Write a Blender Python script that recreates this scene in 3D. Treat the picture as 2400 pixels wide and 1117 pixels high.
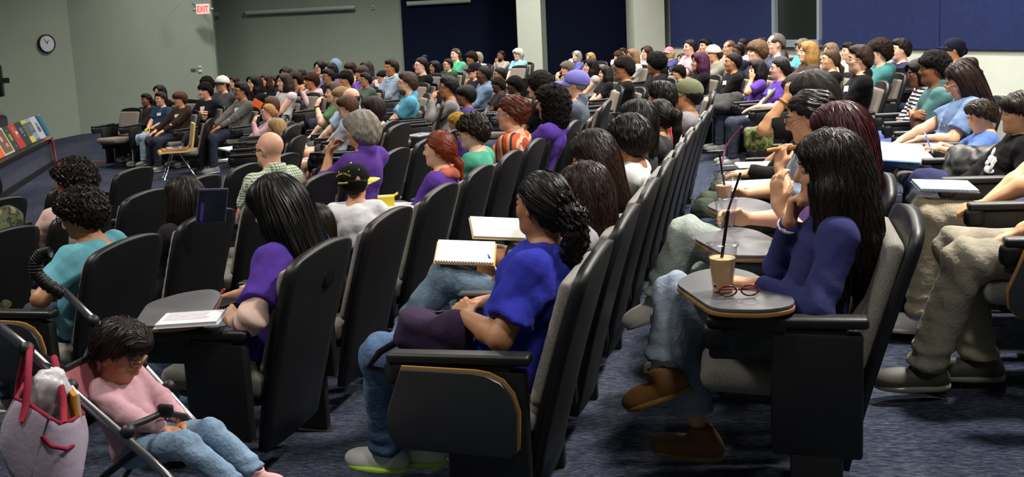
import bpy, bmesh, math, random, time
import numpy as np
from mathutils import Vector, Matrix
from concurrent.futures import ThreadPoolExecutor
T0 = time.time()
S = bpy.context.scene
for o in list(bpy.data.objects):
    bpy.data.objects.remove(o)

# ------------------------------------------------------------------ camera (image taken as 2400 x 1117)
F, CX, CY = 2200.0, 1200.0, 382.0
def _basis():
    y = np.array([1825 - CX, 50 - CY, F]); y /= np.linalg.norm(y)
    zd = np.array([1930 - CX, 16400 - CY, F]); zd /= np.linalg.norm(zd)
    zd -= y * (zd @ y); zd /= np.linalg.norm(zd)
    z = -zd
    return np.stack([np.cross(y, z), y, z])
RB = _basis()                       # rows: world X, Y, Z expressed in camera axes (right, down, forward)
def atd(px, py, d):                 # the point seen at a pixel, d metres along the camera axis
    return RB @ np.array([px - CX, py - CY, F]) * d / F
def atY(px, py, Y):
    r = RB @ np.array([px - CX, py - CY, F]); return r * Y / r[1]
def atz(px, py, z):
    r = RB @ np.array([px - CX, py - CY, F]); return r * z / r[2]
cam_d = bpy.data.cameras.new('camera')
cam = bpy.data.objects.new('camera', cam_d)
S.collection.objects.link(cam)
cam_d.sensor_width = 36.0
cam_d.lens = F / 2400 * 36
cam_d.shift_y = -(558.5 - CY) / 2400
cam_d.clip_start = 0.05
cam.matrix_world = Matrix(((RB[0, 0], -RB[0, 1], -RB[0, 2], 0), (RB[1, 0], -RB[1, 1], -RB[1, 2], 0),
                           (RB[2, 0], -RB[2, 1], -RB[2, 2], 0), (0, 0, 0, 1)))
S.camera = cam
S.view_settings.view_transform = 'Standard'
S.view_settings.look = 'None'
S.view_settings.gamma = 1.0
S.view_settings.use_curve_mapping = False
S.view_settings.exposure = 0.0
S.cycles.use_denoising = True
S.cycles.max_bounces = 5
S.cycles.diffuse_bounces = 3
S.cycles.glossy_bounces = 2
S.cycles.transmission_bounces = 6
S.cycles.transparent_max_bounces = 8

# ------------------------------------------------------------------ light: dim room, recessed ceiling lamps over the back half, added fill near left
world = bpy.data.worlds.new('room_world'); S.world = world
world.use_nodes = True
world.node_tree.nodes['Background'].inputs[0].default_value = (0.75, 0.82, 0.9, 1)
world.node_tree.nodes['Background'].inputs[1].default_value = 0.0
CEIL = 3.0
def lamp(x, y, power, size=0.5, spread=150, col=(1.0, 0.95, 0.87), z=CEIL - 0.03):
    d = bpy.data.lights.new('down_or_fill_light', 'AREA'); d.shape = 'DISK'; d.size = size; d.energy = power
    d.color = col; d.spread = math.radians(spread)
    o = bpy.data.objects.new('down_or_fill_light', d); o.location = (x, y, z)
    S.collection.objects.link(o); return o
LAMPS = []
for (x, y, p) in [(1.6, 4.6, 290), (1.3, 8.0, 270), (-0.6, 10.6, 220), (-3.0, 8.2, 110), (-3.6, 12.5, 170), (0.9, 12.6, 220),
                  (-1.6, 16.0, 260), (-5.0, 17.6, 210), (-8.0, 15.2, 120), (-6.6, 11.4, 100), (-10.8, 12.4, 90), (-4.6, 21.2, 170), (-9.2, 19.4, 120),
                  (-11.8, 17.0, 80), (-5.5, 3.2, 150), (-11.0, 6.0, 90), (0.9, 1.0, 50), (-2.6, 1.4, 45), (1.6, 16.0, 120)]:  # the two over the near left rows are added fill for faces
    LAMPS.append((x, y)); lamp(x, y, p)

# ------------------------------------------------------------------ materials
def desat(c, k=0.86):
    l = .3 * c[0] + .59 * c[1] + .11 * c[2]; return tuple(l + (v - l) * k for v in c[:3]) + (1,)
def srgb(h):
    if isinstance(h, str):
        h = h.lstrip('#'); c = [int(h[i:i + 2], 16) / 255 for i in (0, 2, 4)]
    else:
        c = [v / 255 for v in h]
    return tuple(v / 12.92 if v <= 0.04045 else ((v + 0.055) / 1.055) ** 2.4 for v in c) + (1.0,)
MATS = {}
class NT:
    def __init__(s, name):
        s.m = bpy.data.materials.new(name); s.m.use_nodes = True
        s.t = s.m.node_tree; s.b = s.t.nodes['Principled BSDF']
    def n(s, typ, **kw):
        nd = s.t.nodes.new(typ)
        for k, v in kw.items():
            if k.startswith('i_'):
                key = k[2:]
                nd.inputs[int(key) if key.isdigit() else key.replace('_', ' ')].default_value = v
            else: setattr(nd, k, v)
        return nd
    def l(s, a, b): s.t.links.new(a, b)
    def set(s, **kw):
        for k, v in kw.items():
            s.b.inputs[k.replace('_', ' ')].default_value = v
        return s
    def coords(s, scale=(1, 1, 1), which='Object', rot=(0, 0, 0)):
        tc = s.n('ShaderNodeTexCoord'); mp = s.n('ShaderNodeMapping')
        mp.inputs['Scale'].default_value = scale; mp.inputs['Rotation'].default_value = rot
        s.l(tc.outputs[which], mp.inputs['Vector']); return mp.outputs['Vector']
    def noise(s, vec, scale, detail=2, rough=0.6):
        nd = s.n('ShaderNodeTexNoise', i_Scale=scale, i_Detail=detail, i_Roughness=rough)
        s.l(vec, nd.inputs['Vector']); return nd.outputs['Fac']
    def ramp(s, fac, stops):
        r = s.n('ShaderNodeValToRGB'); e = r.color_ramp.elements
        while len(e) < len(stops): e.new(0.5)
        for k, (p, c) in enumerate(stops):
            e[k].position = p; e[k].color = c
        s.l(fac, r.inputs['Fac']); return r.outputs['Color']
    def bump(s, h, strength=0.3, dist=0.005):
        b = s.n('ShaderNodeBump', i_Strength=strength, i_Distance=dist)
        s.l(h, b.inputs['Height']); s.l(b.outputs['Normal'], s.b.inputs['Normal'])
    def col(s, sock): s.l(sock, s.b.inputs['Base Color'])
def mul(c, k): return tuple(min(1, v * k) for v in c[:3]) + (1,)
def memo(fn):
    def g(*a):
        k = (fn.__name__,) + a
        if k not in MATS: MATS[k] = fn(*a)
        return MATS[k]
    return g
@memo
def plain(c, rough=0.6, metal=0.0, spec=0.5):
    n = NT('plain'); n.set(Base_Color=srgb(c), Roughness=rough, Metallic=metal, Specular_IOR_Level=spec); return n.m
@memo
def paint(c, rough=0.75):
    n = NT('wall_paint'); v = n.coords(); f = n.noise(v, 1.3, 3); b = srgb(c)
    n.col(n.ramp(f, [(0.3, mul(b, 0.96)), (0.7, mul(b, 1.04))])); n.bump(n.noise(v, 220, 2), 0.12, 0.002); n.set(Roughness=rough); return n.m
@memo
def cloth(c):
    n = NT('cloth'); v = n.coords(); b = desat(srgb(c))
    n.col(n.ramp(n.noise(v, 9, 4), [(0.25, mul(b, 0.86)), (0.75, mul(b, 1.1))]))
    h = n.n('ShaderNodeMath', operation='ADD'); n.l(n.noise(v, 14, 3), h.inputs[0])
    k = n.n('ShaderNodeMath', operation='MULTIPLY', i_1=0.12); n.l(n.noise(v, 700, 1), k.inputs[0]); n.l(k.outputs[0], h.inputs[1])
    n.bump(h.outputs[0], 0.35, 0.02); n.set(Roughness=0.9, Specular_IOR_Level=0.1, Sheen_Weight=0.02); return n.m
@memo
def denim(c):
    n = NT('denim'); v = n.coords(); b = desat(srgb(c), .72)
    mx = n.n('ShaderNodeMath', operation='ADD'); n.l(n.noise(v, 5, 4), mx.inputs[0])
    k = n.n('ShaderNodeMath', operation='MULTIPLY', i_1=0.35); n.l(n.noise(n.coords((60, 60, 420)), 1.0, 2), k.inputs[0]); n.l(k.outputs[0], mx.inputs[1])
    n.col(n.ramp(mx.outputs[0], [(0.4, mul(b, 0.62)), (0.62, b), (0.9, mul(b, 1.45))])); n.bump(n.noise(v, 11, 4), 0.5, 0.03)
    n.set(Roughness=0.9, Specular_IOR_Level=0.15); return n.m
@memo
def skin(c):
    n = NT('skin'); v = n.coords(); b = srgb(c)
    base = n.ramp(n.noise(v, 16, 3), [(0.3, mul(b, 0.93)), (0.7, mul(b, 1.05))])
    at = n.n('ShaderNodeAttribute', attribute_name='lip'); mx = n.n('ShaderNodeMix', data_type='RGBA')
    n.l(at.outputs['Fac'], mx.inputs[0]); n.l(base, mx.inputs[6])
    mx.inputs[7].default_value = (b[0] * 0.72, b[1] * 0.36, b[2] * 0.36, 1)
    n.col(mx.outputs[2]); n.bump(n.noise(v, 260, 2), 0.12, 0.002)
    n.set(Roughness=0.5, Specular_IOR_Level=0.4, Subsurface_Weight=0.06, Subsurface_Scale=0.01)
    n.b.inputs['Subsurface Radius'].default_value = (1, 0.3, 0.15); return n.m
@memo
def hairmat(c, gloss=0.46):
    n = NT('hair'); v = n.coords((190, 190, 9)); b = srgb(c)
    f = n.noise(v, 1.6, 4, 0.7)
    n.col(n.ramp(f, [(0.25, mul(b, 0.55)), (0.55, b), (0.85, mul(b, 1.5))])); n.bump(f, 0.55, 0.006)
    n.set(Roughness=gloss, Specular_IOR_Level=0.16); return n.m
@memo
def curlmat(c):
    n = NT('curly_hair'); v = n.coords(); b = srgb(c); f = n.noise(v, 75, 5, 0.7)
    n.col(n.ramp(f, [(0.3, mul(b, 0.5)), (0.55, b), (0.85, mul(b, 1.7))])); n.bump(f, 1.0, 0.015)
    n.set(Roughness=0.65, Specular_IOR_Level=0.1); return n.m
@memo
def strandmat(c):
    n = NT('hair_strand'); b = srgb(c); oi = n.n('ShaderNodeTexCoord')
    f = n.noise(oi.outputs['Object'], 30, 2)
    n.col(n.ramp(f, [(0.3, mul(b, 0.6)), (0.7, mul(b, 1.5))])); n.set(Roughness=0.4, Specular_IOR_Level=0.32); return n.m
@memo
def fabric(c):
    n = NT('seat_fabric'); v = n.coords(); b = srgb(c); f = n.noise(v, 330, 2, 0.8)
    n.col(n.ramp(f, [(0.3, mul(b, 0.55)), (0.5, b), (0.72, mul(b, 1.55))])); n.bump(f, 0.5, 0.004)
    n.set(Roughness=0.95, Specular_IOR_Level=0.1, Sheen_Weight=0.1); return n.m
@memo
def plastic(c, rough=0.42):
    n = NT('plastic'); v = n.coords(); b = srgb(c); f = n.noise(v, 420, 2)
    n.col(n.ramp(n.noise(v, 5, 2), [(0.3, mul(b, 0.9)), (0.7, mul(b, 1.1))])); n.bump(f, 0.2, 0.002); n.set(Roughness=rough); return n.m
@memo
def wood(c):
    n = NT('wood'); b = srgb(c); f = n.noise(n.coords((4, 40, 40)), 1.5, 4, 0.6)
    n.col(n.ramp(f, [(0.3, mul(b, 0.8)), (0.7, mul(b, 1.12))])); n.set(Roughness=0.45); return n.m
@memo
def carpet():
    n = NT('carpet'); v = n.coords()
    a = n.noise(n.coords((26, 130, 26), rot=(0, 0, 0.35)), 1.0, 4, 0.75); b = n.noise(v, 0.9, 2); c = n.noise(v, 420, 2)
    m1 = n.n('ShaderNodeMath', operation='MULTIPLY_ADD', i_1=0.25); n.l(b, m1.inputs[0]); n.l(a, m1.inputs[2])
    base = n.ramp(m1.outputs[0], [(0.42, srgb('#171b29')), (0.56, srgb('#2a2f40')), (0.7, srgb('#454a58')), (0.84, srgb('#676c76'))])
    g = n.ramp(n.noise(n.coords((7, 60, 7), rot=(0, 0, 0.35)), 1.0, 3, 0.8), [(0.66, (0, 0, 0, 1)), (0.74, (1, 1, 1, 1))])
    mx = n.n('ShaderNodeMix', data_type='RGBA'); n.l(g, mx.inputs[0]); n.l(base, mx.inputs[6]); mx.inputs[7].default_value = srgb('#4a5a58')
    n.col(mx.outputs[2]); n.bump(c, 0.7, 0.006); n.set(Roughness=1.0, Specular_IOR_Level=0.05); return n.m
@memo
def clear(c=(1, 1, 1), rough=0.05):
    n = NT('clear_plastic'); t = n.n('ShaderNodeBsdfTransparent'); t.inputs[0].default_value = tuple(c) + (1,); g = n.n('ShaderNodeBsdfGlossy', i_Roughness=rough); lw = n.n('ShaderNodeLayerWeight', i_Blend=0.3)
    mx = n.n('ShaderNodeMixShader'); k = n.n('ShaderNodeMath', operation='MULTIPLY_ADD', i_1=0.4, i_2=0.03); n.l(lw.outputs['Facing'], k.inputs[0]); n.l(k.outputs[0], mx.inputs[0]); n.l(t.outputs[0], mx.inputs[1]); n.l(g.outputs[0], mx.inputs[2]); n.l(mx.outputs[0], n.t.nodes['Material Output'].inputs[0]); return n.m
@memo
def emit(c, s):
    n = NT('glow'); n.set(Base_Color=srgb(c), Emission_Color=srgb(c), Emission_Strength=s); return n.m

# ------------------------------------------------------------------ object helpers
COL = S.collection
def link(name, mesh, parent=None, mat=None):
    o = bpy.data.objects.new(name, mesh); COL.objects.link(o)
    if parent is not None: o.parent = parent
    if mat is not None:
        if len(mesh.materials) == 0: mesh.materials.append(None)
        o.material_slots[0].link = 'OBJECT'; o.material_slots[0].material = mat
    return o
import re
def plainly(l):
    l = re.sub(r'\b(dark-skinned|older|smiling|large|small|young|teenage|bearded) (?=(?:bald |bearded |older |young )*(man|woman|boy|girl|person|child))', lambda m: '' , l)
    l = re.sub(r'\b(boys|girls|men|women)\b', 'people', l); l = re.sub(r'\b(his|her)\b', 'the', l)
    l = re.sub(r'\b(young man|young woman|young person|man|woman|boy|girl|child|toddler)\b', 'person', l)
    l = re.sub(r'\bwith light skin and\b', 'with', l); l = re.sub(r'^(a|an|the) ', '', l); l = re.sub(r'\bpersons?\b', 'person', l); return l
def tag(o, label, cat, group=None):
    o['label'] = plainly(label); o['category'] = cat
    if group: o['group'] = group
    return o
def thing(name, label, cat, loc=(0, 0, 0), rz=0.0, group=None, scale=1.0):
    o = bpy.data.objects.new(name, None); COL.objects.link(o)
    o.location = loc; o.rotation_euler = (0, 0, rz); o.scale = (scale,) * 3; o.empty_display_size = 0.1
    return tag(o, label, cat, group)
def struct(o): o['kind'] = 'structure'; return o
def mesh_np(name, v, f, smooth=True, lip=None):
    me = bpy.data.meshes.new(name)
    nv, nf = len(v), len(f); k = f.shape[1]
    me.vertices.add(nv); me.vertices.foreach_set('co', np.ascontiguousarray(v, np.float32).ravel())
    me.loops.add(nf * k); me.loops.foreach_set('vertex_index', np.ascontiguousarray(f, np.int32).ravel())
    me.polygons.add(nf); me.polygons.foreach_set('loop_start', np.arange(0, nf * k, k, dtype=np.int32))
    me.polygons.foreach_set('use_smooth', np.full(nf, smooth))
    if lip is not None:
        a = me.attributes.new('lip', 'FLOAT', 'POINT'); a.data.foreach_set('value', lip.astype(np.float32))
    me.update(calc_edges=True); return me
def bm_mesh(name, bm, smooth=False, angle=None):
    me = bpy.data.meshes.new(name); bm.normal_update(); bm.to_mesh(me); bm.free()
    if smooth or angle:
        me.polygons.foreach_set('use_smooth', [True] * len(me.polygons))
        if angle: me.set_sharp_from_angle(angle=math.radians(angle))
    return me
def M4(loc=(0, 0, 0), rot=(0, 0, 0)):
    from mathutils import Euler
    return Matrix.Translation(loc) @ Euler(rot).to_matrix().to_4x4()
def box(bm, size, loc=(0, 0, 0), rot=(0, 0, 0), bev=0.0, seg=2):
    r = bmesh.ops.create_cube(bm, size=1.0); vs = r['verts']
    bmesh.ops.scale(bm, vec=size, verts=vs)
    if bev > 0:
        es = list({e for v in vs for e in v.link_edges})
        rb = bmesh.ops.bevel(bm, geom=es, offset=bev, segments=seg, affect='EDGES', profile=0.5)
        vs = list({v for f in rb['faces'] for v in f.verts} | {v for v in vs if v.is_valid})
    bmesh.ops.transform(bm, matrix=M4(loc, rot), verts=vs)
def tube(bm, pts, r, seg=8, cap=True):
    pts = [Vector(p) for p in pts]; n = len(pts); rr = r if isinstance(r, (list, tuple)) else [r] * n
    rings = []; up = None
    for i, p in enumerate(pts):
        t = (pts[min(i + 1, n - 1)] - pts[max(i - 1, 0)]).normalized()
        if up is None: up = Vector((0, 0, 1)) if abs(t.z) < 0.9 else Vector((1, 0, 0))
        a = t.cross(up).normalized(); up = a.cross(t).normalized()
        rings.append([bm.verts.new(p + (a * math.cos(2 * math.pi * k / seg) + up * math.sin(2 * math.pi * k / seg)) * rr[i]) for k in range(seg)])
    for i in range(n - 1):
        for k in range(seg):
            bm.faces.new((rings[i][k], rings[i][(k + 1) % seg], rings[i + 1][(k + 1) % seg], rings[i + 1][k]))
    if cap:
        bm.faces.new(rings[0]); bm.faces.new(rings[-1][::-1])
def lathe(bm, prof, seg=24, loc=(0, 0, 0)):
    rings = []
    for (r, z) in prof:
        rings.append([bm.verts.new((loc[0] + r * math.cos(2 * math.pi * k / seg), loc[1] + r * math.sin(2 * math.pi * k / seg), loc[2] + z)) for k in range(seg)])
    for i in range(len(prof) - 1):
        for k in range(seg):
            bm.faces.new((rings[i][k], rings[i][(k + 1) % seg], rings[i + 1][(k + 1) % seg], rings[i + 1][k]))
    return rings
def prism(bm, outline, thick, mat4=None, bev=0.0):
    vs = [bm.verts.new((x, y, 0)) for x, y in outline]; f = bm.faces.new(vs)
    r = bmesh.ops.extrude_face_region(bm, geom=[f]); nv = [g for g in r['geom'] if isinstance(g, bmesh.types.BMVert)]
    bmesh.ops.translate(bm, vec=(0, 0, thick), verts=nv)
    allv = vs + nv
    bmesh.ops.recalc_face_normals(bm, faces=list({f for v in allv for f in v.link_faces}))
    if bev:
        es = [e for e in {e for v in allv for e in v.link_edges} if e.calc_length() > bev * 1.2 and abs(e.verts[0].co.z - e.verts[1].co.z) < 1e-6]
        rb = bmesh.ops.bevel(bm, geom=es, offset=bev, segments=2, affect='EDGES', profile=0.5)
        allv = list({v for f in rb['faces'] for v in f.verts} | {v for v in allv if v.is_valid})
    if mat4 is not None: bmesh.ops.transform(bm, matrix=mat4, verts=allv)
def quad_mesh(name, vs, fs, smooth=False):
    me = bpy.data.meshes.new(name); me.from_pydata([tuple(map(float, v)) for v in vs], [], fs); me.update()
    if smooth: me.polygons.foreach_set('use_smooth', [True] * len(me.polygons))
    return me
def rrect(w, h, r, n=5):
    o = []
    for cx, cy, a0 in ((w / 2 - r, h / 2 - r, 0), (-w / 2 + r, h / 2 - r, 90), (-w / 2 + r, -h / 2 + r, 180), (w / 2 - r, -h / 2 + r, 270)):
        for k in range(n):
            a = math.radians(a0 + 90 * k / (n - 1)); o.append((cx + r * math.cos(a), cy + r * math.sin(a)))
    return o
def text_mesh(body, size, depth=0.001, align='CENTER'):
    c = bpy.data.curves.new('lettering', 'FONT'); c.body = body; c.size = size; c.extrude = depth; c.align_x = align; c.align_y = 'CENTER'; c.resolution_u = 3
    o = bpy.data.objects.new('tmp_text', c); COL.objects.link(o)
    dg = bpy.context.evaluated_depsgraph_get(); me = bpy.data.meshes.new_from_object(o.evaluated_get(dg))
    bpy.data.objects.remove(o); return me
# ------------------------------------------------------------------ room
SPK = np.array([-12.0, 8.0])                       # the spot the audience faces
ROWX = [1.05, 0.06, -0.9, -2.06, -3.25, -4.45, -5.7]   # seat origins of the near rows
ROWZ = [-1.49, -1.55, -1.65, -1.73, -1.81, -1.89, -1.95]
def sstep(a, b, x):
    t = np.clip((x - a) / (b - a), 0, 1); return t * t * (3 - 2 * t)
def floor_z(X, Y):
    X = np.asarray(X, float); Y = np.asarray(Y, float)
    r = np.hypot(X - SPK[0], Y - SPK[1])
    far = np.interp(r, [0, 6, 12, 20], [-2.0, -1.99, -1.57, -1.47])
    near = np.interp(-X, [-4.0] + [-x + 0.12 for x in ROWX] + [7.5], [-1.36] + ROWZ + [-1.99])
    w = sstep(8.3, 10.2, Y)
    return near * (1 - w) + far * w
xs = np.arange(-17, 6.01, 0.25); ys = np.arange(-3.2, 26.6, 0.25)
GX, GY = np.meshgrid(xs, ys, indexing='ij'); GZ = floor_z(GX, GY)
nx, ny = GX.shape
idx = np.arange(nx * ny).reshape(nx, ny)
fl = np.stack([idx[:-1, :-1], idx[1:, :-1], idx[1:, 1:], idx[:-1, 1:]], -1).reshape(-1, 4)
struct(link('floor', mesh_np('floor', np.stack([GX, GY, GZ], -1).reshape(-1, 3), fl), None, carpet()))

WALL = paint('#8f9a8c'); WALL_L = paint('#c6cbbd'); NAVY = cloth('#1f2b58'); NAVY_SHADED = cloth('#0c142c')
BLACK = plastic('#131416', 0.5)
def wall_between(name, a, b, z0, z1, mat, t=0.14, parent=None, off=0.0):
    """upright slab from a to b in plan; its room side (towards the camera) lies on the line a-b, shifted by off"""
    a = np.array(a[:2], float); b = np.array(b[:2], float); d = (b - a) / np.linalg.norm(b - a)
    n = np.array([d[1], -d[0]])
    if n @ (-(a + b) / 2) < 0: n = -n
    a0, b0 = a + n * off, b + n * off; a1, b1 = a0 - n * t, b0 - n * t
    vs = [(*a0, z0), (*b0, z0), (*b1, z0), (*a1, z0), (*a0, z1), (*b0, z1), (*b1, z1), (*a1, z1)]
    me = quad_mesh(name, vs, [(0, 1, 2, 3), (7, 6, 5, 4), (0, 4, 5, 1), (1, 5, 6, 2), (2, 6, 7, 3), (3, 7, 4, 0)])
    bm = bmesh.new(); bm.from_mesh(me); bmesh.ops.recalc_face_normals(bm, faces=bm.faces); bm.to_mesh(me); bm.free()
    o = link(name, me, parent, mat); return o
W = {k: atd(x, 150, d)[:2] for k, x, d in (('a', -420, 16.0), ('b', 172, 20.3), ('c', 328, 20.9), ('d', 507, 21.7), ('e', 513, 24.6), ('f', 1540, 25.4),
                                           ('g', 1540, 24.2), ('h', 2400, 12.0))}
dirb = (W['h'] - W['g']) / np.linalg.norm(W['h'] - W['g']); W['i'] = W['h'] + dirb * 7.5
w1 = struct(wall_between('wall_left', W['a'], W['b'], -2.2, CEIL, WALL))
w2 = struct(wall_between('wall_left', W['b'], W['c'], -2.2, CEIL, WALL))
w3 = struct(wall_between('wall_left', W['c'], W['d'], -2.2, CEIL, WALL))
w3b = struct(wall_between('wall_left', W['d'] + np.array([0, -0.02]), W['e'], -2.2, CEIL, WALL))
w4 = struct(wall_between('wall_far', W['e'], W['f'], -2.2, CEIL, WALL))
w5 = struct(wall_between('wall_back', W['g'], W['i'], -2.2, CEIL, WALL_L))
struct(wall_between('wall_near', (-17, -3.0), (W['i'][0], -3.0), -2.6, CEIL, WALL))
struct(wall_between('wall_right', (W['i'][0], -3.0), W['i'], -2.2, CEIL, WALL_L))
struct(link('ceiling', quad_mesh('ceiling', [(-19, -3.4, CEIL), (8, -3.4, CEIL), (8, 27, CEIL), (-19, 27, CEIL)], [(0, 3, 2, 1)]), None, paint('#c9cac4')))
for nm, a, b in (('baseboard_left', 'a', 'b'), ('baseboard_left', 'b', 'c'), ('baseboard_left', 'c', 'd')):
    struct(wall_between(nm, W[a], W[b], -2.1, -1.86, BLACK, 0.03, None, 0.02))
def on_line(a, b, px):
    """plan point of the wall a-b seen in column px"""
    r = (RB @ np.array([px - CX, 150 - CY, F]))[:2]; a = W[a]; d = W[b] - a
    k = np.linalg.solve(np.array([[r[0], -d[0]], [r[1], -d[1]]]), a); return r * k[0]
# blue acoustic panels: parts of their wall
for (x0, x1) in ((948, 1214), (1284, 1489)):
    wall_between('acoustic_panel', on_line('e', 'f', x0), on_line('e', 'f', x1), -1.15, 2.4, NAVY_SHADED, 0.05, w4, 0.05)  # same blue panels; their dimmer light is put into a darker navy
for (x0, x1) in ((1577, 1818), (1934, 2207), (2209, 2420)):
    wall_between('acoustic_panel', on_line('g', 'i', x0), on_line('g', 'i', x1), -0.5, 2.4, NAVY, 0.05, w5, 0.05)
wall_between('acoustic_panel', on_line('g', 'i', 2422), on_line('g', 'i', 2900), -0.5, 2.4, NAVY, 0.05, w5, 0.05)
# columns
def column(name, xa, xb, d, depth):
    a, b = atd(xa, 150, d)[:2], atd(xb, 150, d)[:2]
    return struct(wall_between(name, a, b, -2.2, CEIL, WALL_L, depth))
column('wall_far', 1216, 1272, 23.6, 1.3)
column('wall_far', 1489, 1560, 23.2, 1.6)
# control-room window in the back wall
wa, wb = on_line('g', 'i', 1820), on_line('g', 'i', 1932)
zb = -0.44
win = struct(wall_between('window_1', wa + (wb - wa) * 0.06, wa + (wb - wa) * 0.94, zb + 0.06, 1.6, plain('#1c211f', 0.12), 0.02, None, 0.03))
FRM = plain('#8f98a6', 0.4, 0.3)
wall_between('window_sill', wa, wb, zb - 0.04, zb + 0.09, FRM, 0.12, win, 0.12)
wall_between('window_jamb', wa, wa + (wb - wa) * 0.07, zb, 1.6, FRM, 0.1, win, 0.1)
wall_between('window_jamb', wb - (wb - wa) * 0.05, wb, zb, 1.6, FRM, 0.1, win, 0.1)
wall_between('window_head', wa, wb, 1.56, 1.68, FRM, 0.1, win, 0.1)
# ceiling lamps
bm = bmesh.new(); lathe(bm, [(0.0, -0.012), (0.25, -0.012), (0.29, -0.03), (0.33, -0.005), (0.33, 0.0)], 24)
LAMPME = bm_mesh('trim_ring', bm, True)
for x, y in LAMPS:
    o = link('ceiling_or_fill_lamp', LAMPME, None, emit('#fff1dd', 2.0)); o.location = (x, y, CEIL)
    tag(o, 'round recessed lamp in the ceiling above the seats, a few added as fill', 'ceiling light', 'recessed ceiling lamps')

# wall things --------------------------------------------------------------
def frame_at(px, py, a, b, off):
    """matrix on wall a-b: x along the wall to the right, z up, -y out of the wall"""
    p = on_line(a, b, px); d = (W[b] - W[a]) / np.linalg.norm(W[b] - W[a]); n = np.array([d[1], -d[0]])
    if n @ (-p) < 0: n = -n
    r = RB @ np.array([px - CX, py - CY, F]); k = np.hypot(*p) / np.hypot(r[0], r[1]); z = r[2] * k
    q = p + n * off
    m = Matrix(((d[0], -n[0], 0, q[0]), (d[1], -n[1], 0, q[1]), (0, 0, 1, z), (0, 0, 0, 1))); return m
# clock
ck = thing('wall_clock', 'round white wall clock with a black rim on the grey-green wall', 'clock'); ck.matrix_world = frame_at(112, 102, 'a', 'b', 0.0)
bm = bmesh.new(); lathe(bm, [(0.0, 0.0), (0.19, 0.0), (0.195, 0.03), (0.19, 0.065), (0.172, 0.065), (0.168, 0.05), (0, 0.05)], 40)
bmesh.ops.rotate(bm, matrix=Matrix.Rotation(math.pi / 2, 3, 'X'), verts=bm.verts); link('rim', bm_mesh('rim', bm, angle=40), ck, plastic('#0c0c0d', 0.3))
bm = bmesh.new(); bmesh.ops.create_circle(bm, cap_ends=True, segments=40, radius=0.17); bmesh.ops.transform(bm, matrix=M4((0, -0.053, 0), (math.pi / 2, 0, 0)), verts=bm.verts)
link('dial', bm_mesh('dial', bm), ck, plain('#c9cad6', 0.5))
for nm, ang, ln, w in (('hour_hand', 24, 0.085, 0.012), ('minute_hand', -34, 0.135, 0.008)):
    bm = bmesh.new(); a = math.radians(ang); box(bm, (w, 0.004, ln), (math.sin(a) * ln * 0.42, -0.058, math.cos(a) * ln * 0.42), (0, a, 0)); link(nm, bm_mesh(nm, bm), ck, BLACK)
for k in range(12):
    a = k * math.pi / 6; bm = bmesh.new(); box(bm, (0.005, 0.003, 0.018), (math.sin(a) * 0.15, -0.055, math.cos(a) * 0.15), (0, a, 0)); link('hour_mark', bm_mesh('hour_mark', bm), ck, BLACK)
# exit sign, hung out from the wall on a bracket
P = atd(476, 22, 21.0)
ex = thing('exit_sign', 'red lit EXIT sign in a white frame high beside the wall corner', 'sign', P, math.radians(18))
bm = bmesh.new(); box(bm, (0.31, 0.05, 0.24), bev=0.01); link('housing', bm_mesh('housing', bm), ex, plain('#d8d8d6', 0.4))
bm = bmesh.new(); box(bm, (0.27, 0.01, 0.2), (0, -0.025, 0)); link('face_plate', bm_mesh('face_plate', bm), ex, emit('#ffb9b0', 0.55))
me = text_mesh('EXIT', 0.185, 0.003); o = link('lettering', me, ex, emit('#ff1414', 1.0)); o.location = (0, -0.034, 0); o.rotation_euler = (math.pi / 2, 0, 0); o.scale = (0.66, 1, 1)
for sx in (-0.19, 0.19):
    bm = bmesh.new(); lathe(bm, [(0, -0.03), (0.035, -0.03), (0.045, 0.02), (0, 0.03)], 12); o = link('lamp_head', bm_mesh('lamp_head', bm, True), ex, plain('#9a9a98', 0.4)); o.location = (sx, 0, 0)
bm = bmesh.new(); tube(bm, [(0, 0, 0.1), (0, 0, 0.3), (-0.3, 0.2, 0.3)], 0.015); link('bracket', bm_mesh('bracket', bm), ex, plain('#888888', 0.4))
# thermostat and switch plate
th = thing('thermostat', 'small white thermostat box on the wall beside a grey plate', 'thermostat'); th.matrix_world = frame_at(467, 162, 'c', 'd', 0.0)
bm = bmesh.new(); box(bm, (0.07, 0.03, 0.14), (0, -0.015, 0), bev=0.008); link('case', bm_mesh('case', bm), th, plain('#d3d6d2', 0.5))
bm = bmesh.new(); box(bm, (0.045, 0.006, 0.035), (0, -0.032, 0.02)); link('display', bm_mesh('display', bm), th, plain('#3d4a44', 0.2))
th = thing('switch_plate', 'grey metal switch plate on the wall left of the thermostat', 'switch'); th.matrix_world = frame_at(452, 164, 'c', 'd', 0.0)
bm = bmesh.new(); box(bm, (0.11, 0.012, 0.075), (0, -0.006, 0), bev=0.003); link('plate', bm_mesh('plate', bm), th, plain('#686d68', 0.4, 0.5))
for sx in (-0.025, 0.025):
    bm = bmesh.new(); box(bm, (0.018, 0.014, 0.035), (sx, -0.014, 0)); link('switch', bm_mesh('switch', bm), th, plain('#4d524e', 0.4))
th = thing('wall_sensor', 'small square white sensor high on the far grey wall', 'sensor'); th.matrix_world = frame_at(883, 17, 'e', 'f', 0.0)
bm = bmesh.new(); box(bm, (0.1, 0.05, 0.1), (0, -0.025, 0), bev=0.012); link('case', bm_mesh('case', bm), th, plain('#b9beb6', 0.5))
bm = bmesh.new(); box(bm, (0.04, 0.02, 0.04), (0, -0.055, 0), bev=0.005); link('lens', bm_mesh('lens', bm), th, plain('#53544f', 0.3))
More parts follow.
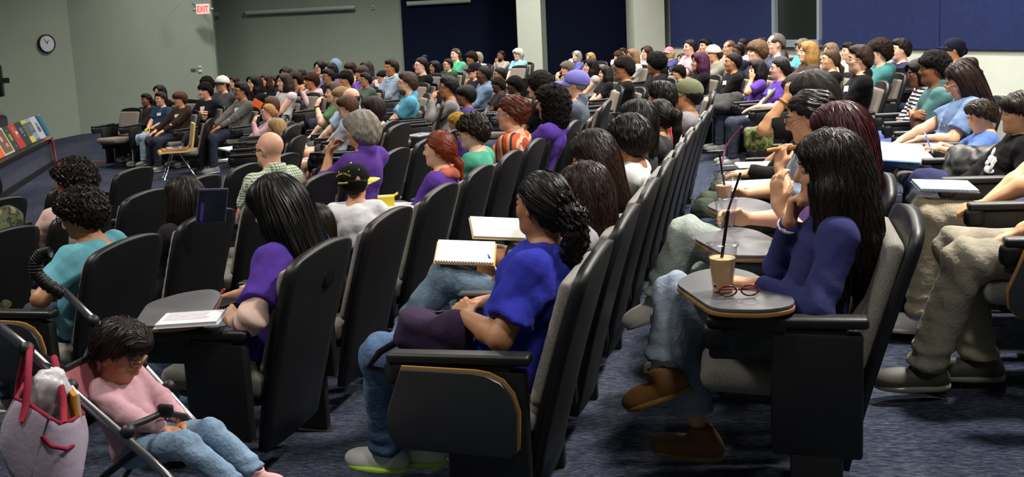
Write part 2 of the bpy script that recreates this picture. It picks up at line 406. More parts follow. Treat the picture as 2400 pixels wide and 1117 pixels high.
def rail(label, p0, p1, a, b):
    A = np.array(frame_at(*p0, a, b, 0.12)); B = np.array(frame_at(*p1, a, b, 0.12)); A, B = A[:3, 3], B[:3, 3]
    t = thing('screen_housing', label, 'projector screen', A)
    bm = bmesh.new(); tube(bm, [(0, 0, 0), tuple(B - A)], 0.062, 14); link('roller_case', bm_mesh('roller_case', bm, angle=40), t, plain('#a9b0a8', 0.35))
    for q in (0.02, 0.98):
        bm = bmesh.new(); box(bm, (0.05, 0.05, 0.13), tuple((B - A) * q), bev=0.01); link('end_cap', bm_mesh('end_cap', bm), t, plain('#7f857f', 0.5))
rail('long pale roller screen housing high on the far grey wall', (588, 30), (842, 17), 'e', 'f')
rail('pale roller screen housing above the darkest blue panel at left', (962, 9), (1110, 1), 'e', 'f')
rail('short pale stub of housing just right of the wall corner', (514, 34), (528, 33), 'e', 'f')
# black loudspeaker cut by the left frame edge
P = atd(-14, 190, 18.0)
sp = thing('loudspeaker', 'black loudspeaker hung on the wall at the left picture edge', 'speaker', P, math.radians(-50))
bm = bmesh.new(); box(bm, (0.36, 0.3, 0.6), bev=0.02); link('cabinet', bm_mesh('cabinet', bm), sp, plastic('#0b0b0c', 0.4))
bm = bmesh.new(); box(bm, (0.31, 0.02, 0.54), (0, -0.155, 0)); link('grille', bm_mesh('grille', bm), sp, fabric('#0d0d0d'))
bm = bmesh.new(); box(bm, (0.1, 0.12, 0.1), (0, 0.2, 0)); link('bracket', bm_mesh('bracket', bm), sp, BLACK)

# stage with its display of books --------------------------------------------
z0 = -2.0; sr, sl = atz(126, 388, z0)[:2], atz(0, 470, z0)[:2]
sd = (sl - sr) / np.linalg.norm(sl - sr); sl2 = sr + sd * 9.0
sn = np.array([-sd[1], sd[0]]);  sn = sn if sn @ np.array([-1, 0.3]) > 0 else -sn      # away from the audience
def slab(name, a, b, back, zlo, zhi, mat, parent=None):
    a2, b2 = a + sn * back, b + sn * back
    vs = [(*a, zlo), (*b, zlo), (*b2, zlo), (*a2, zlo), (*a, zhi), (*b, zhi), (*b2, zhi), (*a2, zhi)]
    me = quad_mesh(name, vs, [(0, 1, 2, 3), (7, 6, 5, 4), (0, 4, 5, 1), (1, 5, 6, 2), (2, 6, 7, 3), (3, 7, 4, 0)])
    bm = bmesh.new(); bm.from_mesh(me); bmesh.ops.recalc_face_normals(bm, faces=bm.faces); bm.to_mesh(me); bm.free()
    return link(name, me, parent, mat)
STH = 0.5
stage = struct(slab('stage', sr, sl2, 3.0, z0 - 0.1, z0 + STH, fabric('#33384e')))
slab('nosing', sr - sd * 0.03 - sn * 0.03, sl2 - sn * 0.03, 0.1, z0 + STH - 0.05, z0 + STH + 0.012, plastic('#16171a', 0.4), stage)
slab('kick_strip', sr - sd * 0.02 - sn * 0.02, sl2 - sn * 0.02, 0.05, z0 - 0.1, z0 + 0.1, BLACK, stage)
def display_board(x0, x1, pieces, label, ytop=0.42, th=0.02):
    """a flat board leaning back on the stage edge, spanning image columns x0..x1 along the nosing"""
    def along(px):
        r = (RB @ np.array([px - CX, 350 - CY, F]))[:2]; a = sr + sn * 0.12
        k = np.linalg.solve(np.array([[r[0], -sd[0]], [r[1], -sd[1]]]), a); return k[1]
    s0, s1 = sorted((along(x0), along(x1)))
    c = sr + sn * 0.12 + sd * s1; w = s1 - s0
    t = thing('display_book', label, 'book'); up = np.array([*(sn * 0.38), 0.925]); ax = np.array([*(-sd), 0]); nn = np.cross(ax, up)
    t.matrix_world = Matrix(((ax[0], nn[0], up[0], c[0]), (ax[1], nn[1], up[1], c[1]), (ax[2], nn[2], up[2], z0 + STH + 0.014), (0, 0, 0, 1)))
    sg = -1 if nn[:2] @ (-sn) < 0 else 1
    for (nm, u0, u1, v0, v1, c, lift) in pieces:
        bm = bmesh.new(); box(bm, ((u1 - u0) * w, th if lift == 0 else 0.004, (v1 - v0) * ytop), ((u0 + u1) / 2 * w, sg * (0 if lift == 0 else th / 2 + 0.002 * lift), (v0 + v1) / 2 * ytop))
        link(nm, bm_mesh(nm, bm), t, plain(c, 0.35))
    return t, w, sg
display_board(-30, 9, [('cover', 0, 1, 0, 1, '#8a6468', 0), ('picture', 0.3, 1, 0.0, 0.42, '#e8622c', 1), ('picture', 0.0, 0.4, 0.0, 0.2, '#4460c4', 2)], 'book with an orange and blue lower cover at the left end of the stage display')
display_board(9.5, 34, [('cover', 0, 1, 0, 1, '#b9c9a4', 0), ('picture', 0.1, 0.88, 0.07, 0.93, '#7d5145', 1), ('picture', 0.3, 0.5, 0.5, 0.7, '#b9a89a', 2), ('picture', 0.5, 0.72, 0.25, 0.4, '#a4a08c', 2), ('picture', 0.25, 0.4, 0.75, 0.85, '#5c6b56', 2)], 'book with a brown picture in a pale green border on the stage')
display_board(34.5, 47, [('cover', 0, 1, 0, 1, '#33343a', 0), ('picture', 0.25, 0.7, 0.4, 0.68, '#8d8a36', 1), ('picture', 0.4, 0.8, 0.12, 0.22, '#5b4d5e', 1), ('picture', 0.2, 0.6, 0.78, 0.86, '#565a5c', 1)], 'dark book with a yellow blot between the green-bordered and red books')
bt, bw, bs = display_board(47.5, 62, [('cover', 0, 1, 0, 1, '#b43430', 0), ('picture', 0.5, 0.85, 0.55, 0.68, '#cfc4c0', 1)], 'bright red book with a white shape on the stage display')
for k in range(7):
    bm = bmesh.new(); box(bm, (bw * (0.22 + 0.07 * (k % 3)), 0.002, 0.008), (bw * (0.4 + 0.03 * k), bs * 0.0125, 0.36 - 0.03 * k)); link('title_stroke', bm_mesh('title_stroke', bm), bt, plain('#cdb5ae', 0.4))
display_board(62.5, 76, [('cover', 0, 1, 0, 1, '#272a38', 0), ('picture', 0.2, 0.75, 0.5, 0.75, '#5a6478', 1), ('picture', 0.4, 0.7, 0.38, 0.45, '#6d7685', 1)], 'dark navy book with a grey-blue figure right of the red book')
display_board(76.5, 97, [('cover', 0, 1, 0, 1, '#5d6452', 0), ('picture', 0.0, 0.5, 0.84, 1, '#c8b84c', 1), ('picture', 0.5, 1, 0.84, 1, '#86a4c6', 1), ('picture', 0.0, 0.5, 0.02, 0.28, '#d3c94e', 1), ('picture', 0.5, 1, 0.08, 0.36, '#7f9ccb', 1), ('picture', 0.5, 0.9, 0.45, 0.75, '#6f7284', 1)], 'olive book with yellow and blue corner blocks on the stage')
display_board(97.5, 111, [('cover', 0, 1, 0, 1, '#c6c5cc', 0), ('picture', 0.35, 0.75, 0.3, 0.52, '#5e5868', 1), ('picture', 0.45, 0.65, 0.52, 0.72, '#5e5868', 1)], 'white book with a dark triangle at the right end of the stage')
display_board(111.5, 117, [('cover', 0, 1, 0, 1, '#2f6c8c', 0), ('page_edge', 0.2, 0.9, 0.98, 1.01, '#c8c8c0', 1)], 'blue book edge closing the right end of the stage display', 0.41, 0.1)
# black equipment case standing behind the books
t = thing('equipment_case', 'black fabric equipment case standing behind the books on stage', 'case', (*(sr + sn * 0.8 + sd * 2.2), z0 + STH), math.atan2(sd[1], sd[0]))
bm = bmesh.new(); box(bm, (3.0, 0.6, 0.52), (0, 0, 0.26), bev=0.06); link('body', bm_mesh('body', bm), t, fabric('#08080a'))
bm = bmesh.new(); box(bm, (1.6, 0.4, 0.05), (0.5, 0, 0.53), bev=0.02); link('lid_cloth', bm_mesh('lid_cloth', bm), t, cloth('#2b2f4c'))
bm = bmesh.new(); box(bm, (0.5, 0.3, 0.05), (-0.4, 0, 0.535), bev=0.02); link('lid_cloth', bm_mesh('lid_cloth', bm), t, cloth('#5c2438'))
# orange cord over the nosing
q = [np.array([*(sr + sd * 0.75 - sn * 0.02), z0 + STH + 0.03]), np.array([*(sr + sd * 0.35 - sn * 0.05), z0 + STH + 0.03]), np.array([*(sr + sd * 0.2 - sn * 0.06), z0 + STH - 0.05]),
     np.array([*(sr + sd * 0.15 - sn * 0.06), z0 + 0.25]), np.array([*(sr + sd * 0.1 - sn * 0.08), z0 + 0.02]), np.array([*(sr + sd * 0.1 - sn * 1.2), z0 + 0.02])]
bm = bmesh.new(); tube(bm, q, 0.022, 8); tag(link('extension_cord', bm_mesh('extension_cord', bm, True), None, plain('#b85a3c', 0.5)), 'orange extension cord draped over the dark stage edge', 'cord')

# pale wooden table by the back wall at the right edge
ta, tb = atz(2286, 223, -0.78), atz(2520, 222, -0.78)
t = thing('work_table', 'pale wooden work table behind the back rows at the right', 'table', (2.75, 9.2, float(floor_z(2.75, 9.2))), math.radians(-6))
hgt = -0.78 - float(floor_z(2.75, 9.2))
bm = bmesh.new(); box(bm, (2.1, 1.15, 0.045), (0, 0, hgt - 0.0225), bev=0.008); link('tabletop', bm_mesh('tabletop', bm), t, wood('#e6cf9c'))
for sx in (-0.95, 0.95):
    for sy in (-0.5, 0.5):
        bm = bmesh.new(); box(bm, (0.05, 0.05, hgt - 0.04), (sx, sy, (hgt - 0.04) / 2), bev=0.005); link('leg', bm_mesh('leg', bm), t, BLACK)
bm = bmesh.new(); box(bm, (1.85, 0.03, 0.3), (0, -0.45, hgt - 0.2)); link('apron', bm_mesh('apron', bm), t, plastic('#2e2c2a'))
# ------------------------------------------------------------------ sculpting: smooth unions of limbs meshed into one skin (surface nets)
V = lambda *a: np.array(a, float)
def unit(v): v = np.asarray(v, float); return v / (np.linalg.norm(v) + 1e-9)
class Sdf:
    def __init__(s): s.ops = []
    def add(s, mode, fn, lo, hi, k): s.ops.append((mode, fn, np.asarray(lo, float), np.asarray(hi, float), k)); return s
    def cap(s, a, b, ra, rb=None, k=0.03, mode='u', cut=None, flat=None):
        a = np.asarray(a, float); b = np.asarray(b, float); rb = ra if rb is None else rb; ba = b - a; L2 = ba @ ba + 1e-12
        def fn(x, y, z):
            px, py, pz = x - a[0], y - a[1], z - a[2]
            t = np.clip((px * ba[0] + py * ba[1] + pz * ba[2]) / L2, 0, 1)
            px = px - t * ba[0]; py = py - t * ba[1]; pz = pz - t * ba[2]
            d = np.sqrt(px * px + py * py + pz * pz) - (ra + (rb - ra) * t)
            if cut is not None:
                c, n = cut; d = np.maximum(d, (x - c[0]) * n[0] + (y - c[1]) * n[1] + (z - c[2]) * n[2])
            return d
        r = max(ra, rb); return s.add(mode, fn, np.minimum(a, b) - r, np.maximum(a, b) + r, k)
    def ell(s, c, r, R=None, k=0.03, mode='u'):
        c = np.asarray(c, float); r = np.asarray(r, float)
        def fn(x, y, z):
            x, y, z = x - c[0], y - c[1], z - c[2]
            if R is not None:
                x, y, z = (x * R[0, 0] + y * R[1, 0] + z * R[2, 0], x * R[0, 1] + y * R[1, 1] + z * R[2, 1], x * R[0, 2] + y * R[1, 2] + z * R[2, 2])
            x, y, z = x / r[0], y / r[1], z / r[2]
            k0 = np.sqrt(x * x + y * y + z * z); k1 = np.sqrt((x / r[0]) ** 2 + (y / r[1]) ** 2 + (z / r[2]) ** 2) + 1e-9
            return k0 * (k0 - 1) / k1
        e = np.full(3, r.max()) if R is not None else r
        return s.add(mode, fn, c - e, c + e, k)
    def box(s, c, h, R=None, rd=0.01, k=0.02, mode='u'):
        c = np.asarray(c, float); h = np.asarray(h, float) - rd
        def fn(x, y, z):
            x, y, z = x - c[0], y - c[1], z - c[2]
            if R is not None:
                x, y, z = (x * R[0, 0] + y * R[1, 0] + z * R[2, 0], x * R[0, 1] + y * R[1, 1] + z * R[2, 1], x * R[0, 2] + y * R[1, 2] + z * R[2, 2])
            x, y, z = np.abs(x) - h[0], np.abs(y) - h[1], np.abs(z) - h[2]
            return np.sqrt(np.maximum(x, 0) ** 2 + np.maximum(y, 0) ** 2 + np.maximum(z, 0) ** 2) + np.minimum(np.maximum(np.maximum(x, y), z), 0) - rd
        e = np.full(3, np.linalg.norm(h + rd)) if R is not None else h + rd
        return s.add(mode, fn, c - e, c + e, k)
    def keep(s, c, n, k=0.004):            # keep the half space n.(p-c) < 0
        c = np.asarray(c, float); n = unit(n)
        return s.add('i', lambda x, y, z: (x - c[0]) * n[0] + (y - c[1]) * n[1] + (z - c[2]) * n[2], [-9] * 3, [9] * 3, k)
    def disp(s, fn): return s.add('d', fn, [-9] * 3, [9] * 3, 0)
    @staticmethod
    def _mix(mode, f, d, k):
        if mode == 'u':
            if k > 0:
                h = np.maximum(k - np.abs(f - d), 0); return np.minimum(f, d) - h * h / (4 * k)
            return np.minimum(f, d)
        if mode == 's': d = -d
        if k > 0:
            h = np.maximum(k - np.abs(f - d), 0); return np.maximum(f, d) + h * h / (4 * k)
        return np.maximum(f, d)
    def grid(s, xs, ys, zs):
        f = np.full((len(xs), len(ys), len(zs)), 1.0, np.float32); A = (xs, ys, zs)
        for mode, fn, lo, hi, k in s.ops:
            m = 0.03 + k; sl = []
            for i in range(3):
                a = np.searchsorted(A[i], lo[i] - m); b = np.searchsorted(A[i], hi[i] + m); sl.append(slice(max(a - 1, 0), b + 1))
            x = xs[sl[0]][:, None, None]; y = ys[sl[1]][None, :, None]; z = zs[sl[2]][None, None, :]
            if x.size == 0 or y.size == 0 or z.size == 0: continue
            sub = f[sl[0], sl[1], sl[2]]
            if mode == 'd':
                near = np.abs(sub) < 0.05
                if near.any():
                    i, j, l = np.nonzero(near); sub[i, j, l] += fn(xs[i], ys[j], zs[l]).astype(np.float32)
                f[sl[0], sl[1], sl[2]] = sub
            else:
                f[sl[0], sl[1], sl[2]] = s._mix(mode, sub, fn(x, y, z).astype(np.float32), k)
        return f
    def at(s, p):
        f = np.full(len(p), 1.0); x, y, z = p[:, 0], p[:, 1], p[:, 2]
        for mode, fn, lo, hi, k in s.ops:
            f = f + fn(x, y, z) if mode == 'd' else s._mix(mode, f, fn(x, y, z), k)
        return f
    def bounds(s):
        lo = np.min([o[2] for o in s.ops if o[0] == 'u'], 0); hi = np.max([o[3] for o in s.ops if o[0] == 'u'], 0); return lo, hi
    def mesh(s, h, fine=(), pad=0.02):
        lo, hi = s.bounds(); ax = [axis(lo[i] - pad, hi[i] + pad, h, [(a[i], b[i], float(np.ravel(hf)[i % np.size(hf)])) for a, b, hf in fine]) for i in range(3)]
        return nets(s.grid(*ax), *ax)
def axis(lo, hi, h, fine):
    out = [lo]; x = lo
    while x < hi:
        st = h
        for a, b, hf in fine:
            if a - 0.01 <= x <= b + 0.01: st = min(st, hf)
        x += st; out.append(x)
    return np.array(out, np.float32)
def nets(f, xs, ys, zs):
    ins = f < 0; c = ins.view(np.uint8)
    s = c[:-1, :-1, :-1] + c[1:, :-1, :-1]; s += c[:-1, 1:, :-1]; s += c[1:, 1:, :-1]; s += c[:-1, :-1, 1:]; s += c[1:, :-1, 1:]; s += c[:-1, 1:, 1:]; s += c[1:, 1:, 1:]
    I, J, K = np.nonzero((s > 0) & (s < 8)); n = len(I)
    vid = np.full(s.shape, -1, np.int32); vid[I, J, K] = np.arange(n)
    cor = [(a, b, d) for a in (0, 1) for b in (0, 1) for d in (0, 1)]
    val = np.stack([f[I + a, J + b, K + d] for a, b, d in cor]).astype(np.float64)
    acc = np.zeros((n, 3)); cnt = np.zeros(n)
    for i in range(8):
        for j in range(i + 1, 8):
            df = [cor[j][q] - cor[i][q] for q in range(3)]
            if sum(abs(q) for q in df) != 1: continue
            a, b = val[i], val[j]; m = (a < 0) != (b < 0)
            t = np.where(m, a / np.where(m, a - b, 1), 0)
            for q in range(3): acc[:, q] += np.where(m, cor[i][q] + t * df[q], 0)
            cnt += m
    acc /= cnt[:, None]; v = np.empty((n, 3))
    for q, (A, idx) in enumerate(((xs, I), (ys, J), (zs, K))):
        v[:, q] = A[idx] + acc[:, q] * (A[idx + 1] - A[idx])
    fs = []
    for q in range(3):
        sl0 = [slice(None)] * 3; sl1 = [slice(None)] * 3; sl0[q] = slice(0, -1); sl1[q] = slice(1, None)
        a, b = ins[tuple(sl0)], ins[tuple(sl1)]; cr = np.array(np.nonzero(a != b))
        o = [p for p in range(3) if p != q]
        ok = (cr[o[0]] > 0) & (cr[o[1]] > 0) & (cr[o[0]] < f.shape[o[0]] - 1) & (cr[o[1]] < f.shape[o[1]] - 1); cr = cr[:, ok]
        def at(d0, d1):
            p = cr.copy(); p[o[0]] -= d0; p[o[1]] -= d1; return vid[p[0], p[1], p[2]]
        qd = np.stack([at(1, 1), at(0, 1), at(0, 0), at(1, 0)], -1)
        flip = a[tuple(cr)] if q != 1 else ~a[tuple(cr)]
        qd = np.where(flip[:, None], qd, qd[:, ::-1]); fs.append(qd)
    fs = np.concatenate(fs); fs = fs[(fs >= 0).all(1)]
    return v, fs
def rotm(yaw=0, pitch=0, roll=0):           # degrees; yaw to the left, pitch down, roll to the right
    a, b, c = math.radians(yaw), math.radians(pitch), math.radians(roll)
    Rz = np.array([[math.cos(a), -math.sin(a), 0], [math.sin(a), math.cos(a), 0], [0, 0, 1]])
    Ry = np.array([[math.cos(b), 0, math.sin(b)], [0, 1, 0], [-math.sin(b), 0, math.cos(b)]])
    Rx = np.array([[1, 0, 0], [0, math.cos(c), -math.sin(c)], [0, math.sin(c), math.cos(c)]])
    return Rz @ Ry @ Rx

# ------------------------------------------------------------------ the seated figure (x forward, y to its left, z up, feet on z = 0)
def ik(a, w, l1, l2, hint):
    d = w - a; D = np.linalg.norm(d)
    if D > (l1 + l2) * 0.995: w = a + d / D * (l1 + l2) * 0.995; d = w - a; D = np.linalg.norm(d)
    D = max(D, 0.08)
    u = d / np.linalg.norm(d); c = (l1 * l1 + D * D - l2 * l2) / (2 * D); h = math.sqrt(max(l1 * l1 - c * c, 0))
    p = np.asarray(hint, float) - u * (np.asarray(hint, float) @ u); return a + u * c + unit(p) * h, w
ARMS = {   # wrist, finger direction, palm normal, curl, elbow hint; given for the left arm (y > 0)
    'lap': (V(.23, .035, .585), V(.75, -.55, -.25), V(-.1, -.35, -.9), .45, V(-.3, 1, -.6)),
    'knee': (V(.36, .10, .63), V(.9, -.1, -.35), V(-.1, -.1, -1), .35, V(-.2, .8, -.7)),
    'rest': (V(.22, .27, .72), V(.95, -.1, -.3), V(0, 0, -1), .35, V(-.3, .5, -.8)),
    'chin': (V(.12, .085, 1.02), V(-.25, -.55, .75), V(-.6, -.5, -.2), 1.0, V(.2, .55, -1)),
    'mouth': (V(.16, .07, 1.0), V(-.35, -.35, .8), V(-.8, -.3, -.3), .9, V(.2, .5, -1)),
    'cheek': (V(.03, .14, 1.02), V(-.05, -.2, .95), V(-.2, -.9, .1), .9, V(.3, .7, -1)),
    'cross': (V(.12, -.09, .80), V(-.2, -.9, .15), V(-.8, .1, -.4), .5, V(-.1, .9, -.5)),
    'write': (V(.33, .03, .76), V(.75, -.45, -.4), V(-.1, -.5, -.8), .75, V(-.4, .9, -.5)),
    'hold': (V(.30, .09, .80), V(.8, -.35, .1), V(-.2, -.9, 0), .7, V(-.2, .6, -1)),
    'fist': (V(.055, .03, .955), V(-.15, -.1, 1), V(-.85, -.35, 0), 1.25, V(.4, .5, -1)),
    'down': (V(.10, .25, .50), V(.6, 0, -.8), V(0, -1, 0), .4, V(-.6, .4, 0)),
}
BASE = dict(g=1.0, lean=13, hy=0, hp=0, hr=0, L='lap', R='lap', sleeve='short', legs='long', loose=1.0, wide=1.0, lod=0.016, knee=None, nb=0.0, face=1.0, chest=0.0, collar=0, hood=0, seed=0,
            kneeL=V(.44, .115, .505), ankL=V(.47, .115, .085), kneeR=V(.44, -.115, .505), ankR=V(.47, -.115, .085), cross=None, feet=True, hem=0.0, bare=True, hs=1.0)
def skeleton(sp):
    J = {}; th = math.radians(sp['lean']); u = V(-math.sin(th), 0, math.cos(th)); fw = V(math.cos(th), 0, math.sin(th))
    J['u'], J['fw'] = u, fw; P0 = V(-0.03, 0, 0.52); J['P0'] = P0
    J['N'] = P0 + 0.485 * u + fw * sp['nb']
    hd = rotm(sp['hy'], sp['hp'] - sp['lean'] * 0.15, sp['hr']); J['HR'] = hd
    base = J['N'] + V(.012, 0, .045); J['H'] = base + hd @ V(.022, 0, .105 * (.35 + .65 * sp['hs'])); J['hs'] = sp['hs']
    for sd, sg in (('L', 1), ('R', -1)):
        m = V(1, sg, 1); S0 = P0 + 0.425 * u + V(0, sg * (.165 + .02 * (sp['g'] - 1)), 0) + fw * sp['nb'] * .5; J['S' + sd] = S0
        a = sp[sd]
        if isinstance(a, str): w, f, n, c, hnt = ARMS[a]; w, f, n, hnt = w * m, f * m, n * m, hnt * m
        else: w, f, n, c, hnt = a
        if isinstance(a, str) and a in ('chin', 'mouth', 'cheek', 'fist'): w = w + (J['H'] - V(-.075, 0, 1.155)) * 0.9
        e, w = ik(S0, np.asarray(w, float), .275, .245, hnt); J['E' + sd], J['W' + sd] = e, w
        J['f' + sd], n = unit(f), np.asarray(n, float); n = unit(n - J['f' + sd] * (n @ J['f' + sd])); J['n' + sd] = n; J['c' + sd] = c
        J['s' + sd] = np.cross(n, J['f' + sd]) * sg
        J['hip' + sd] = V(0.0, sg * .09, .515); J['K' + sd] = np.asarray(sp['knee' + sd], float); J['A' + sd] = np.asarray(sp['ank' + sd], float)
    return J
def add_hand(q, J, sd, fin=True):
    w, f, n, s, c = J['W' + sd], J['f' + sd], J['n' + sd], J['s' + sd], J['c' + sd]
    R = np.stack([f, s, n], 1)
    if not fin:
        a = .5 * c; d1 = unit(f * math.cos(a) + n * math.sin(a)); d2 = unit(f * math.cos(2.2 * a) + n * math.sin(2.2 * a)); m = w + f * .085
        q.ell(w + f * .045, V(.055, .043, .02), R, .015)
        for o in (.020, -.020): q.cap(m + s * o, m + s * o + d1 * .045, .0165, .0155, .008); q.cap(m + s * o + d1 * .045, m + s * o + d1 * .045 + d2 * .04, .0155, .013, .004)
        q.cap(w + f * .03 + s * .03, w + f * .075 + s * .05 + n * .012, .015, .012, .012); return
    q.box(w + f * .045 + n * .004, (.046, .038, .013), R, .012, .02)
    for i, (off, ln) in enumerate(((.029, .072), (.010, .080), (-.010, .074), (-.028, .058))):
        p = w + f * .086 + s * off; a = 0.0; d = f + s * off * 1.5
        for k, (seg, r) in enumerate(((.45, .0088), (.31, .0082), (.24, .0072))):
            a += c * (0.75 + 0.12 * i * 0.6) * (1.0 if k else .8); dd = unit(unit(d) * math.cos(a) + n * math.sin(a)); p2 = p + dd * ln * seg
            q.cap(p, p2, r + .0006, r, .004); p = p2
    t0 = w + f * .022 + s * .026 + n * .004; t1 = t0 + unit(f * .65 + s * .75 + n * .3) * .036; t2 = t1 + unit(f * .9 + s * (.35 - .5 * c) + n * (.25 + .4 * c)) * .030
    t3 = t2 + unit(f * .9 - s * .4 * c + n * (.2 + .4 * c)) * .024
    q.cap(t0, t1, .0135, .0105, .012); q.cap(t1, t2, .0105, .0092, .004); q.cap(t2, t3, .0092, .0078, .004)
def add_head(q, J, sc=1.0):
    H, R = J['H'], J['HR']; g = lambda x, y, z: H + R @ V(x, y, z) * sc
    q.ell(g(-.012, 0, .03), V(.096, .077, .088) * sc, R, .02); q.ell(g(.016, 0, -.030), V(.078, .064, .090) * sc, R, .03)
    q.ell(g(.024, 0, -.078), V(.058, .053, .044) * sc, R, .03); q.ell(g(.068, 0, -.100), V(.024, .026, .020) * sc, R, .025)
    for sg in (1, -1):
        q.ell(g(.058, sg * .040, -.028), V(.026, .022, .022) * sc, R, .02)
        q.cap(g(.080, sg * .042, .026), g(.090, sg * .012, .024), .008 * sc, .009 * sc, .012)
        q.ell(g(.099, sg * .034, .004), V(.016, .017, .013) * sc, R, .014, 's')
        q.ell(g(-.008, sg * .077, -.006), V(.020, .009, .032) * sc, R @ rotm(sg * 20, -8), .006); q.ell(g(.002, sg * .088, -.002), V(.009, .006, .014) * sc, R, .006, 's')
        q.ell(g(.090, sg * .012, -.036), V(.012, .009, .009) * sc, R, .006)
    nk = .72 if sc > 1.04 else 1.0; q.cap(g(.086, 0, .014), g(.108 - .010 * (nk < 1), 0, -.026), .0085 * sc * nk, .0125 * sc * nk, .012); q.ell(g(.106 - .011 * (nk < 1), 0, -.030), V(.013, .012, .011) * sc * nk, R, .008)
    for z, r, x in ((-.059, .0075, .088), (-.071, .0085, .087)):
        q.cap(g(x - .008, .019, z), g(x, 0, z), .005 * sc, r * sc, .005); q.cap(g(x - .008, -.019, z), g(x, 0, z), .005 * sc, r * sc, .005)
    q.cap(g(.094, -.016, -.0652), g(.094, .016, -.0652), .0022 * sc, .0022 * sc, .003, 's')
def body_sdf(sp):
    J = skeleton(sp); q = Sdf(); g = sp['g']; u, fw, P0 = J['u'], J['fw'], J['P0']; R = np.stack([fw, V(0, 1, 0), u], 1)
    q.ell(P0, V(.115 * g, .165 * g, .12), R, .05); q.ell(P0 + .15 * u + fw * .01 * g, V(.10 * g, .14 * g, .16), R, .06); q.ell(P0 + .33 * u, V(.105 * g, .155 * g, .17), R, .06)
    nk = J['H'] + J['HR'] @ V(-.02, 0, -.055)
    q.cap(J['N'] - u * .03, nk, .058 * (.5 + .5 * g), .052 * (.6 + .4 * g), .03)
    for sd, sg in (('L', 1), ('R', -1)):
        q.cap(J['N'] - u * .01 + V(0, sg * .03, 0), J['S' + sd] - u * .01, .045, .052, .04)
        S0, E, W = J['S' + sd], J['E' + sd], J['W' + sd]; t = .6 + .4 * g
        q.cap(S0, E, .052 * t, .041 * t, .04); q.cap(E, E + (W - E) * .35, .041 * t, .041 * t, .02); q.cap(E + (W - E) * .35, W, .041 * t, .0265 * t, .02)
        add_hand(q, J, sd, sp['lod'] < .0145)
        if not sp['bare']: continue
        h, K, A = J['hip' + sd], J['K' + sd], J['A' + sd]
        q.cap(h, K, .085 * g, .058 * t, .04); q.cap(K, K + (A - K) * .4, .056 * t, .052 * t, .03); q.cap(K + (A - K) * .4, A, .052 * t, .034, .03)
        if sp['feet']: continue
        fd = unit(V(*(K - h)[:2], 0)); q.cap(A - V(0, 0, .045), A - V(0, 0, .05) + fd * .13, .034, .028, .03)
    add_head(q, J, sp['hs']); return q, J
def wob(a, f, seed):
    r = np.random.RandomState(seed); ph = r.rand(8) * 6.28; dr = r.randn(6, 3); dr /= np.linalg.norm(dr, axis=1)[:, None]
    def fn(x, y, z):
        o = 0
        for i in range(4):
            s_ = x * dr[i, 0] + y * dr[i, 1] + z * dr[i, 2]; w = x * dr[i - 2, 1] + y * dr[i - 2, 2] + z * dr[i - 2, 0]
            o = o + (.75 - 1.5 * np.abs(np.sin(.5 * (s_ * f * (1 + .45 * i) + ph[i] + 1.8 * np.sin(w * f * .55 + ph[i + 4])))))
        return o * a / 2
    return fn
def crease(c, ax, a, f, reach, ph=0.0):     # ring folds around a joint, fading with distance
    c = np.asarray(c, float); ax = unit(ax)
    def fn(x, y, z):
        px, py, pz = x - c[0], y - c[1], z - c[2]; d2 = px * px + py * py + pz * pz
        t = px * ax[0] + py * ax[1] + pz * ax[2]
        return a * np.exp(-d2 / (reach * reach)) * np.sin(t * f + ph + 7 * (px * ax[1] + py * ax[2] + pz * ax[0]))
    return fn
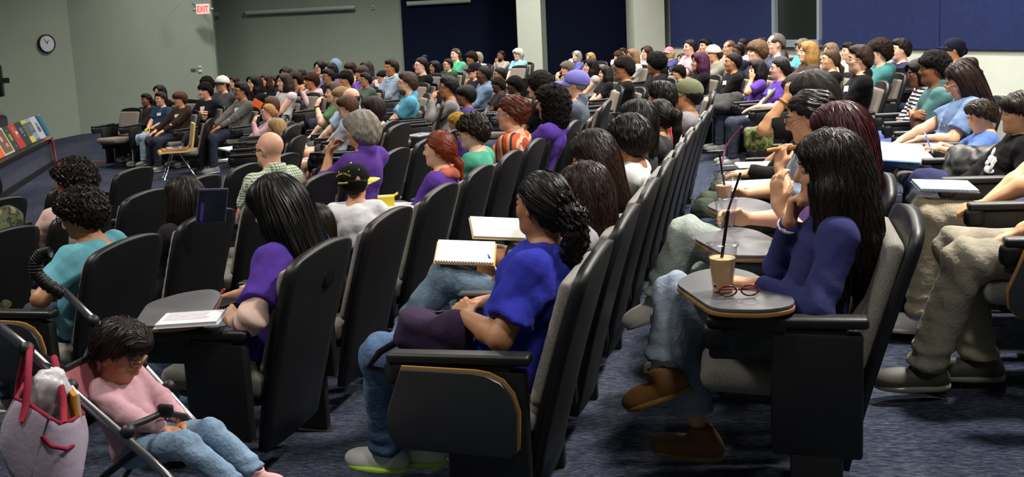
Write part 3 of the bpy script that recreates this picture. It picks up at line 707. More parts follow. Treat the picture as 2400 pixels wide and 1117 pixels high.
def shirt_sdf(sp):
    J = skeleton(sp); q = Sdf(); g = sp['g']; lo = sp['loose']; u, fw, P0 = J['u'], J['fw'], J['P0']; R = np.stack([fw, V(0, 1, 0), u], 1); t = .012 * lo
    q.ell(P0 + u * .0, V(.125 * g + t, .175 * g + t, .14), R, .06); q.ell(P0 + .15 * u + fw * .012 * g, V(.110 * g + t, .150 * g + t, .17), R, .07)
    q.ell(P0 + .33 * u, V(.112 * g + t, .160 * g + t, .165), R, .06)
    if sp['chest']:
        for sg in (1, -1): q.ell(P0 + .29 * u + fw * .085 * g + V(0, sg * .07, 0), V(.05, .065, .06) * sp['chest'], R, .06)
    q.ell(P0 + .07 * u + fw * .05, V(.10 * g, .14 * g, .10), R, .06)
    for sg in (1, -1): q.cap(J['N'] - u * .03 + V(0, sg * .03, 0), J['S' + ('L' if sg > 0 else 'R')] - u * .006, .05, .062 + t * .5, .04)
    q.keep(P0 - u * (.045 + sp['hem']), -u, .01)
    for sd, sg in (('L', 1), ('R', -1)):
        S0, E, W = J['S' + sd], J['E' + sd], J['W' + sd]; tg = .6 + .4 * g
        if sp['sleeve'] == 'none':
            q.cap(S0, S0 + (E - S0) * .15, .058 * tg, .05 * tg, .03, cut=(S0 + (E - S0) * .12, unit(E - S0))); continue
        if sp['sleeve'] == 'short':
            c = S0 + (E - S0) * .74; q.cap(S0, S0 + (E - S0) * 1.0, .06 * tg + t * .5, .062 * tg + t * .9, .035, cut=(c, unit(E - S0)))
        elif sp['sleeve'] == 'three':
            q.cap(S0, E, .06 * tg + t * .5, .054 * tg + t * .6, .035); c = E + (W - E) * .35; q.cap(E, W, .052 * tg + t * .6, .045 * tg + t * .5, .025, cut=(c, unit(W - E)))
        else:
            q.cap(S0, E, .058 * tg + t * .6, .048 * tg + t * .7, .035); c = E + (W - E) * .97
            q.cap(E, E + (W - E) * 1.05, .047 * tg + t * .7, .033 * tg + t * .4, .025, cut=(c, unit(W - E)))
    if sp['hood']: q.cap(J['N'] - u * .01 - fw * .07 + V(0, .07, 0), J['N'] - u * .01 - fw * .07 + V(0, -.07, 0), .055, .055, .05)
    if sp['collar']: q.cap(J['N'] - u * .025, J['N'] + u * .022 - fw * .006, .083, .074, .012)
    cr = .059 if not sp['collar'] else .060
    q.cap(J['N'] + u * .0 + fw * .012, J['N'] + u * .3 + fw * .04, cr, cr + .012, .012, 's'); q.ell(J['N'] + fw * .04 + u * .014, V(.036, .042, .032), None, .012, 's')
    q.disp(wob(.0065 * lo, 21, 3 + sp['seed'])); q.disp(wob(.0026, 55, 9 + sp['seed']))
    for sd in ('L', 'R'): q.disp(crease(J['E' + sd], J['W' + sd] - J['S' + sd], .007, 85, .09)); q.disp(crease(J['S' + sd] - u * .07, u + fw * .6, .005, 70, .1, 1.0))
    q.disp(crease(P0 + .1 * u + fw * .08, u, .006, 60, .16, .5)); return q, J
def trouser_sdf(sp):
    J = skeleton(sp); q = Sdf(); g = sp['g']; w = sp['wide']; u, P0 = J['u'], J['P0']; R = np.stack([J['fw'], V(0, 1, 0), u], 1)
    q.ell(P0, V(.122 * g, .172 * g, .13), R, .05); q.keep(P0 + u * .075, u, .01)
    for sd in ('L', 'R'):
        h, K, A = J['hip' + sd], J['K' + sd], J['A' + sd]; t = .6 + .4 * g
        if sp['legs'] == 'short':
            c = h + (K - h) * .8; q.cap(h, K, .098 * g, .085 * t * w, .05, cut=(c, unit(K - h))); continue
        q.cap(h, K, .094 * g + .004 * w, .064 * t + .006 * w, .05)
        e = K + (A - K) * (.98 if sp['legs'] == 'long' else .55)
        if sp['legs'] == 'capri': e = K + (A - K) * .8
        q.cap(K, A + (A - K) * .1, .062 * t + .008 * w, .036 + .017 * w + .012 * max(0, w - 1), .04, cut=(e, unit(A - K)))
    q.disp(wob(.0048 * min(w, 1.2), 20, 21 + sp['seed'])); q.disp(wob(.0022, 60, 22))
    for sd in ('L', 'R'):
        q.disp(crease(J['K' + sd], J['A' + sd] - J['hip' + sd], .008 * w, 75, .1)); q.disp(crease(J['A' + sd] + V(0, 0, .05), V(0, 0, 1), .008 * w, 95, .09)); q.disp(crease(J['hip' + sd] + V(.06, 0, .05), V(1, 0, .3), .007, 70, .1))
    return q, J
def shoe_sdf(sp, sd, kind='sneaker'):
    J = skeleton(sp); A, K, h = J['A' + sd], J['K' + sd], J['hip' + sd]; fd = unit(V(*(K - h)[:2], 0)); sh = unit(A - K)
    if sp['cross'] == sd: fd = unit(fd * .9 + V(0, 0, -.42))
    up = unit(V(0, 0, 1) - fd * fd[2]); sdv = np.cross(up, fd); R = np.stack([fd, sdv, up], 1); b = A - up * .072
    q = Sdf(); q.ell(b + fd * .05 + up * .028, V(.145, .047, .05), R, .02); q.ell(b + fd * -.035 + up * .05, V(.05, .041, .055), R, .03); q.ell(b + fd * .12 + up * .022, V(.065, .048, .036), R, .03)
    tall = {'boot': .05, 'sneaker': .025, 'slip': .0}[kind]
    q.cap(b + up * .05 - fd * .02, A + up * tall, .043, .045 + (.006 if kind == 'boot' else 0), .025, cut=(A + up * tall, up))
    q.cap(A + up * (tall + .003), A + up * (tall + .12), .034, .034, .005, 's')
    q.keep(b + up * .006, -up, .004); return q, (b, fd, sdv, up)
def sole_sdf(fr, thick=.022):
    b, fd, sdv, up = fr; R = np.stack([fd, sdv, up], 1); q = Sdf()
    q.ell(b + fd * .10, V(.088, .053, .2), R, .0); q.ell(b - fd * .02, V(.078, .046, .2), R, .05); q.ell(b + fd * .04, V(.10, .043, .2), R, .05)
    q.keep(b + up * .016, up, .004); q.keep(b - up * (thick - .016), -up, .004); return q

# ------------------------------------------------------------------ hair, in head axes (x forward, y left, z up, origin in the skull)
def groove0(a, n, seed=0):
    def fn(x, y, z):
        an = np.arctan2(y, x + .03); return .8 * a * (np.sin(an * n * .35 + 7 * z + 2.2 * np.sin(z * 18 + an * 2 + seed)) + .7 * np.sin(an * n * 1.6 + 2 * np.sin(z * 40 + seed)))
    return fn
def curls(a, f, seed=0):
    def fn(x, y, z):
        return a * (np.sin(x * f + 2.1 * np.sin(y * f * .6 + seed)) * np.sin(y * f * 1.07 + 2 * np.sin(z * f * .7)) * np.sin(z * f * .93 + 2 * np.sin(x * f * .8 + seed)) + .5 * np.sin(x * f * 2 + y * f * 1.7 + seed) * np.sin(z * f * 2.1))
    return fn
HL = V(-.95, 0, 1)                                        # rising hairline: ear to forehead
def hair_sdf(style, sc=1.0, seed=0):
    q = Sdf(); capped = style.endswith('+cap'); style = style.replace('+cap', '')
    def groove(a, n, sd=0): return groove0(a * sc, n, sd)
    def shell(t=.013, cut=-.008, face=True, wid=0.0):
        q.ell(V(-.016, 0, .038), V(.098 + t, .081 + t + wid, .086 + t), None, .02); q.ell(V(-.045, 0, -.015), V(.070 + t, .074 + t + wid, .085), None, .04)
        nz = unit(-HL); f1, f2 = 5.1 + seed, 2.3 + seed
        q.add('i', lambda x, y, z: x * nz[0] + (z - cut) * nz[2] + .007 * np.sin(np.arctan2(y, x) * 11 + f1) + .004 * np.sin(np.arctan2(y, x) * 27 + f2), [-9] * 3, [9] * 3, .008)
        if face: q.ell(V(.115, 0, -.005), V(.055, .07, .075), None, .015, 's')
    def fringe(z0=.03, t=.016):
        f = Sdf(); q.ell(V(.026, 0, .055), V(.074 + t, .072 + t, .066), None, .02); q.ell(V(.125, 0, z0 - .055), V(.06, .075, .06), None, .012, 's')
    def curtain(bot, wid=.1, depth=.095, opening=.066):
        q.ell(V(-.03, 0, (bot + .05) / 2), V(depth, wid, (.05 - bot) / 2 + .03), None, .04); q.ell(V(.125, 0, -.06), V(.105, opening, .17), None, .02, 's'); q.keep(V(0, 0, bot), V(0, 0, -1), .015)
    if style == 'short': shell(.014, -.002); q.ell(V(.025, 0, .095), V(.07, .066, .04), None, .03); q.disp(groove(.003, 30, seed)); q.disp(curls(.004, 60, seed))
    elif style == 'buzz': shell(.006, .0)
    elif style == 'messy': shell(.02, -.005); fringe(.05, .02); q.ell(V(0, 0, .115), V(.075, .068, .03), None, .03); q.disp(curls(.007, 75, seed))
    elif style == 'bowl': shell(.02, -.012, True, .004); fringe(.028, .02); q.disp(groove(.0028, 34, seed))
    elif style == 'mop': shell(.026, -.03, True, .008); fringe(.03, .026); q.disp(curls(.005, 55, seed)); q.disp(groove(.003, 26, seed))
    elif style == 'curlyshort': shell(.03, -.012, True, .008); fringe(.05, .03); q.disp(curls(.011, 95, seed))
    elif style == 'afro': q.ell(V(-.03, 0, .06), V(.145, .14, .135), None, .03); q.ell(V(.13, 0, -.06), V(.09, .085, .12), None, .02, 's'); q.keep(V(0, 0, -.085), V(.35, 0, -1), .02); q.disp(curls(.011, 88, seed))
    elif style == 'curlylong': shell(.034, -.02, True, .01); fringe(.055, .03); curtain(-.2, .135, .115, .075); q.disp(curls(.013, 80, seed))
    elif style == 'receding': shell(.012, .045); q.ell(V(.03, 0, .05), V(.06, .088, .05), None, .02); q.ell(V(.09, 0, .09), V(.075, .06, .06), None, .02, 's'); q.disp(groove(.002, 30, seed))
    elif style == 'ring': q.ell(V(-.02, 0, -.005), V(.098, .084, .062), None, .02); q.keep(V(0, 0, .0), -HL, .01); q.ell(V(.125, 0, 0), V(.12, .1, .12), None, .01, 's'); q.disp(groove(.0015, 30, seed))
    elif style == 'volume': shell(.03, -.02, True, .008); fringe(.065, .028); q.ell(V(-.05, 0, -.03), V(.085, .09, .085), None, .04); q.disp(groove(.005, 20, seed)); q.disp(curls(.004, 50, seed))
    elif style == 'bob': shell(.02, -.02, True, .006); fringe(.05, .02); curtain(-.15, .098, .1, .068); q.disp(groove(.0025, 32, seed))
    elif style == 'bobbangs': shell(.02, -.02, True, .006); fringe(.03, .022); curtain(-.13, .096, .098, .07); q.disp(groove(.003, 30, seed))
    elif style == 'longbig':
        shell(.022, -.02, True, .008); fringe(.058, .02); curtain(-.2, .128, .11, .06); q.ell(V(-.10, 0, -.27), V(.075, .15, .27), None, .07)
        for sg in (1, -1): q.cap(V(.0, sg * .10, -.08), V(.0, sg * .15, -.42), .05, .03, .06); q.cap(V(.01, sg * .09, -.12), V(.09, sg * .11, -.40), .03, .02, .04)
        q.disp(groove(.005, 26, seed))
    elif style in ('long', 'longbangs', 'longwide'):
        shell(.018, -.02, True, .004); fringe(.06 if style != 'longbangs' else .03, .018)
        w = .105 if style != 'longwide' else .135; curtain(-.17, w, .1, .066)
        for sg in (1, -1): q.cap(V(-.02, sg * w * .72, -.10), V(-.035, sg * w * .95, -.36), .042, .026, .05)
        q.ell(V(-.085, 0, -.2), V(.05, w * .95, .21), None, .06); q.disp(groove(.003, 34, seed))
    elif style == 'longfront':
        shell(.018, -.02, True, .004); fringe(.06, .018); curtain(-.17, .105, .1, .062)
        for sg in (1, -1): q.cap(V(.0, sg * .082, -.10), V(.055, sg * .105, -.36), .04, .024, .05)
        q.ell(V(-.085, 0, -.2), V(.05, .1, .2), None, .06); q.disp(groove(.003, 34, seed))
    elif style in ('pony', 'lowpony', 'bun', 'highbun', 'updo', 'slick'):
        shell(.009, -.002); q.ell(V(-.07, 0, -.01), V(.055, .07, .075), None, .03)
        if style == 'pony': q.cap(V(-.115, 0, .04), V(-.165, 0, .02), .024, .03, .02); q.cap(V(-.165, 0, .02), V(-.17, 0, -.10), .034, .034, .03); q.cap(V(-.17, 0, -.10), V(-.15, 0, -.26), .034, .012, .03)
        if style == 'lowpony': q.cap(V(-.115, 0, -.06), V(-.15, 0, -.11), .022, .026, .02); q.cap(V(-.15, 0, -.11), V(-.165, 0, -.26), .03, .014, .03)
        if style == 'bun': q.ell(V(-.125, 0, -.02), V(.04, .048, .045), None, .015)
        if style == 'highbun': q.ell(V(-.075, 0, .13), V(.042, .042, .038), None, .015)
        if style == 'updo': q.ell(V(-.10, 0, .03), V(.055, .062, .075), None, .03)
        q.disp(groove(.0018, 36, seed))
        if style in ('bun', 'updo'): q.disp(curls(.005, 70, seed))
    elif style == 'curlypony':
        shell(.010, -.002); q.ell(V(-.07, 0, -.01), V(.055, .07, .075), None, .03); q.disp(groove(.0018, 36, seed))
        t = Sdf(); q.ell(V(-.145, .0, -.03), V(.045, .05, .06), None, .01); q.ell(V(-.165, 0, -.10), V(.048, .058, .075), None, .03); q.ell(V(-.15, 0, -.17), V(.035, .05, .05), None, .03)
        q.disp(lambda x, y, z: np.where(x < -.115, curls(.010, 85, seed)(x, y, z), 0))
    elif style == 'halfup': shell(.014, -.012); curtain(-.16, .1, .1, .066); q.ell(V(-.085, 0, -.17), V(.05, .105, .2), None, .06); q.cap(V(-.07, 0, .11), V(-.12, 0, .08), .035, .04, .03); q.disp(groove(.003, 30, seed))
    if capped:
        e = Sdf().ell(V(-.018, 0, .045), V(.110, .090, .092)).ops[0][1]
        q.add('s', lambda x, y, z: np.maximum(e(x, y, z) * 0 - 1 + 0 * x, .016 - z - .08 * x) if False else np.maximum(e(x, y, z) - .03, .016 - z - .08 * x), [-.3] * 3, [.3] * 3, .003)
    return q
CURLY = {'curlyshort', 'afro', 'curlylong', 'messy'}
def strands(q, n, step, length, rad, seed=0, curl=0.0, top=.02, down=V(0, 0, -1), spread=.55, off=.0015):
    """flowing locks traced over the hair surface; returns vertices and faces of thin tapered ribbons"""
    r = np.random.RandomState(seed); p = r.randn(n * 3, 3); p /= np.linalg.norm(p, axis=1)[:, None]; p = p[p[:, 2] > -.15][:n] * V(.12, .1, .12) + V(-.02, 0, .035)
    def grad(p, e=.003):
        g = np.stack([q.at(p + V(*d) * e) - q.at(p - V(*d) * e) for d in ((1, 0, 0), (0, 1, 0), (0, 0, 1))], 1); return g / (np.linalg.norm(g, axis=1)[:, None] + 1e-9)
    for _ in range(3):
        g = grad(p); p = p - g * (q.at(p) - off)[:, None]
    ok = np.abs(q.at(p)) < .012; p = p[ok]; n = len(p); lift = off + r.rand(n) * .004
    path = [p.copy()]; nrm = [grad(p)]; az = r.rand(n) * 6.28; fr = 40 + r.rand(n) * 45; steps = int(length / step); ln = .55 + .45 * r.rand(n)
    for i in range(steps):
        g = nrm[-1]; out = np.stack([p[:, 0] + .02, p[:, 1], np.zeros(n)], 1); out /= np.linalg.norm(out, axis=1)[:, None] + 1e-9
        d = down[None, :] + out * spread * np.clip((p[:, 2] - .02) / .1, 0, 1)[:, None] * np.where(p[:, :1] > .0, V(-1.4, 1.0, 0)[None, :], V(1, 1, 1)[None, :])
        d = d - g * (d * g).sum(1)[:, None]; d /= np.linalg.norm(d, axis=1)[:, None] + 1e-9
        if curl: sd_ = np.cross(g, d); d = d + sd_ * (curl * np.sin(az + fr * i * step))[:, None]
        live = (i * step < length * ln)[:, None]
        p2 = p + d * step; v = q.at(p2); g2 = grad(p2); p2 = p2 - g2 * np.clip(v - lift, -.02, .006)[:, None]
        p = np.where(live, p2, p); path.append(p.copy()); nrm.append(np.where(live, g2, g))
    P = np.stack(path, 1); G = np.stack(nrm, 1); m = P.shape[1]
    T = np.gradient(P, axis=1); T /= np.linalg.norm(T, axis=2)[:, :, None] + 1e-9; B = np.cross(T, G)
    w = rad * (.4 + .6 * np.sin(np.linspace(.3, 2.9, m)))[None, :, None] * (.5 + r.rand(n))[:, None, None]
    tw = (r.rand(n) - .5)[:, None, None] * .9; Bt = B + G * tw
    vs = np.stack([P + Bt * w, P - Bt * w], 2).reshape(-1, 3)
    ii = (np.arange(n)[:, None] * m + np.arange(m - 1)[None, :]) * 2
    return vs, (ii[..., None] + np.array([0, 1, 3, 2])).reshape(-1, 4)
# ------------------------------------------------------------------ chairs
def shell_mesh():
    bm = bmesh.new(); rows = []
    prof = [(0.16, -0.105, .215), (0.3, -0.135, .232), (0.45, -0.172, .245), (0.6, -0.213, .255), (0.75, -0.258, .262), (0.84, -0.287, .262), (0.885, -0.301, .254), (0.91, -0.309, .236), (0.923, -0.313, .205)]
    for z, x, w in prof:
        rows.append([(x - 0.012 * (1 - (k / 5 - 1) ** 2), w * (k / 5 - 1), z + (0.022 * (1 - (k / 5 - 1) ** 2) if z > .88 else 0)) for k in range(11)])
    n = len(rows); fr = [[bm.verts.new((x, y, z)) for x, y, z in r] for r in rows]; bk = [[bm.verts.new((x - .036, y * .985, z - .004)) for x, y, z in r] for r in rows]
    for i in range(n - 1):
        for k in range(10):
            bm.faces.new((fr[i][k], fr[i][k + 1], fr[i + 1][k + 1], fr[i + 1][k])); bm.faces.new((bk[i][k], bk[i + 1][k], bk[i + 1][k + 1], bk[i][k + 1]))
        bm.faces.new((fr[i][0], fr[i + 1][0], bk[i + 1][0], bk[i][0])); bm.faces.new((fr[i][10], bk[i][10], bk[i + 1][10], fr[i + 1][10]))
    for k in range(10):
        bm.faces.new((fr[-1][k], fr[-1][k + 1], bk[-1][k + 1], bk[-1][k])); bm.faces.new((fr[0][k], bk[0][k], bk[0][k + 1], fr[0][k + 1]))
    es = [e for e in bm.edges if (lambda a, b: a > 0.9)(e.calc_face_angle(0), 0)]
    bmesh.ops.bevel(bm, geom=es, offset=.011, segments=3, affect='EDGES', profile=.5); bmesh.ops.recalc_face_normals(bm, faces=bm.faces)
    return bm_mesh('back_shell', bm, True)
def sd_mesh(name, q, h): return mesh_np(name, *q.mesh(h))
q = Sdf(); Rb = rotm(0, -16.5); q.box(V(-.2165, 0, .675), V(.026, .222, .215), Rb, .024, 0); q.ell(V(-.170, 0, .56), V(.024, .16, .1), Rb, .03)
ME_PAD = sd_mesh('back_cushion', q, .016)
q = Sdf(); q.box(V(.075, 0, .425), V(.235, .235, .045), rotm(0, -2), .04, 0); q.ell(V(.24, 0, .43), V(.07, .2, .05), None, .03)
ME_SEAT = sd_mesh('seat_cushion', q, .018)
q = Sdf(); q.box(V(.06, 0, .375), V(.20, .21, .035), rotm(0, -3), .03, 0); ME_PAN = sd_mesh('seat_pan', q, .02)
ME_SHELL = shell_mesh()
def arm_mesh(y):
    bm = bmesh.new(); box(bm, (.46, .062, .034), (.045, y, .668), (0, .03, 0), .012, 3); bm2 = bm_mesh('armrest', bm, angle=40); return bm2
def arm_box(y):
    bm = bmesh.new(); box(bm, (.40, .042, .10), (.07, y, .60), (0, .03, 0), .014); lathe_pts = None
    box(bm, (.09, .06, .09), (.245, y, .615), bev=.03, seg=3); return bm_mesh('arm_bracket', bm, angle=40)
def post_mesh(y, w=.05):
    bm = bmesh.new(); box(bm, (.26, w, .38), (-.04, y, .45), bev=.012); box(bm, (.15, w * .9, .27), (-.04, y, .14), bev=.01); box(bm, (.2, .07, .012), (-.04, y, .006), bev=.004); return bm_mesh('support_post', bm, angle=40)
AR = {y: (arm_mesh(y), arm_box(y), post_mesh(y)) for y in (.335, -.335)}
def tablet_outline():
    return [(-.20, -.115), (-.17, -.15), (.02, -.17), (.16, -.15), (.20, -.10), (.215, 0), (.20, .09), (.15, .14), (.05, .165), (-.10, .165), (-.19, .13)]
def chamfer_outline(w, h, r): return rrect(w, h, r, 6)
FT = [(.15, 0), (.205, -.15), (.20, -.215), (.165, -.255), (-.185, -.255), (-.205, -.235), (-.212, -.12), (-.197, -.065), (-.165, -.025), (-.12, -.005), (-.08, 0)]
bm = bmesh.new(); prism(bm, FT, .016, bev=.004); ME_FTOP = bm_mesh('tablet', bm, angle=40)
bm = bmesh.new(); prism(bm, [(x * 1.02 + (.002 if x > 0 else -.002), y * 1.02 + .005) for x, y in FT], .010, bev=.002); ME_FEDGE = bm_mesh('tablet_edge', bm, angle=40)
SHELL_M = plastic('#0b0c0e', .46); PAD_M = fabric('#8a8680'); PAD_F = fabric('#857c72'); EDGE_M = wood('#9a7440'); TAB_M = plastic('#26282b', .42)
CHAIRS = []
def chair(x, y, rz, label, group=None, mirror_arm=False, pad=None, tablet=False, z=None, noarm=False):
    noarm = noarm or 'plywood chair' in label; mirror_arm = mirror_arm and not noarm
    z = float(floor_z(x, y)) if z is None else z
    t = thing('auditorium_seat', label, 'chair', (x, y, z), rz, group)
    link('back_shell', ME_SHELL, t, SHELL_M); link('back_cushion', ME_PAD, t, pad or PAD_M); link('seat_cushion', ME_SEAT, t, pad or PAD_M); link('seat_pan', ME_PAN, t, SHELL_M)
    sides = ([] if noarm else [.335]) + ([-.335] if mirror_arm else [])
    for s in sides:
        for nm, me in zip(('armrest', 'arm_bracket', 'support_post'), AR[s]): link(nm, me, t, SHELL_M)
    if tablet:
        for nm, me, m, dy in (('tablet_edge', ME_FEDGE, EDGE_M, .378), ('tablet', ME_FTOP, TAB_M, .394)):
            o = link(nm, me, t, m); o.rotation_euler = (math.pi / 2, 0, math.pi); o.location = (.03, dy - .012, .655)
            o.matrix_basis = Matrix.Translation((.06, dy - .004, .645)) @ Matrix(((1, 0, 0, 0), (0, 0, 1, 0), (0, 1, 0, 0), (0, 0, 0, 1)))
    CHAIRS.append((x, y)); return t

# ------------------------------------------------------------------ shared small parts of people
def eye_mesh(zl=.0045):
    bm = bmesh.new(); bmesh.ops.create_uvsphere(bm, u_segments=18, v_segments=14, radius=.0125); bmesh.ops.rotate(bm, matrix=Matrix.Rotation(math.pi / 2, 3, 'Y'), verts=bm.verts)
    for f in bm.faces:
        c = f.calc_center_median().normalized(); a = math.degrees(math.acos(max(-1, min(1, c.x)))); f.material_index = 2 if a < 16 else 1 if a < 33 else 0; f.smooth = True
    r = bmesh.ops.create_uvsphere(bm, u_segments=14, v_segments=12, radius=.0136)
    dl = [v for v in r['verts'] if v.co.z < zl or v.co.x < -.004]; bmesh.ops.delete(bm, geom=dl, context='VERTS')
    for f in bm.faces:
        if f.calc_center_median().length > .0129: f.material_index = 3; f.smooth = True
    me = bpy.data.meshes.new('eye'); bm.to_mesh(me); bm.free()
    for m in (plain('#a8a09a', .25), plain('#2a1a10', .2), plain('#050505', .1), None): me.materials.append(m)
    return me
ME_EYE = eye_mesh(); ME_EYED = eye_mesh(-.006); ME_EYEC = eye_mesh(-.0125)
def brow_mesh(sg):
    bm = bmesh.new(); tube(bm, [(.096, sg * .012, .026), (.0945, sg * .024, .031), (.088, sg * .038, .031), (.077, sg * .050, .026)], [.003, .004, .0035, .0015], 6); return bm_mesh('eyebrow', bm, True)
ME_BROW = {s: brow_mesh(s) for s in (1, -1)}
def glasses_mesh(kind):
    bm = bmesh.new(); r = .0022 if kind == 'thin' else .0034
    for sg in (1, -1):
        pts = [(.112 - .004 * abs(math.cos(a)), sg * .034 + .025 * math.cos(a), -.002 + (.02 if kind != 'thin' else .017) * math.sin(a)) for a in np.linspace(0, 2 * math.pi, 17)]
        tube(bm, pts, r, 6); tube(bm, [(.107, sg * .059, .006), (.08, sg * .075, .008), (.0, sg * .083, .008), (-.02, sg * .083, -.012)], r, 6)
    tube(bm, [(.112, .009, .003), (.117, 0, .006), (.112, -.009, .003)], r, 6); return bm_mesh('glasses', bm, True)
ME_GL = {k: glasses_mesh(k) for k in ('thin', 'thick')}
def lens_mesh():
    bm = bmesh.new()
    for sg in (1, -1):
        rr = bmesh.ops.create_circle(bm, cap_ends=True, segments=16, radius=1.0); bmesh.ops.transform(bm, matrix=Matrix.Translation((.110, sg * .034, -.002)) @ Matrix.Rotation(math.pi / 2, 4, 'Y') @ Matrix.Diagonal((.019, .024, 1, 1)), verts=rr['verts'])
    return bm_mesh('lens', bm)
ME_LENS = lens_mesh()
bm = bmesh.new(); box(bm, (.003, .085, .055), bev=.001); ME_TAG = bm_mesh('name_tag', bm)
bm = bmesh.new(); box(bm, (.0035, .085, .014), (.0002, 0, .02)); ME_TAGBAR = bm_mesh('name_tag_stripe', bm)
def cap_sdf(kind):
    q = Sdf(); q.ell(V(-.018, 0, .045), V(.118, .098, .098), None, .02); q.keep(V(0, 0, .018), V(.08, 0, -1), .006); return q
def brim_mesh():
    bm = bmesh.new(); n, m = 13, 6; g = []
    for k in range(n):
        u = k / (n - 1) * 2 - 1; x0 = -.018 + .116 * math.sqrt(max(0, 1 - (u * .9) ** 2)); y = u * .086
        g.append([(x0 - .012 + (.085 * (1 - abs(u) ** 2.6) + .012) * v, y * (1 - .12 * v), .026 - .022 * u * u * (.4 + .6 * v) - .016 * v * v + .004) for v in np.linspace(0, 1, m)])
    t = [[bm.verts.new(p) for p in r] for r in g]; b = [[bm.verts.new((p[0], p[1], p[2] - .0045)) for p in r] for r in g]
    for k in range(n - 1):
        for v in range(m - 1): bm.faces.new((t[k][v], t[k][v + 1], t[k + 1][v + 1], t[k + 1][v])); bm.faces.new((b[k][v], b[k + 1][v], b[k + 1][v + 1], b[k][v + 1]))
        bm.faces.new((t[k][m - 1], b[k][m - 1], b[k + 1][m - 1], t[k + 1][m - 1]))
    bmesh.ops.recalc_face_normals(bm, faces=bm.faces); return bm_mesh('brim', bm, True)
HATS = {}
TASKS, RES = {}, {}
def task(key, fn):
    if key not in TASKS: TASKS[key] = fn
    return key
def lod_body(sp):
    q, J = body_sdf(sp); fine = []
    if sp['lod'] > .0145: h = .0142
    else:
        h = sp['lod'] * 1.5; H = J['H']; r_ = V(.11, .09, .125) * sp['hs']; lo, hi = H - r_, H + r_; fine.append((lo, hi, V(h * .72, h * .72, h * .54)))
        for sd in ('L', 'R'): c = J['W' + sd] + J['f' + sd] * .09; fine.append((c - .065, c + .065, V(h * .62, h * .62, h * .62)))
    v, f = q.mesh(h, fine)
    p = (v - J['H']) @ J['HR']; lip = np.clip(1 - np.linalg.norm((p - V(.09, 0, -.065)) / V(.022, .026, .0135), axis=1), 0, .45) / .45
    return v, f, lip * (p[:, 0] > .06)
def kv(sp): return tuple((k, tuple(np.round(v, 3).ravel()) if isinstance(v, np.ndarray) else (tuple(tuple(np.round(np.asarray(w, float).ravel(), 3)) for w in v) if isinstance(v, tuple) else v)) for k, v in sorted(sp.items()))
PEOPLE = []
def person(label, loc, rz, scale=1.0, skinc='#c08a68', hair=('short', '#1a1412'), shirt='#444444', pants='#2a3040', shoes='#777777', extras=(), group=None, strand=None, shoe_kind='sneaker', shirt_mat=None, pants_mat=None, eyes=True, hsc=1.0, **kw):
    if hair and hair[0] and any(e[0] == 'cap' for e in extras): hair = (hair[0] + '+cap', hair[1])
    sp = dict(BASE); sp.update(kw); sp['bare'] = not (pants and sp['legs'] == 'long' and sp['lod'] > .012)
    raised = any(isinstance(sp[q], str) and sp[q] in ('chin', 'mouth', 'cheek', 'fist') for q in 'LR')
    pick = lambda ks: kv({k: v for k, v in sp.items() if k in ks})
    legk = ('kneeL', 'kneeR', 'ankL', 'ankR', 'lod', 'g', 'lean')
    body = task(('b',) + pick(set(sp) - {'sleeve', 'loose', 'wide', 'seed', 'collar', 'hood', 'chest', 'hem', 'cross', 'feet'} - (set() if sp['bare'] else {'legs', 'kneeL', 'kneeR', 'ankL', 'ankR'})), lambda: lod_body(sp))
    sh = task(('s',) + pick({'L', 'R', 'g', 'lean', 'nb', 'sleeve', 'loose', 'collar', 'hood', 'chest', 'hem', 'seed', 'lod'} | ({'hy', 'hp', 'hr'} if raised else set())), lambda: shirt_sdf(sp)[0].mesh(sp['lod'] * 1.3)) if shirt else None
    tr = task(('t',) + pick(set(legk) | {'legs', 'wide', 'seed'}), lambda: trouser_sdf(sp)[0].mesh(sp['lod'] * 1.5)) if pants else None
    sk = {}
    if sp['feet']:
        for sd in ('L', 'R'):
            q, fr = shoe_sdf(sp, sd, shoe_kind); A = sp['ank' + sd]
            key = (tuple(np.round(A, 3)), tuple(np.round(sp['knee' + sd] - A, 3)), shoe_kind, sp['lod'], sp['cross'] == sd, sd)
            sk[sd] = (task(('f',) + key, lambda q=q: q.mesh(max(.007, sp['lod'] * .6))), task(('o',) + key, lambda fr=fr: sole_sdf(fr).mesh(max(.008, sp['lod'] * .7))))
    hk = None
    if hair and hair[0]:
        hh = .0075 if sp['lod'] < .0125 else .0105; seed = kw.get('seed', 0); hk = task(('h', hair[0], hh, seed, bool(strand)), lambda: hair_sdf(hair[0], .4 if strand else 1.0, seed).mesh(hh))
    stk = None
    if strand: stk = task(('st', hair[0], strand, kw.get('seed', 0)), lambda: strands(hair_sdf(hair[0], .4, kw.get('seed', 0)), *strand, down=unit(V(-1, 0, -.4)) if hair[0] in ('curlypony', 'pony', 'lowpony', 'bun', 'updo', 'slick') else V(0, 0, -1)))
    PEOPLE.append(dict(label=label, loc=loc, rz=rz, scale=scale, skin=skinc, hair=hair, shirt=shirt, pants=pants, shoes=shoes, extras=extras, group=group, body=body, sh=sh, tr=tr, sk=sk, hk=hk, stk=stk, sp=sp,
                       smat=shirt_mat, pmat=pants_mat, eyes=eyes, kind=shoe_kind))
    return PEOPLE[-1]
def head_mat(J): return Matrix(((*J['HR'][0], J['H'][0]), (*J['HR'][1], J['H'][1]), (*J['HR'][2], J['H'][2]), (0, 0, 0, 1))) @ Matrix.Scale(J['hs'], 4)
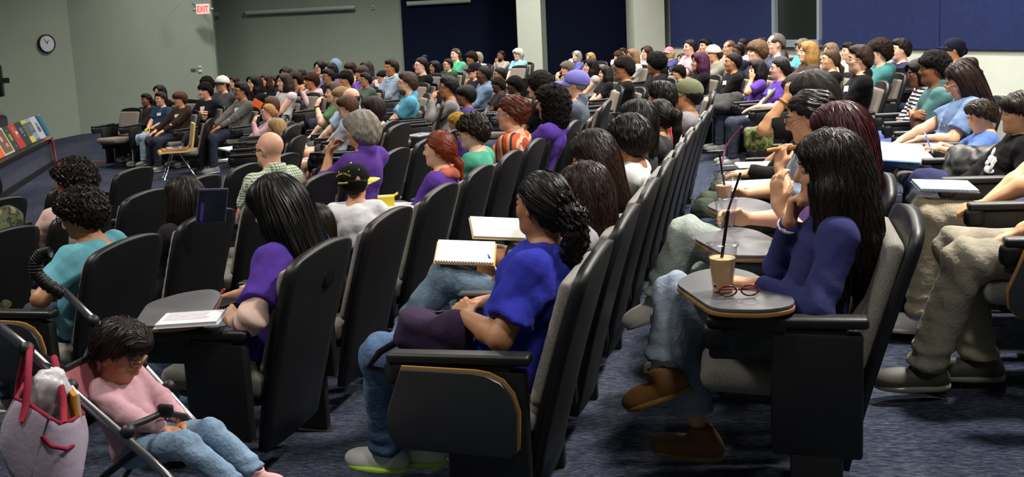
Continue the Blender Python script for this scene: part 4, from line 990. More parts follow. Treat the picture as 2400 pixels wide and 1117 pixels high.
def build_people():
    ks = list(TASKS)
    with ThreadPoolExecutor(4) as ex:
        for k, r in zip(ks, ex.map(lambda k: TASKS[k](), ks)): RES[k] = r
    ME = {}
    def me(k, name):
        if k not in ME:
            r = RES[k]; ME[k] = mesh_np(name, r[0], r[1], True, r[2] if len(r) > 2 else None)
        return ME[k]
    for p in PEOPLE:
        t = thing('person', p['label'], 'person', p['loc'], p['rz'], p['group'], p['scale']); p['obj'] = t; J = skeleton(p['sp']); p['J'] = J; hm = head_mat(J)
        sm = skin(p['skin']); link('body', me(p['body'], 'body'), t, sm)
        if p['sh']: p['shirt_obj'] = link('shirt', me(p['sh'], 'shirt'), t, p['smat'] or cloth(p['shirt']))
        if p['tr']: link('trousers', me(p['tr'], 'trousers'), t, p['pmat'] or (denim(p['pants'])))
        for sd, (a, b) in p['sk'].items():
            so = link('shoe', me(a, 'shoe'), t, plain(p['shoes'], .6)); link('sole', me(b, 'sole'), so, plain(p.get('sole', '#b5b1a8'), .6))
            if p['kind'] == 'sneaker' and p['sp']['lod'] < .0098:
                b_, fd, sdv, up = shoe_sdf(p['sp'], sd)[1]; bm = bmesh.new()
                for k in range(4): c = b_ + fd * (.028 + .02 * k) + up * (.100 - .012 * k); tube(bm, [c - sdv * .022 - up * .008, c + up * .002, c + sdv * .022 - up * .008], .0032, 5)
                link('laces', bm_mesh('laces', bm, True), so, cloth('#c9c6bf'))
        hc = p['hair'][1] if p['hair'] else '#1a1412'
        if p['hk']:
            o = link('hair', me(p['hk'], 'hair'), t, curlmat(hc) if p['hair'][0].replace('+cap', '') in CURLY else hairmat(hc)); o.matrix_basis = hm; p['hair_obj'] = o
            if p['stk']: q = link('hair_strands', me(p['stk'], 'hair_strands'), o, strandmat(hc)); q['kind'] = 'stuff'
        if p['eyes']:
            for sg in (1, -1):
                e = link('eye', ME_EYEC if p['sp']['hp'] > 25 else ME_EYED if p['sp']['hp'] > 12 else ME_EYE, t); e.material_slots[3].link = 'OBJECT'; e.material_slots[3].material = sm
                e.matrix_basis = hm @ Matrix.Translation((.0785 - (.004 if p['sp']['hp'] > 25 else 0), sg * .0335, .003)) @ Matrix.Rotation(math.radians(8), 4, 'Y')
                b = link('eyebrow', ME_BROW[sg], t, plain(hc if hc not in ('#b9b3aa', '#c8c0b4') else '#8d8578', .7)); b.matrix_basis = hm
        for e in p['extras']: extra(p, t, J, hm, e)
def on_chest(J, u, y, out=.0):
    return J['P0'] + J['u'] * u + V(0, y, 0) + J['fw'] * (.118 + out)
HATM = {}
def hat_mesh(k):
    if k not in HATM: HATM[k] = mesh_np(k, *cap_sdf(0).mesh(.0065)) if k == 'crown' else brim_mesh()
    return HATM[k]
def extra(p, t, J, hm, e):
    kind, *a = e
    if kind == 'glasses':
        o = link('glasses', ME_GL[a[0]], t, plain(a[1], .3)); o.matrix_basis = hm
        if len(a) > 2: q = link('lens', ME_LENS, o, plain(a[2], .1))
    elif kind == 'tag':
        u, y = (a + [.33, .075])[:2] if len(a) >= 2 else (.33, .075)
        o = link('name_tag', ME_TAG, t, plain('#e9e9ec', .5)); R = np.stack([J['fw'], V(0, 1, 0), J['u']], 1); g = p['sp']['g']
        x = V(*on_chest(J, u, y, .022 + .105 * (g - 1)) - J['fw'] * (y * y * 1.9)); tw = Matrix.Rotation(y * 3.6, 4, 'Z') @ Matrix.Rotation(.16, 4, 'X')
        o.matrix_basis = Matrix(((*R[0], x[0]), (*R[1], x[1]), (*R[2], x[2]), (0, 0, 0, 1))) @ tw; o['label'] = 'white paper name tag'
    elif kind == 'cap':
        col, brim, yaw = a[:3]; m = hm @ Matrix.Translation((0, 0, -.01)) @ Matrix.Rotation(math.radians(yaw), 4, 'Z') @ Matrix.Rotation(math.radians(a[3] if len(a) > 3 else -6), 4, 'Y')
        c = link('cap', hat_mesh('crown'), t, cloth(col)); c.matrix_basis = m; p['cap'] = c
        if brim: link('brim', hat_mesh('brim'), c, cloth(brim))
        bm = bmesh.new(); bmesh.ops.create_uvsphere(bm, u_segments=10, v_segments=6, radius=.008); b = link('button', bm_mesh('button', bm, True), c, cloth(a[4] if len(a) > 4 else col)); b.location = (-.018, 0, .143)
    elif kind == 'beard':
        q = Sdf(); q.ell(V(.03, 0, -.085), V(.068, .061, .052), None, .02); q.ell(V(.088, 0, -.066), V(.03, .018, .0085), None, .004, 's'); q.keep(V(.0, 0, -.058), V(-.3, 0, 1), .01); q.keep(V(.01, 0, 0), V(-1, 0, 0), .01); q.disp(curls(.002, 120))
        o = link('beard', mesh_np('beard', *q.mesh(.006)), t, curlmat(a[0])); o.matrix_basis = hm
    elif kind == 'headphones':
        bm = bmesh.new(); tube(bm, [(-.03, .088 * math.cos(x), .02 + .115 * math.sin(x)) for x in np.linspace(-.3, math.pi + .3, 15)], .008, 8)
        for sg in (1, -1): r = bmesh.ops.create_uvsphere(bm, u_segments=12, v_segments=8, radius=.034); bmesh.ops.transform(bm, matrix=Matrix.Translation((-.03, sg * .088, -.01)) @ Matrix.Diagonal((1, .5, 1, 1)), verts=r['verts'])
        o = link('headphones', bm_mesh('headphones', bm, True), t, plain(a[0], .4)); o.matrix_basis = hm if len(a) < 2 else hm @ Matrix.Translation((-.02, 0, -.15)) @ Matrix.Rotation(math.pi * .6, 4, 'Y')
    elif kind == 'clip':
        bm = bmesh.new(); box(bm, (.03, .012, .02), (a[1], a[2], a[3]), bev=.004); o = link('hair_clip', bm_mesh('hair_clip', bm), t, plain(a[0], .3)); o.matrix_basis = hm
    elif kind == 'ring':          # hair tie ring / scrunchie
        bm = bmesh.new(); tube(bm, [(a[1] + .008 * math.cos(x), .034 * math.cos(x) + a[2], a[3] + .034 * math.sin(x)) for x in np.linspace(0, 2 * math.pi, 13)], .009, 6); o = link('hair_tie', bm_mesh('hair_tie', bm, True), t, cloth(a[0])); o.matrix_basis = hm
    elif kind == 'earring':
        bm = bmesh.new()
        for sg in (1, -1): tube(bm, [(.0 + .016 * math.cos(x), sg * .083, -.052 + .016 * math.sin(x)) for x in np.linspace(0, 2 * math.pi, 13)], .002, 5)
        o = link('earring', bm_mesh('earring', bm, True), t, plain(a[0], .2, .9)); o.matrix_basis = hm
    elif kind == 'lanyard':
        pts = [J['N'] + J['u'] * .02 + V(0, .065, 0), J['N'] - J['u'] * .08 + J['fw'] * .10 + V(0, .06, 0), on_chest(J, .28, .02, .02), on_chest(J, .2, 0, .035), on_chest(J, .28, -.02, .02), J['N'] - J['u'] * .08 + J['fw'] * .10 - V(0, .06, 0), J['N'] + J['u'] * .02 - V(0, .065, 0)]
        bm = bmesh.new(); tube(bm, pts, a[1] if len(a) > 1 else .006, 6); link('lanyard', bm_mesh('lanyard', bm, True), t, cloth(a[0]))
    elif kind == 'sash':
        pts = [J['SL'] + J['u'] * .055 - V(0, .03, 0), J['SL'] + J['fw'] * .115 - J['u'] * .1 - V(0, .06, 0), on_chest(J, .2, -.02, .035), on_chest(J, .07, -.12, .02)]
        bm = bmesh.new(); tube(bm, pts, .022, 6); link('shoulder_strap', bm_mesh('shoulder_strap', bm, True), t, cloth(a[0]))
    elif kind == 'watch':
        sd = a[1] if len(a) > 1 else 'L'; W, d = J['W' + sd], unit(J['W' + sd] - J['E' + sd]); b = unit(np.cross(d, V(.3, .2, 1))); c = np.cross(d, b)
        bm = bmesh.new(); tube(bm, [W - d * .02 + (b * math.cos(x) + c * math.sin(x)) * .033 for x in np.linspace(0, 2 * math.pi, 17)], a[2] if len(a) > 2 else .007, 6); link('wristband', bm_mesh('wristband', bm, True), t, plain(a[0], .4))
    elif kind == 'print':
        R = np.stack([J['fw'], V(0, 1, 0), J['u']], 1)
        for (c, u, y, ry, rz, o_) in a[0]:
            bm = bmesh.new(); bmesh.ops.create_uvsphere(bm, u_segments=14, v_segments=8, radius=1); bmesh.ops.scale(bm, vec=(.004, ry, rz), verts=bm.verts)
            for v in bm.verts: v.co.x -= (v.co.y * 1.0 + 0) ** 2 * 2.2
            q = link('shirt_print', bm_mesh('shirt_print', bm, True), t, cloth(c)); x = on_chest(J, u, y, o_); q.matrix_basis = Matrix(((*R[0], x[0]), (*R[1], x[1]), (*R[2], x[2]), (0, 0, 0, 1))) @ Matrix.Rotation(y * 4, 4, 'Z')

# ------------------------------------------------------------------ seating people
def place(x, y, d=None, Y=None, sp=None, add=.018, rz=None, seat=None):
    """person whose hair top shows at pixel x,y; returns plan position of the seat, yaw and body scale"""
    P = atd(x, y, d) if Y is None else atY(x, y, Y)
    J = skeleton(sp); top = J['H'] + V(0, 0, (.118 + add) * J['hs'])
    if rz is None: rz = math.atan2(SPK[1] - P[1], SPK[0] - P[0])
    c, s = math.cos(rz), math.sin(rz); s0 = 1.0; xy = None
    for _ in range(4):
        xy = P[:2] - s0 * np.array([top[0] * c - top[1] * s, top[0] * s + top[1] * c]); fz = float(floor_z(*xy)); s0 = (P[2] - fz - .46) / (top[2] - .46); s0 = min(max(s0, .55), 1.16)
    return xy, rz, s0, fz + .46 * (1 - s0)
SK = dict(L='#dba78c', P='#e2b39c', M='#bd8762', T='#a8744f', B='#7d5238', D='#4f3225', W='#cf9a78')
CROWD = []
def crowd(x, y, hh, *a): CROWD.append([x, y, 539.0 / hh if hh < 300 else hh - 1000, a, []]); return CROWD[-1]
def flush_crowd():
    fix = [None] * len(CROWD); U = [RB @ np.array([c[0] - CX, c[1] - CY, F]) / F for c in CROWD]
    for it in range(80):
        for i in range(len(CROWD)):
            for j in range(i + 1, len(CROWD)):
                p, q = U[i][:2] * CROWD[i][2], U[j][:2] * CROWD[j][2]; dd = np.hypot(*(p - q))
                if dd < .60:
                    k = (.60 - dd) * .35; a, b = (i, j) if CROWD[i][2] < CROWD[j][2] else (j, i); CROWD[a][2] -= k; CROWD[b][2] += k
    for c in CROWD: c[4].append(seat_person(c[0], c[1], c[2], *c[3]))
def seat_person(x, y, d, sk, style, hair, shirt, opts, label, seat=True):
    kw = {}; ex = []; dy = 0; add = .018; grp = None; pants = '#2a3142'; chairy = True; hx = hair
    for o in opts.split():
        k, _, v = o.partition(':')
        if k in ('long', 'none', 'three'): kw['sleeve'] = k
        elif k in ARMS: kw['L'] = k; kw['R'] = k if k in ('lap', 'rest', 'knee', 'cross', 'down') else 'lap'
        elif k == 'R': kw['R'] = v
        elif k == 'Lr': kw['L'] = v
        elif k == 'gl': ex.append(('glasses', 'thick', v or '#151515'))
        elif k == 'gt': ex.append(('glasses', 'thin', v or '#6b5a48'))
        elif k == 'sun': ex.append(('glasses', 'thick', '#111111', '#1a1513'))
        elif k == 'tag': ex.append(('tag', .34, .07))
        elif k == 'cap': ex.append(('cap',) + tuple([v.split(',')[0], v.split(',')[1] or None, float(v.split(',')[2])] + ([float(v.split(',')[3])] if len(v.split(',')) > 3 else []))); add = .03
        elif k == 'beard': ex.append(('beard', v or hair))
        elif k in ('hy', 'hp', 'hr', 'lean', 'nb'): kw[k] = float(v)
        elif k in ('g', 'loose', 'chest'): kw[k] = float(v)
        elif k == 'collar': kw['collar'] = 1
        elif k == 'hood': kw['hood'] = 1
        elif k == 'dy': dy = math.radians(float(v))
        elif k == 'add': add = float(v)
        elif k == 'shorts': kw['legs'] = 'short'
        elif k == 'pants': pants = '#' + v
        elif k == 'noseat': chairy = False
        elif k == 'lan': ex.append(('lanyard', v or '#cfd2d6'))
        elif k == 'sash': ex.append(('sash', v))
        elif k == 'watch': ex.append(('watch', v or '#1a1512'))
        elif k == 'hph': ex.append(('headphones', '#d8d4cc', 1))
        elif k == 'ring': ex.append(('ring', '#d8d6d2', -.1, .03, .05))
        elif k == 'print': ex.append(('print', [('#2f6f9c', .2, .0, .07, .05, .035), ('#6fae7c', .235, .02, .04, .025, .042)]))
        elif k == 'clip': ex.append(('clip', v, -.01, .09, .06))
        elif k == 'seed': kw['seed'] = int(v)
        elif k == 'lod': kw['lod'] = float(v)
    if style == 'afro': add = .075
    elif style in ('curlyshort', 'curlylong', 'mop', 'volume'): add = max(add, .035)
    elif style == 'highbun': add = max(add, .05)
    kw.setdefault('lod', .017 if d > 9 else .0125)
    sp = dict(BASE); sp.update({k: v for k, v in kw.items()})
    P = atd(x, y, d); rz = math.atan2(SPK[1] - P[1], SPK[0] - P[0]) + dy
    xy, rz, sc, z = place(x, y, d, None, sp, add, rz)
    p = person(label, (xy[0], xy[1], z), rz, sc, SK.get(sk, sk), (style, hx) if style else None, shirt, pants, extras=ex, group=grp, **kw)
    if seat and chairy: SEATQ.append((xy[0], xy[1], rz, label))
    return p
SEATQ = []
# ------------------------------------------------------------------ the audience beyond the near rows
BLK, DBR, BRN, LBR, BLD, GRY, RED = '#100d0d', '#231813', '#3a2519', '#6a4a30', '#a98a58', '#8e8a84', '#5c2a1a'
# far left block
crowd(341, 219, 32.5, 'B', 'short', BLK, '#2b2725', 'long hood pants:47443f', 'boy in a dark zip jacket at the left end of the front far row')
A2 = crowd(375, 215, 32.5, 'L', 'short', '#2a1d17', '#21405e', 'gt tag hp-8 rest R:lap pants:8da4bd', 'young man in a navy tee and glasses with legs in pale jeans stretched out')
crowd(419, 214, 33, 'W', 'bowl', '#4a2b1c', '#33241e', 'long hood gt tag knee hp-6', 'young man in a brown hoodie beside the navy tee in the front far row')
crowd(372, 199, 31, 'L', 'long', '#15100f', '#151517', 'long hp12', 'woman with long black hair in black behind the navy tee')
crowd(479, 193.5, 33, 'L', 'messy', '#120e0d', '#17171a', 'tag cross', 'young man with tousled black hair in a black tee with a name tag')
crowd(524, 200, 31, 'B', 'short', '#120e0d', '#141416', 'long mouth hp14', 'boy in black hiding his laughing mouth behind his hand')
crowd(563, 191.5, 35, 'T', 'short', '#171212', '#5e5b59', 'long gl tag knee watch g1.1 hp-4', 'young man in a grey sweater and black glasses with a name tag')
crowd(483, 179.5, 31, 'B', 'messy', '#0e0b0b', '#8a8b8e', 'hp10', 'person with a black mop of hair behind the tousled young man')
crowd(517.5, 172, 31, 'W', 'buzz', '#2a1d17', '#454545', 'cap:#d8d4c8,#1d2422,5 hp4', 'young man in a white and dark green trucker cap')
crowd(547, 179, 30, 'L', 'bobbangs', '#2a1519', '#6c6a68', 'long', 'person with a dark red bob right of the trucker cap')
crowd(593, 175, 33, 'L', 'longfront', '#121010', '#151416', 'long', 'person with shoulder-length black hair in black behind the grey sweater')
crowd(621, 173.5, 29.5, 'W', 'longbangs', '#3b281d', '#131315', 'tag', 'girl with long brown hair and bangs in a black tee')
crowd(641, 177, 28.5, 'M', 'long', '#2c1e17', '#3f3836', 'long hy12', 'person with long brown hair half hidden behind the girl with bangs')
crowd(669, 157.5, 30, 'T', 'bob', '#17110f', '#2a2628', 'long', 'dark-haired person at the left of the upper far row')
crowd(664, 169, 33, 'L', 'longwide', '#2b201a', '#c9c4c6', 'none', 'girl with long straight brown hair over a white sleeveless top')
crowd(690, 165, 31, 'M', 'volume', '#231915', '#5a4b58', 'long hy-20', 'person with full dark brown hair right of the white sleeveless top')
crowd(705, 162, 30, 'T', 'short', '#1b1412', '#221f22', 'long cheek hp10', 'young man resting his temple on a raised hand')
crowd(728, 169, 33, 'T', 'curlyshort', '#3b2210', '#c7a3ab', 'long mouth R:mouth hood hp8', 'person in a pink hoodie with both hands folded at the mouth')
crowd(748, 143, 29, 'L', 'bobbangs', '#100e10', '#8e93b4', 'gl', 'person with a black bob and glasses in the upper far row')
crowd(772, 146, 30, 'M', 'long', '#0f0d0e', '#6c4fa2', 'hy-10', 'girl with black hair in a purple tee in the upper far row')
crowd(783, 139, 29, 'L', None, BLK, '#7288a0', 'long hood', 'person with a pale blue hood pulled up in the upper far row')
HOODED = CROWD[-1]
crowd(767, 161, 32, 'T', 'short', '#131010', '#141315', 'gl', 'young man in a black tee and glasses behind the empty taupe seats')
crowd(808, 166, 33, 'T', 'messy', '#110e0e', '#c8c6bf', '', 'boy with thick black hair in a white tee left of the green shirt')
crowd(819, 146, 30, 'T', 'bowl', '#23140f', '#2a2430', 'hy-12', 'person with reddish black hair in the upper far row')
crowd(847, 153.5, 31, 'W', 'bowl', '#3c2820', '#6846a4', 'long mouth gt', 'boy with brown hair and glasses in a purple long sleeve')
crowd(857, 143, 30, 'M', 'long', '#2e2120', '#3d3538', 'long', 'person with long dark brown hair behind the purple long sleeve')
crowd(855, 170, 33, 'T', 'short', '#15110f', '#4c5d4d', 'gt hp8 collar', 'young man in a dull green shirt looking down')
crowd(895, 164.5, 31, 'L', 'curlyshort', '#151110', '#b9b8b4', 'long mouth R:mouth hood gt', 'young man in a pale grey hoodie with hands raised to his mouth')
crowd(915, 134, 31, 'T', 'short', '#251815', '#8a9cb4', 'long collar hp28 hph', 'boy in a pale denim jacket with white headphones round his neck')
crowd(984, 119, 32, 'P', 'highbun', '#141013', '#121114', 'long gt chest1 hy-8', 'woman with a high black bun and glasses in front of the dark blue panel')
crowd(1017, 142, 30, 'T', 'bob', '#110e10', '#5c3b98', 'hy15', 'girl with black hair in a purple tee beside the tall taupe seat back')
crowd(1048, 136, 29, 'L', 'slick', '#191313', '#2b4a34', 'long hood gl hp-12', 'person in a dark green jacket and glasses tilting the face up')
crowd(1066, 112, 28, 'P', 'lowpony', '#4b372c', '#3bab80', 'clip:#d8dad8 hy10', 'woman in a bright green tee with a pale hair clip by the blue panel')
crowd(1067, 129, 26, 'W', 'lowpony', '#2a1a18', '#5a5366', 'long', 'girl with a dark ponytail in front of the bright green tee')
crowd(1103, 119, 28, 'T', 'curlyshort', '#21160f', '#8a837b', '', 'boy with a brown tuft of curls by the blue panel')
crowd(1119, 121.5, 27, 'W', 'bob', '#8f887c', '#a7a49a', 'hy-60', 'person with pale grey-blond hair seen from behind by the blue panel')
crowd(1115, 133, 28, 'P', 'receding', '#6a4c3c', '#87917a', '', 'man with thinning light brown hair in front of the grey-blond head')
crowd(1173, 117.5, 26, 'B', 'buzz', '#15100d', '#a69c8e', 'long mouth beard:#17110e', 'bearded man in a beige top with a hand at his chin')
crowd(1213, 112, 27, 'P', 'volume', '#c8c0b4', '#7cb9d6', 'gt tag collar hy22 g1.25', 'white-haired woman in a light blue polo beside the pale column')
# middle far block
crowd(951.5, 155, 43, 'L', 'short', '#3a2a22', '#4497b4', 'gt tag collar beard:#5a4a40 g1.35 lap pants:20242e watch', 'large bearded man in a turquoise polo and glasses')
crowd(1110, 143, 37, 'W', 'buzz', '#191413', '#1a1e30', 'long cap:#16161c,#16161c,0 sun hood', 'young man in a black cap, dark glasses and a navy hoodie')
crowd(1131, 153, 37, 'D', 'buzz', '#0e0b0b', '#5f7896', 'long collar hy10', 'dark-skinned man in a denim shirt right of the black cap')
crowd(1169, 156.5, 37, 'B', 'slick', '#0d0b0b', '#3a3a3e', 'chest1', 'woman with slicked black hair in a black and white patterned top')
crowd(1167, 181, 40, 'D', 'messy', '#251811', '#262022', 'hy-20', 'person with short brown hair seen in shadow before the patterned top')
crowd(1204, 176.5, 43, 'D', 'curlyshort', '#0e0b0b', '#20263c', 'long', 'dark-skinned young person in a navy hoodie with full black hair')
crowd(1259, 163, 53, 'W', 'afro', '#17110e', '#121214', 'add:.07', 'person with a big black afro in a black tee')
crowd(1049, 178, 46, 'T', 'short', '#0f0c0c', '#7b7878', 'long gl chin pants:31415c', 'young man in a light grey sweater with a fist at his chin')
crowd(1090, 199, 49, 'B', 'bowl', '#0d0b0b', '#4d3585', 'hp12', 'boy with a black bowl cut in a purple tee')
crowd(1070, 262, 1009.0, 'M', 'curlyshort', '#a8842f', '#4b2f86', 'hp10 knee', 'person with bleached yellow hair in a purple tee behind the dark short-haired one')
crowd(1345, 158, 1009.0, 'L', 'ring', '#8e8a84', '#5b6474', 'long collar cap:#6a67b8,#7573c4,0 add:.03', 'older man in a periwinkle cap and a grey denim jacket')
# around the column and centre back
crowd(1327, 142, 36, 'W', 'curlyshort', '#6d675e', '#8a7c64', 'long mouth', 'person with curly grey hair in tan behind the periwinkle cap')
crowd(1351, 119, 29, 'P', 'bob', '#9d968c', '#5b59a0', 'long mouth R:mouth', 'grey-haired woman with hands at her mouth against the blue panel')
crowd(1383, 123, 29, 'P', 'bob', '#b08a52', '#7b6a68', 'hy-20', 'person with a golden blond bob against the blue panel')
crowd(1383, 136, 38, 'L', 'longfront', '#17110f', '#a9a19a', 'none lean20', 'young woman with long black hair and bare shoulders')
crowd(1417, 154, 40, 'L', 'longwide', '#131010', '#1c1b1d', 'hy-50', 'girl with long straight black hair turned away beside the black tee')
crowd(1461, 133, 47, 'T', 'messy', '#191211', '#151517', 'lan sun tag', 'man in a black tee, dark glasses and a grey lanyard')
crowd(1449, 119.5, 31, 'P', 'messy', '#4a3024', '#5a4a4a', 'long mouth', 'person with messy brown hair and a hand at the mouth by the panel edge')
crowd(1481, 114, 34, 'W', 'longwide', '#7a5c43', '#cfcac8', 'hy-60', 'person with long light brown hair and a white tee seen from behind')
crowd(1460, 112, 28, 'W', 'short', '#3c2a22', '#4a4648', 'hy-40', 'person with a short brown crop at the edge of the dark panel')
crowd(1515, 107.5, 31, 'P', 'bobbangs', '#3a2720', '#b9b7bd', 'long mouth R:mouth clip:#e4e2e0', 'girl with brown hair and a white clip, hands at her face')
crowd(1567, 107.5, 31, 'P', 'bob', '#b59a62', '#4f4c86', 'cap:#e0788a,#e8b9b4,20 hy25', 'blond person in a bright pink cap')
crowd(1534, 119.5, 43, 'B', 'afro', '#100d0d', '#18181a', 'long hood hp10', 'dark-skinned person with a round black afro in a black jacket')
crowd(1553, 141, 39, 'B', 'buzz', '#0d0b0b', '#15161a', 'cap:#14171c,#14171c,150 hy-15', 'person in a black cap turned backwards below the pink cap')
crowd(1598, 125, 33, 'W', 'longwide', '#3a2a24', '#6b5b62', 'hy-40', 'person with long dark brown hair turned away right of the pink cap')
crowd(1616, 91, 33, 'P', 'bun', '#1e1613', '#c99aa6', 'collar hp8', 'woman with pinned black hair and a pink collar under the blue panel')
crowd(1652, 90, 32, 'W', 'short', '#15110f', '#b9998c', 'mouth', 'man holding a hand over his face left of the white cap')
crowd(1673, 102, 39, 'W', 'bowl', '#3b2a1c', '#8b8877', 'cap:#ded8c4,,180,8 mouth hp24', 'young man in an off-white cap looking down')
crowd(1551, 157, 40, 'W', 'messy', '#120f0e', '#1d1c1e', 'hy-10', 'person with black hair over the ears left of the olive cap')
crowd(1590, 151, 42, 'W', 'curlyshort', '#17120f', '#242326', 'hy-40', 'person with dark curls seen just behind the olive cap')
crowd(1638, 121, 46, 'M', 'longwide', '#3a1530', '#141416', 'hy-8', 'person with long purple-red hair in a black tee')
crowd(1716, 122, 46, 'T', 'slick', '#131010', '#161618', 'long hood tag', 'young person with slicked black hair in a black hoodie with a tag')
crowd(1773, 140, 47, 'M', 'longwide', '#100d0d', '#5a36a0', 'cheek g1.3 print Lr:cheek', 'person in a purple tee with long black hair and a fist at the ear')
AP = CROWD[-1]
crowd(1826, 134, 54, 'L', 'bun', '#1c1412', '#5632a0', 'tag sash:#b9c4a0 rest R:lap hp10 g1.2', 'woman in a purple tee with a pale green strap and hair in a bun')
BP = CROWD[-1]
crowd(1741, 87.5, 1015.5, 'D', 'buzz', '#0d0b0b', '#b4b4b6', 'hy-10', 'dark-skinned man with cropped hair below the blue panel')
crowd(1708, 94, 1015.8, 'W', 'receding', '#6a4a34', '#9a8a80', 'hy10', 'man with light skin and thin hair left of the cropped dark head')
crowd(1729, 102, 36, 'D', 'buzz', '#0d0b0b', '#26283c', 'hp22', 'dark-skinned man looking down in front of the cropped dark head')
crowd(1773, 91, 45, 'P', 'mop', '#5d4630', '#20284a', 'hp6', 'teenage boy with a sandy brown mop in a navy tee')
crowd(1787, 88, 1014.8, 'T', 'short', '#14100f', '#34343c', '', 'person with black hair peeking out behind the sandy mop')
crowd(1816, 77, 42, 'P', 'receding', '#57504a', '#4c5266', 'long collar hy10', 'smiling man with receding grey hair under the window')
crowd(1832, 117, 36, 'W', 'curlyshort', '#5a3d26', '#3e3434', 'hy-60', 'person with curly brown hair turned away below the smiling man')
crowd(1880, 89.5, 1015.0, 'P', 'volume', '#6f675e', '#4cb3bd', 'gt collar', 'older woman with grey hair in a turquoise top below the window')
crowd(1892, 96, 46, 'P', 'longwide', '#94703f', '#4a3a34', 'hp6', 'girl with very long golden blond hair')
crowd(1945, 114, 50, 'W', 'lowpony', '#4a3526', '#17171b', 'hp16 hold', 'girl with brown hair tied back in a black tee')
crowd(1946, 100, 1013.5, 'P', 'bob', '#7d6650', '#8c8a80', 'hy-40', 'person with light brown hair behind the tied-back brown hair')
crowd(1989, 99, 42, 'L', 'short', '#15110f', '#cfcfc8', 'mouth hp14', 'boy in a white top leaning on his hand by the back wall')
crowd(2014, 105, 61, 'L', 'short', '#2a1c15', '#121214', 'long gt tag collar hp30 g1.05', 'young man in a black shirt and glasses looking down, with a tag')
crowd(2060, 87.5, 53, 'P', 'curlyshort', '#2c1d17', '#3b7f80', 'long hood tag hy14', 'person with a mass of dark curls in a teal hoodie')
crowd(2110, 89.5, 49, 'P', 'short', '#1f1713', '#2a2d5c', 'hy58 tag rest', 'boy in a navy vest behind an open dark laptop')
crowd(2233, 84, 52, 'M', 'bun', '#181211', '#8b8b8f', 'cap:#171a2c,#171a2c,0 g1.15 hp8', 'woman in a navy cap and a grey tee at the back right')
# centre front: legs visible across the aisle
crowd(626, 242, 1013.0, 'P', 'bun', '#a3764a', '#b98f98', 'long collar gt mouth R:knee watch hp-2 pants:a7b8cc', 'woman with a blond bun and glasses in a pink checked shirt')
crowd(633, 226, 1013.6, 'P', 'bob', '#4a3424', '#3a4464', 'ring hy10', 'person with brown hair and a white hair tie behind the blond bun')
crowd(646, 277, 1010.2, 'P', 'bob', '#9b8158', '#8e8a86', 'hy-50 lod:.0135', 'child with a straight blond bob seen from behind')
crowd(781, 192, 41, 'P', 'short', '#4a3a32', '#4f7446', 'mouth watch shorts pants:3c3a36', 'man in a green tee and shorts with a fist at his mouth')
crowd(797, 203, 43, 'P', 'bowl', '#7d6346', '#a9bcd6', 'hp12 shorts pants:4c5560', 'person with light brown hair and a pale shirt beside the green tee')
crowd(820, 203, 45, 'L', 'ring', '#1f1714', '#5fb0cf', 'collar g1.3 shorts pants:30343e', 'bald man in a sky blue polo')
crowd(811, 223, 50, 'P', 'bowl', '#4a3020', '#b9c2d0', 'hp30 shorts pants:232b42', 'teenage boy with a brown bowl cut looking down')
crowd(872, 225.5, 55, 'L', 'bobbangs', '#241a17', '#b7b4aa', 'hp4 pants:15151a', 'woman with a dark brown bob in an off-white top')
# near-middle: rows four to six
crowd(628, 303, 1006.2, 'L', None, '#9a8a7c', '#b9c4b0', 'collar gl beard:#a79c90 g1.2 hy6 hp4 lod:.011', 'bald bearded man in a green gingham shirt')
GING = CROWD[-1]
crowd(842, 256, 1006.7, 'M', 'volume', '#8a847a', '#5a3494', 'three mouth collar hp10 pants:14141a lod:.011', 'woman with thick grey hair in a purple shirt with a hand at her chin')

flush_crowd()
HOODED, AP, BP, GING, A2 = (c[4][0] for c in (HOODED, AP, BP, GING, A2))
# ------------------------------------------------------------------ the near rows: each figure posed on its own
NEAR = {}
def near(key, x, y, Y, label, row=None, rz=180, add=.02, seatx=None, zlift=0.0, sc=None, dx=0.0, **kw):
    kw.setdefault('lod', .0095); pk = {k: kw[k] for k in kw if k in BASE}
    sp = dict(BASE); sp.update(pk)
    for sd in ('L', 'R'):
        if isinstance(sp[sd], tuple) and isinstance(sp[sd][0], str): sp[sd] = 'lap'
    if row is not None:
        P = atY(x, y, Y); X0 = ROWX[row] + dx; fz = float(floor_z(X0, Y)); lo, hi = -14, 26
        for _ in range(14):
            sp['lean'] = (lo + hi) / 2; J = skeleton(sp); top = J['H'] + V(0, 0, (.118 + add) * J['hs']); s0 = min(max((P[2] - fz - .46) / (top[2] - .46), .6), 1.15)
            if X0 - s0 * top[0] < P[0]: lo = sp['lean']
            else: hi = sp['lean']
        kw['lean'] = sp['lean']; rem = P[0] - (X0 - s0 * top[0]); xy = np.array([X0 + rem, Y + s0 * top[1]]); r = math.radians(rz); z = fz + .46 * (1 - s0); print(key, 'lean %.1f rem %.2f scale %.2f' % (sp['lean'], rem, s0))
    else: xy, r, s0, z = place(x, y, None, Y, sp, add, math.radians(rz))
    if seatx is not None: xy = np.array([seatx, xy[1]])
    for sd in ('L', 'R'):
        a = kw.get(sd)
        if isinstance(a, tuple) and isinstance(a[0], str):
            zz = float(floor_z(*xy)) + .46 * (1 - (sc or s0)) + zlift; w = atY(*a[1:4]); kw[sd] = (V((xy[0] - w[0]), (xy[1] - w[1]), (w[2] - zz)) / (sc or s0),) + tuple(a[4:])
    if sc: s0 = sc; z = float(floor_z(*xy)) + .46 * (1 - s0)
    p = person(label, (xy[0], xy[1], z + zlift), r, s0, **kw); NEAR[key] = p; return p
def PX(px, py, Y, f, n, c, h=(-.2, .8, -.8)): return ('px', px, py, Y, V(*f), V(*n), c, V(*h))
def A(w, f, n, c, h): return (V(*w), V(*f), V(*n), c, V(*h))
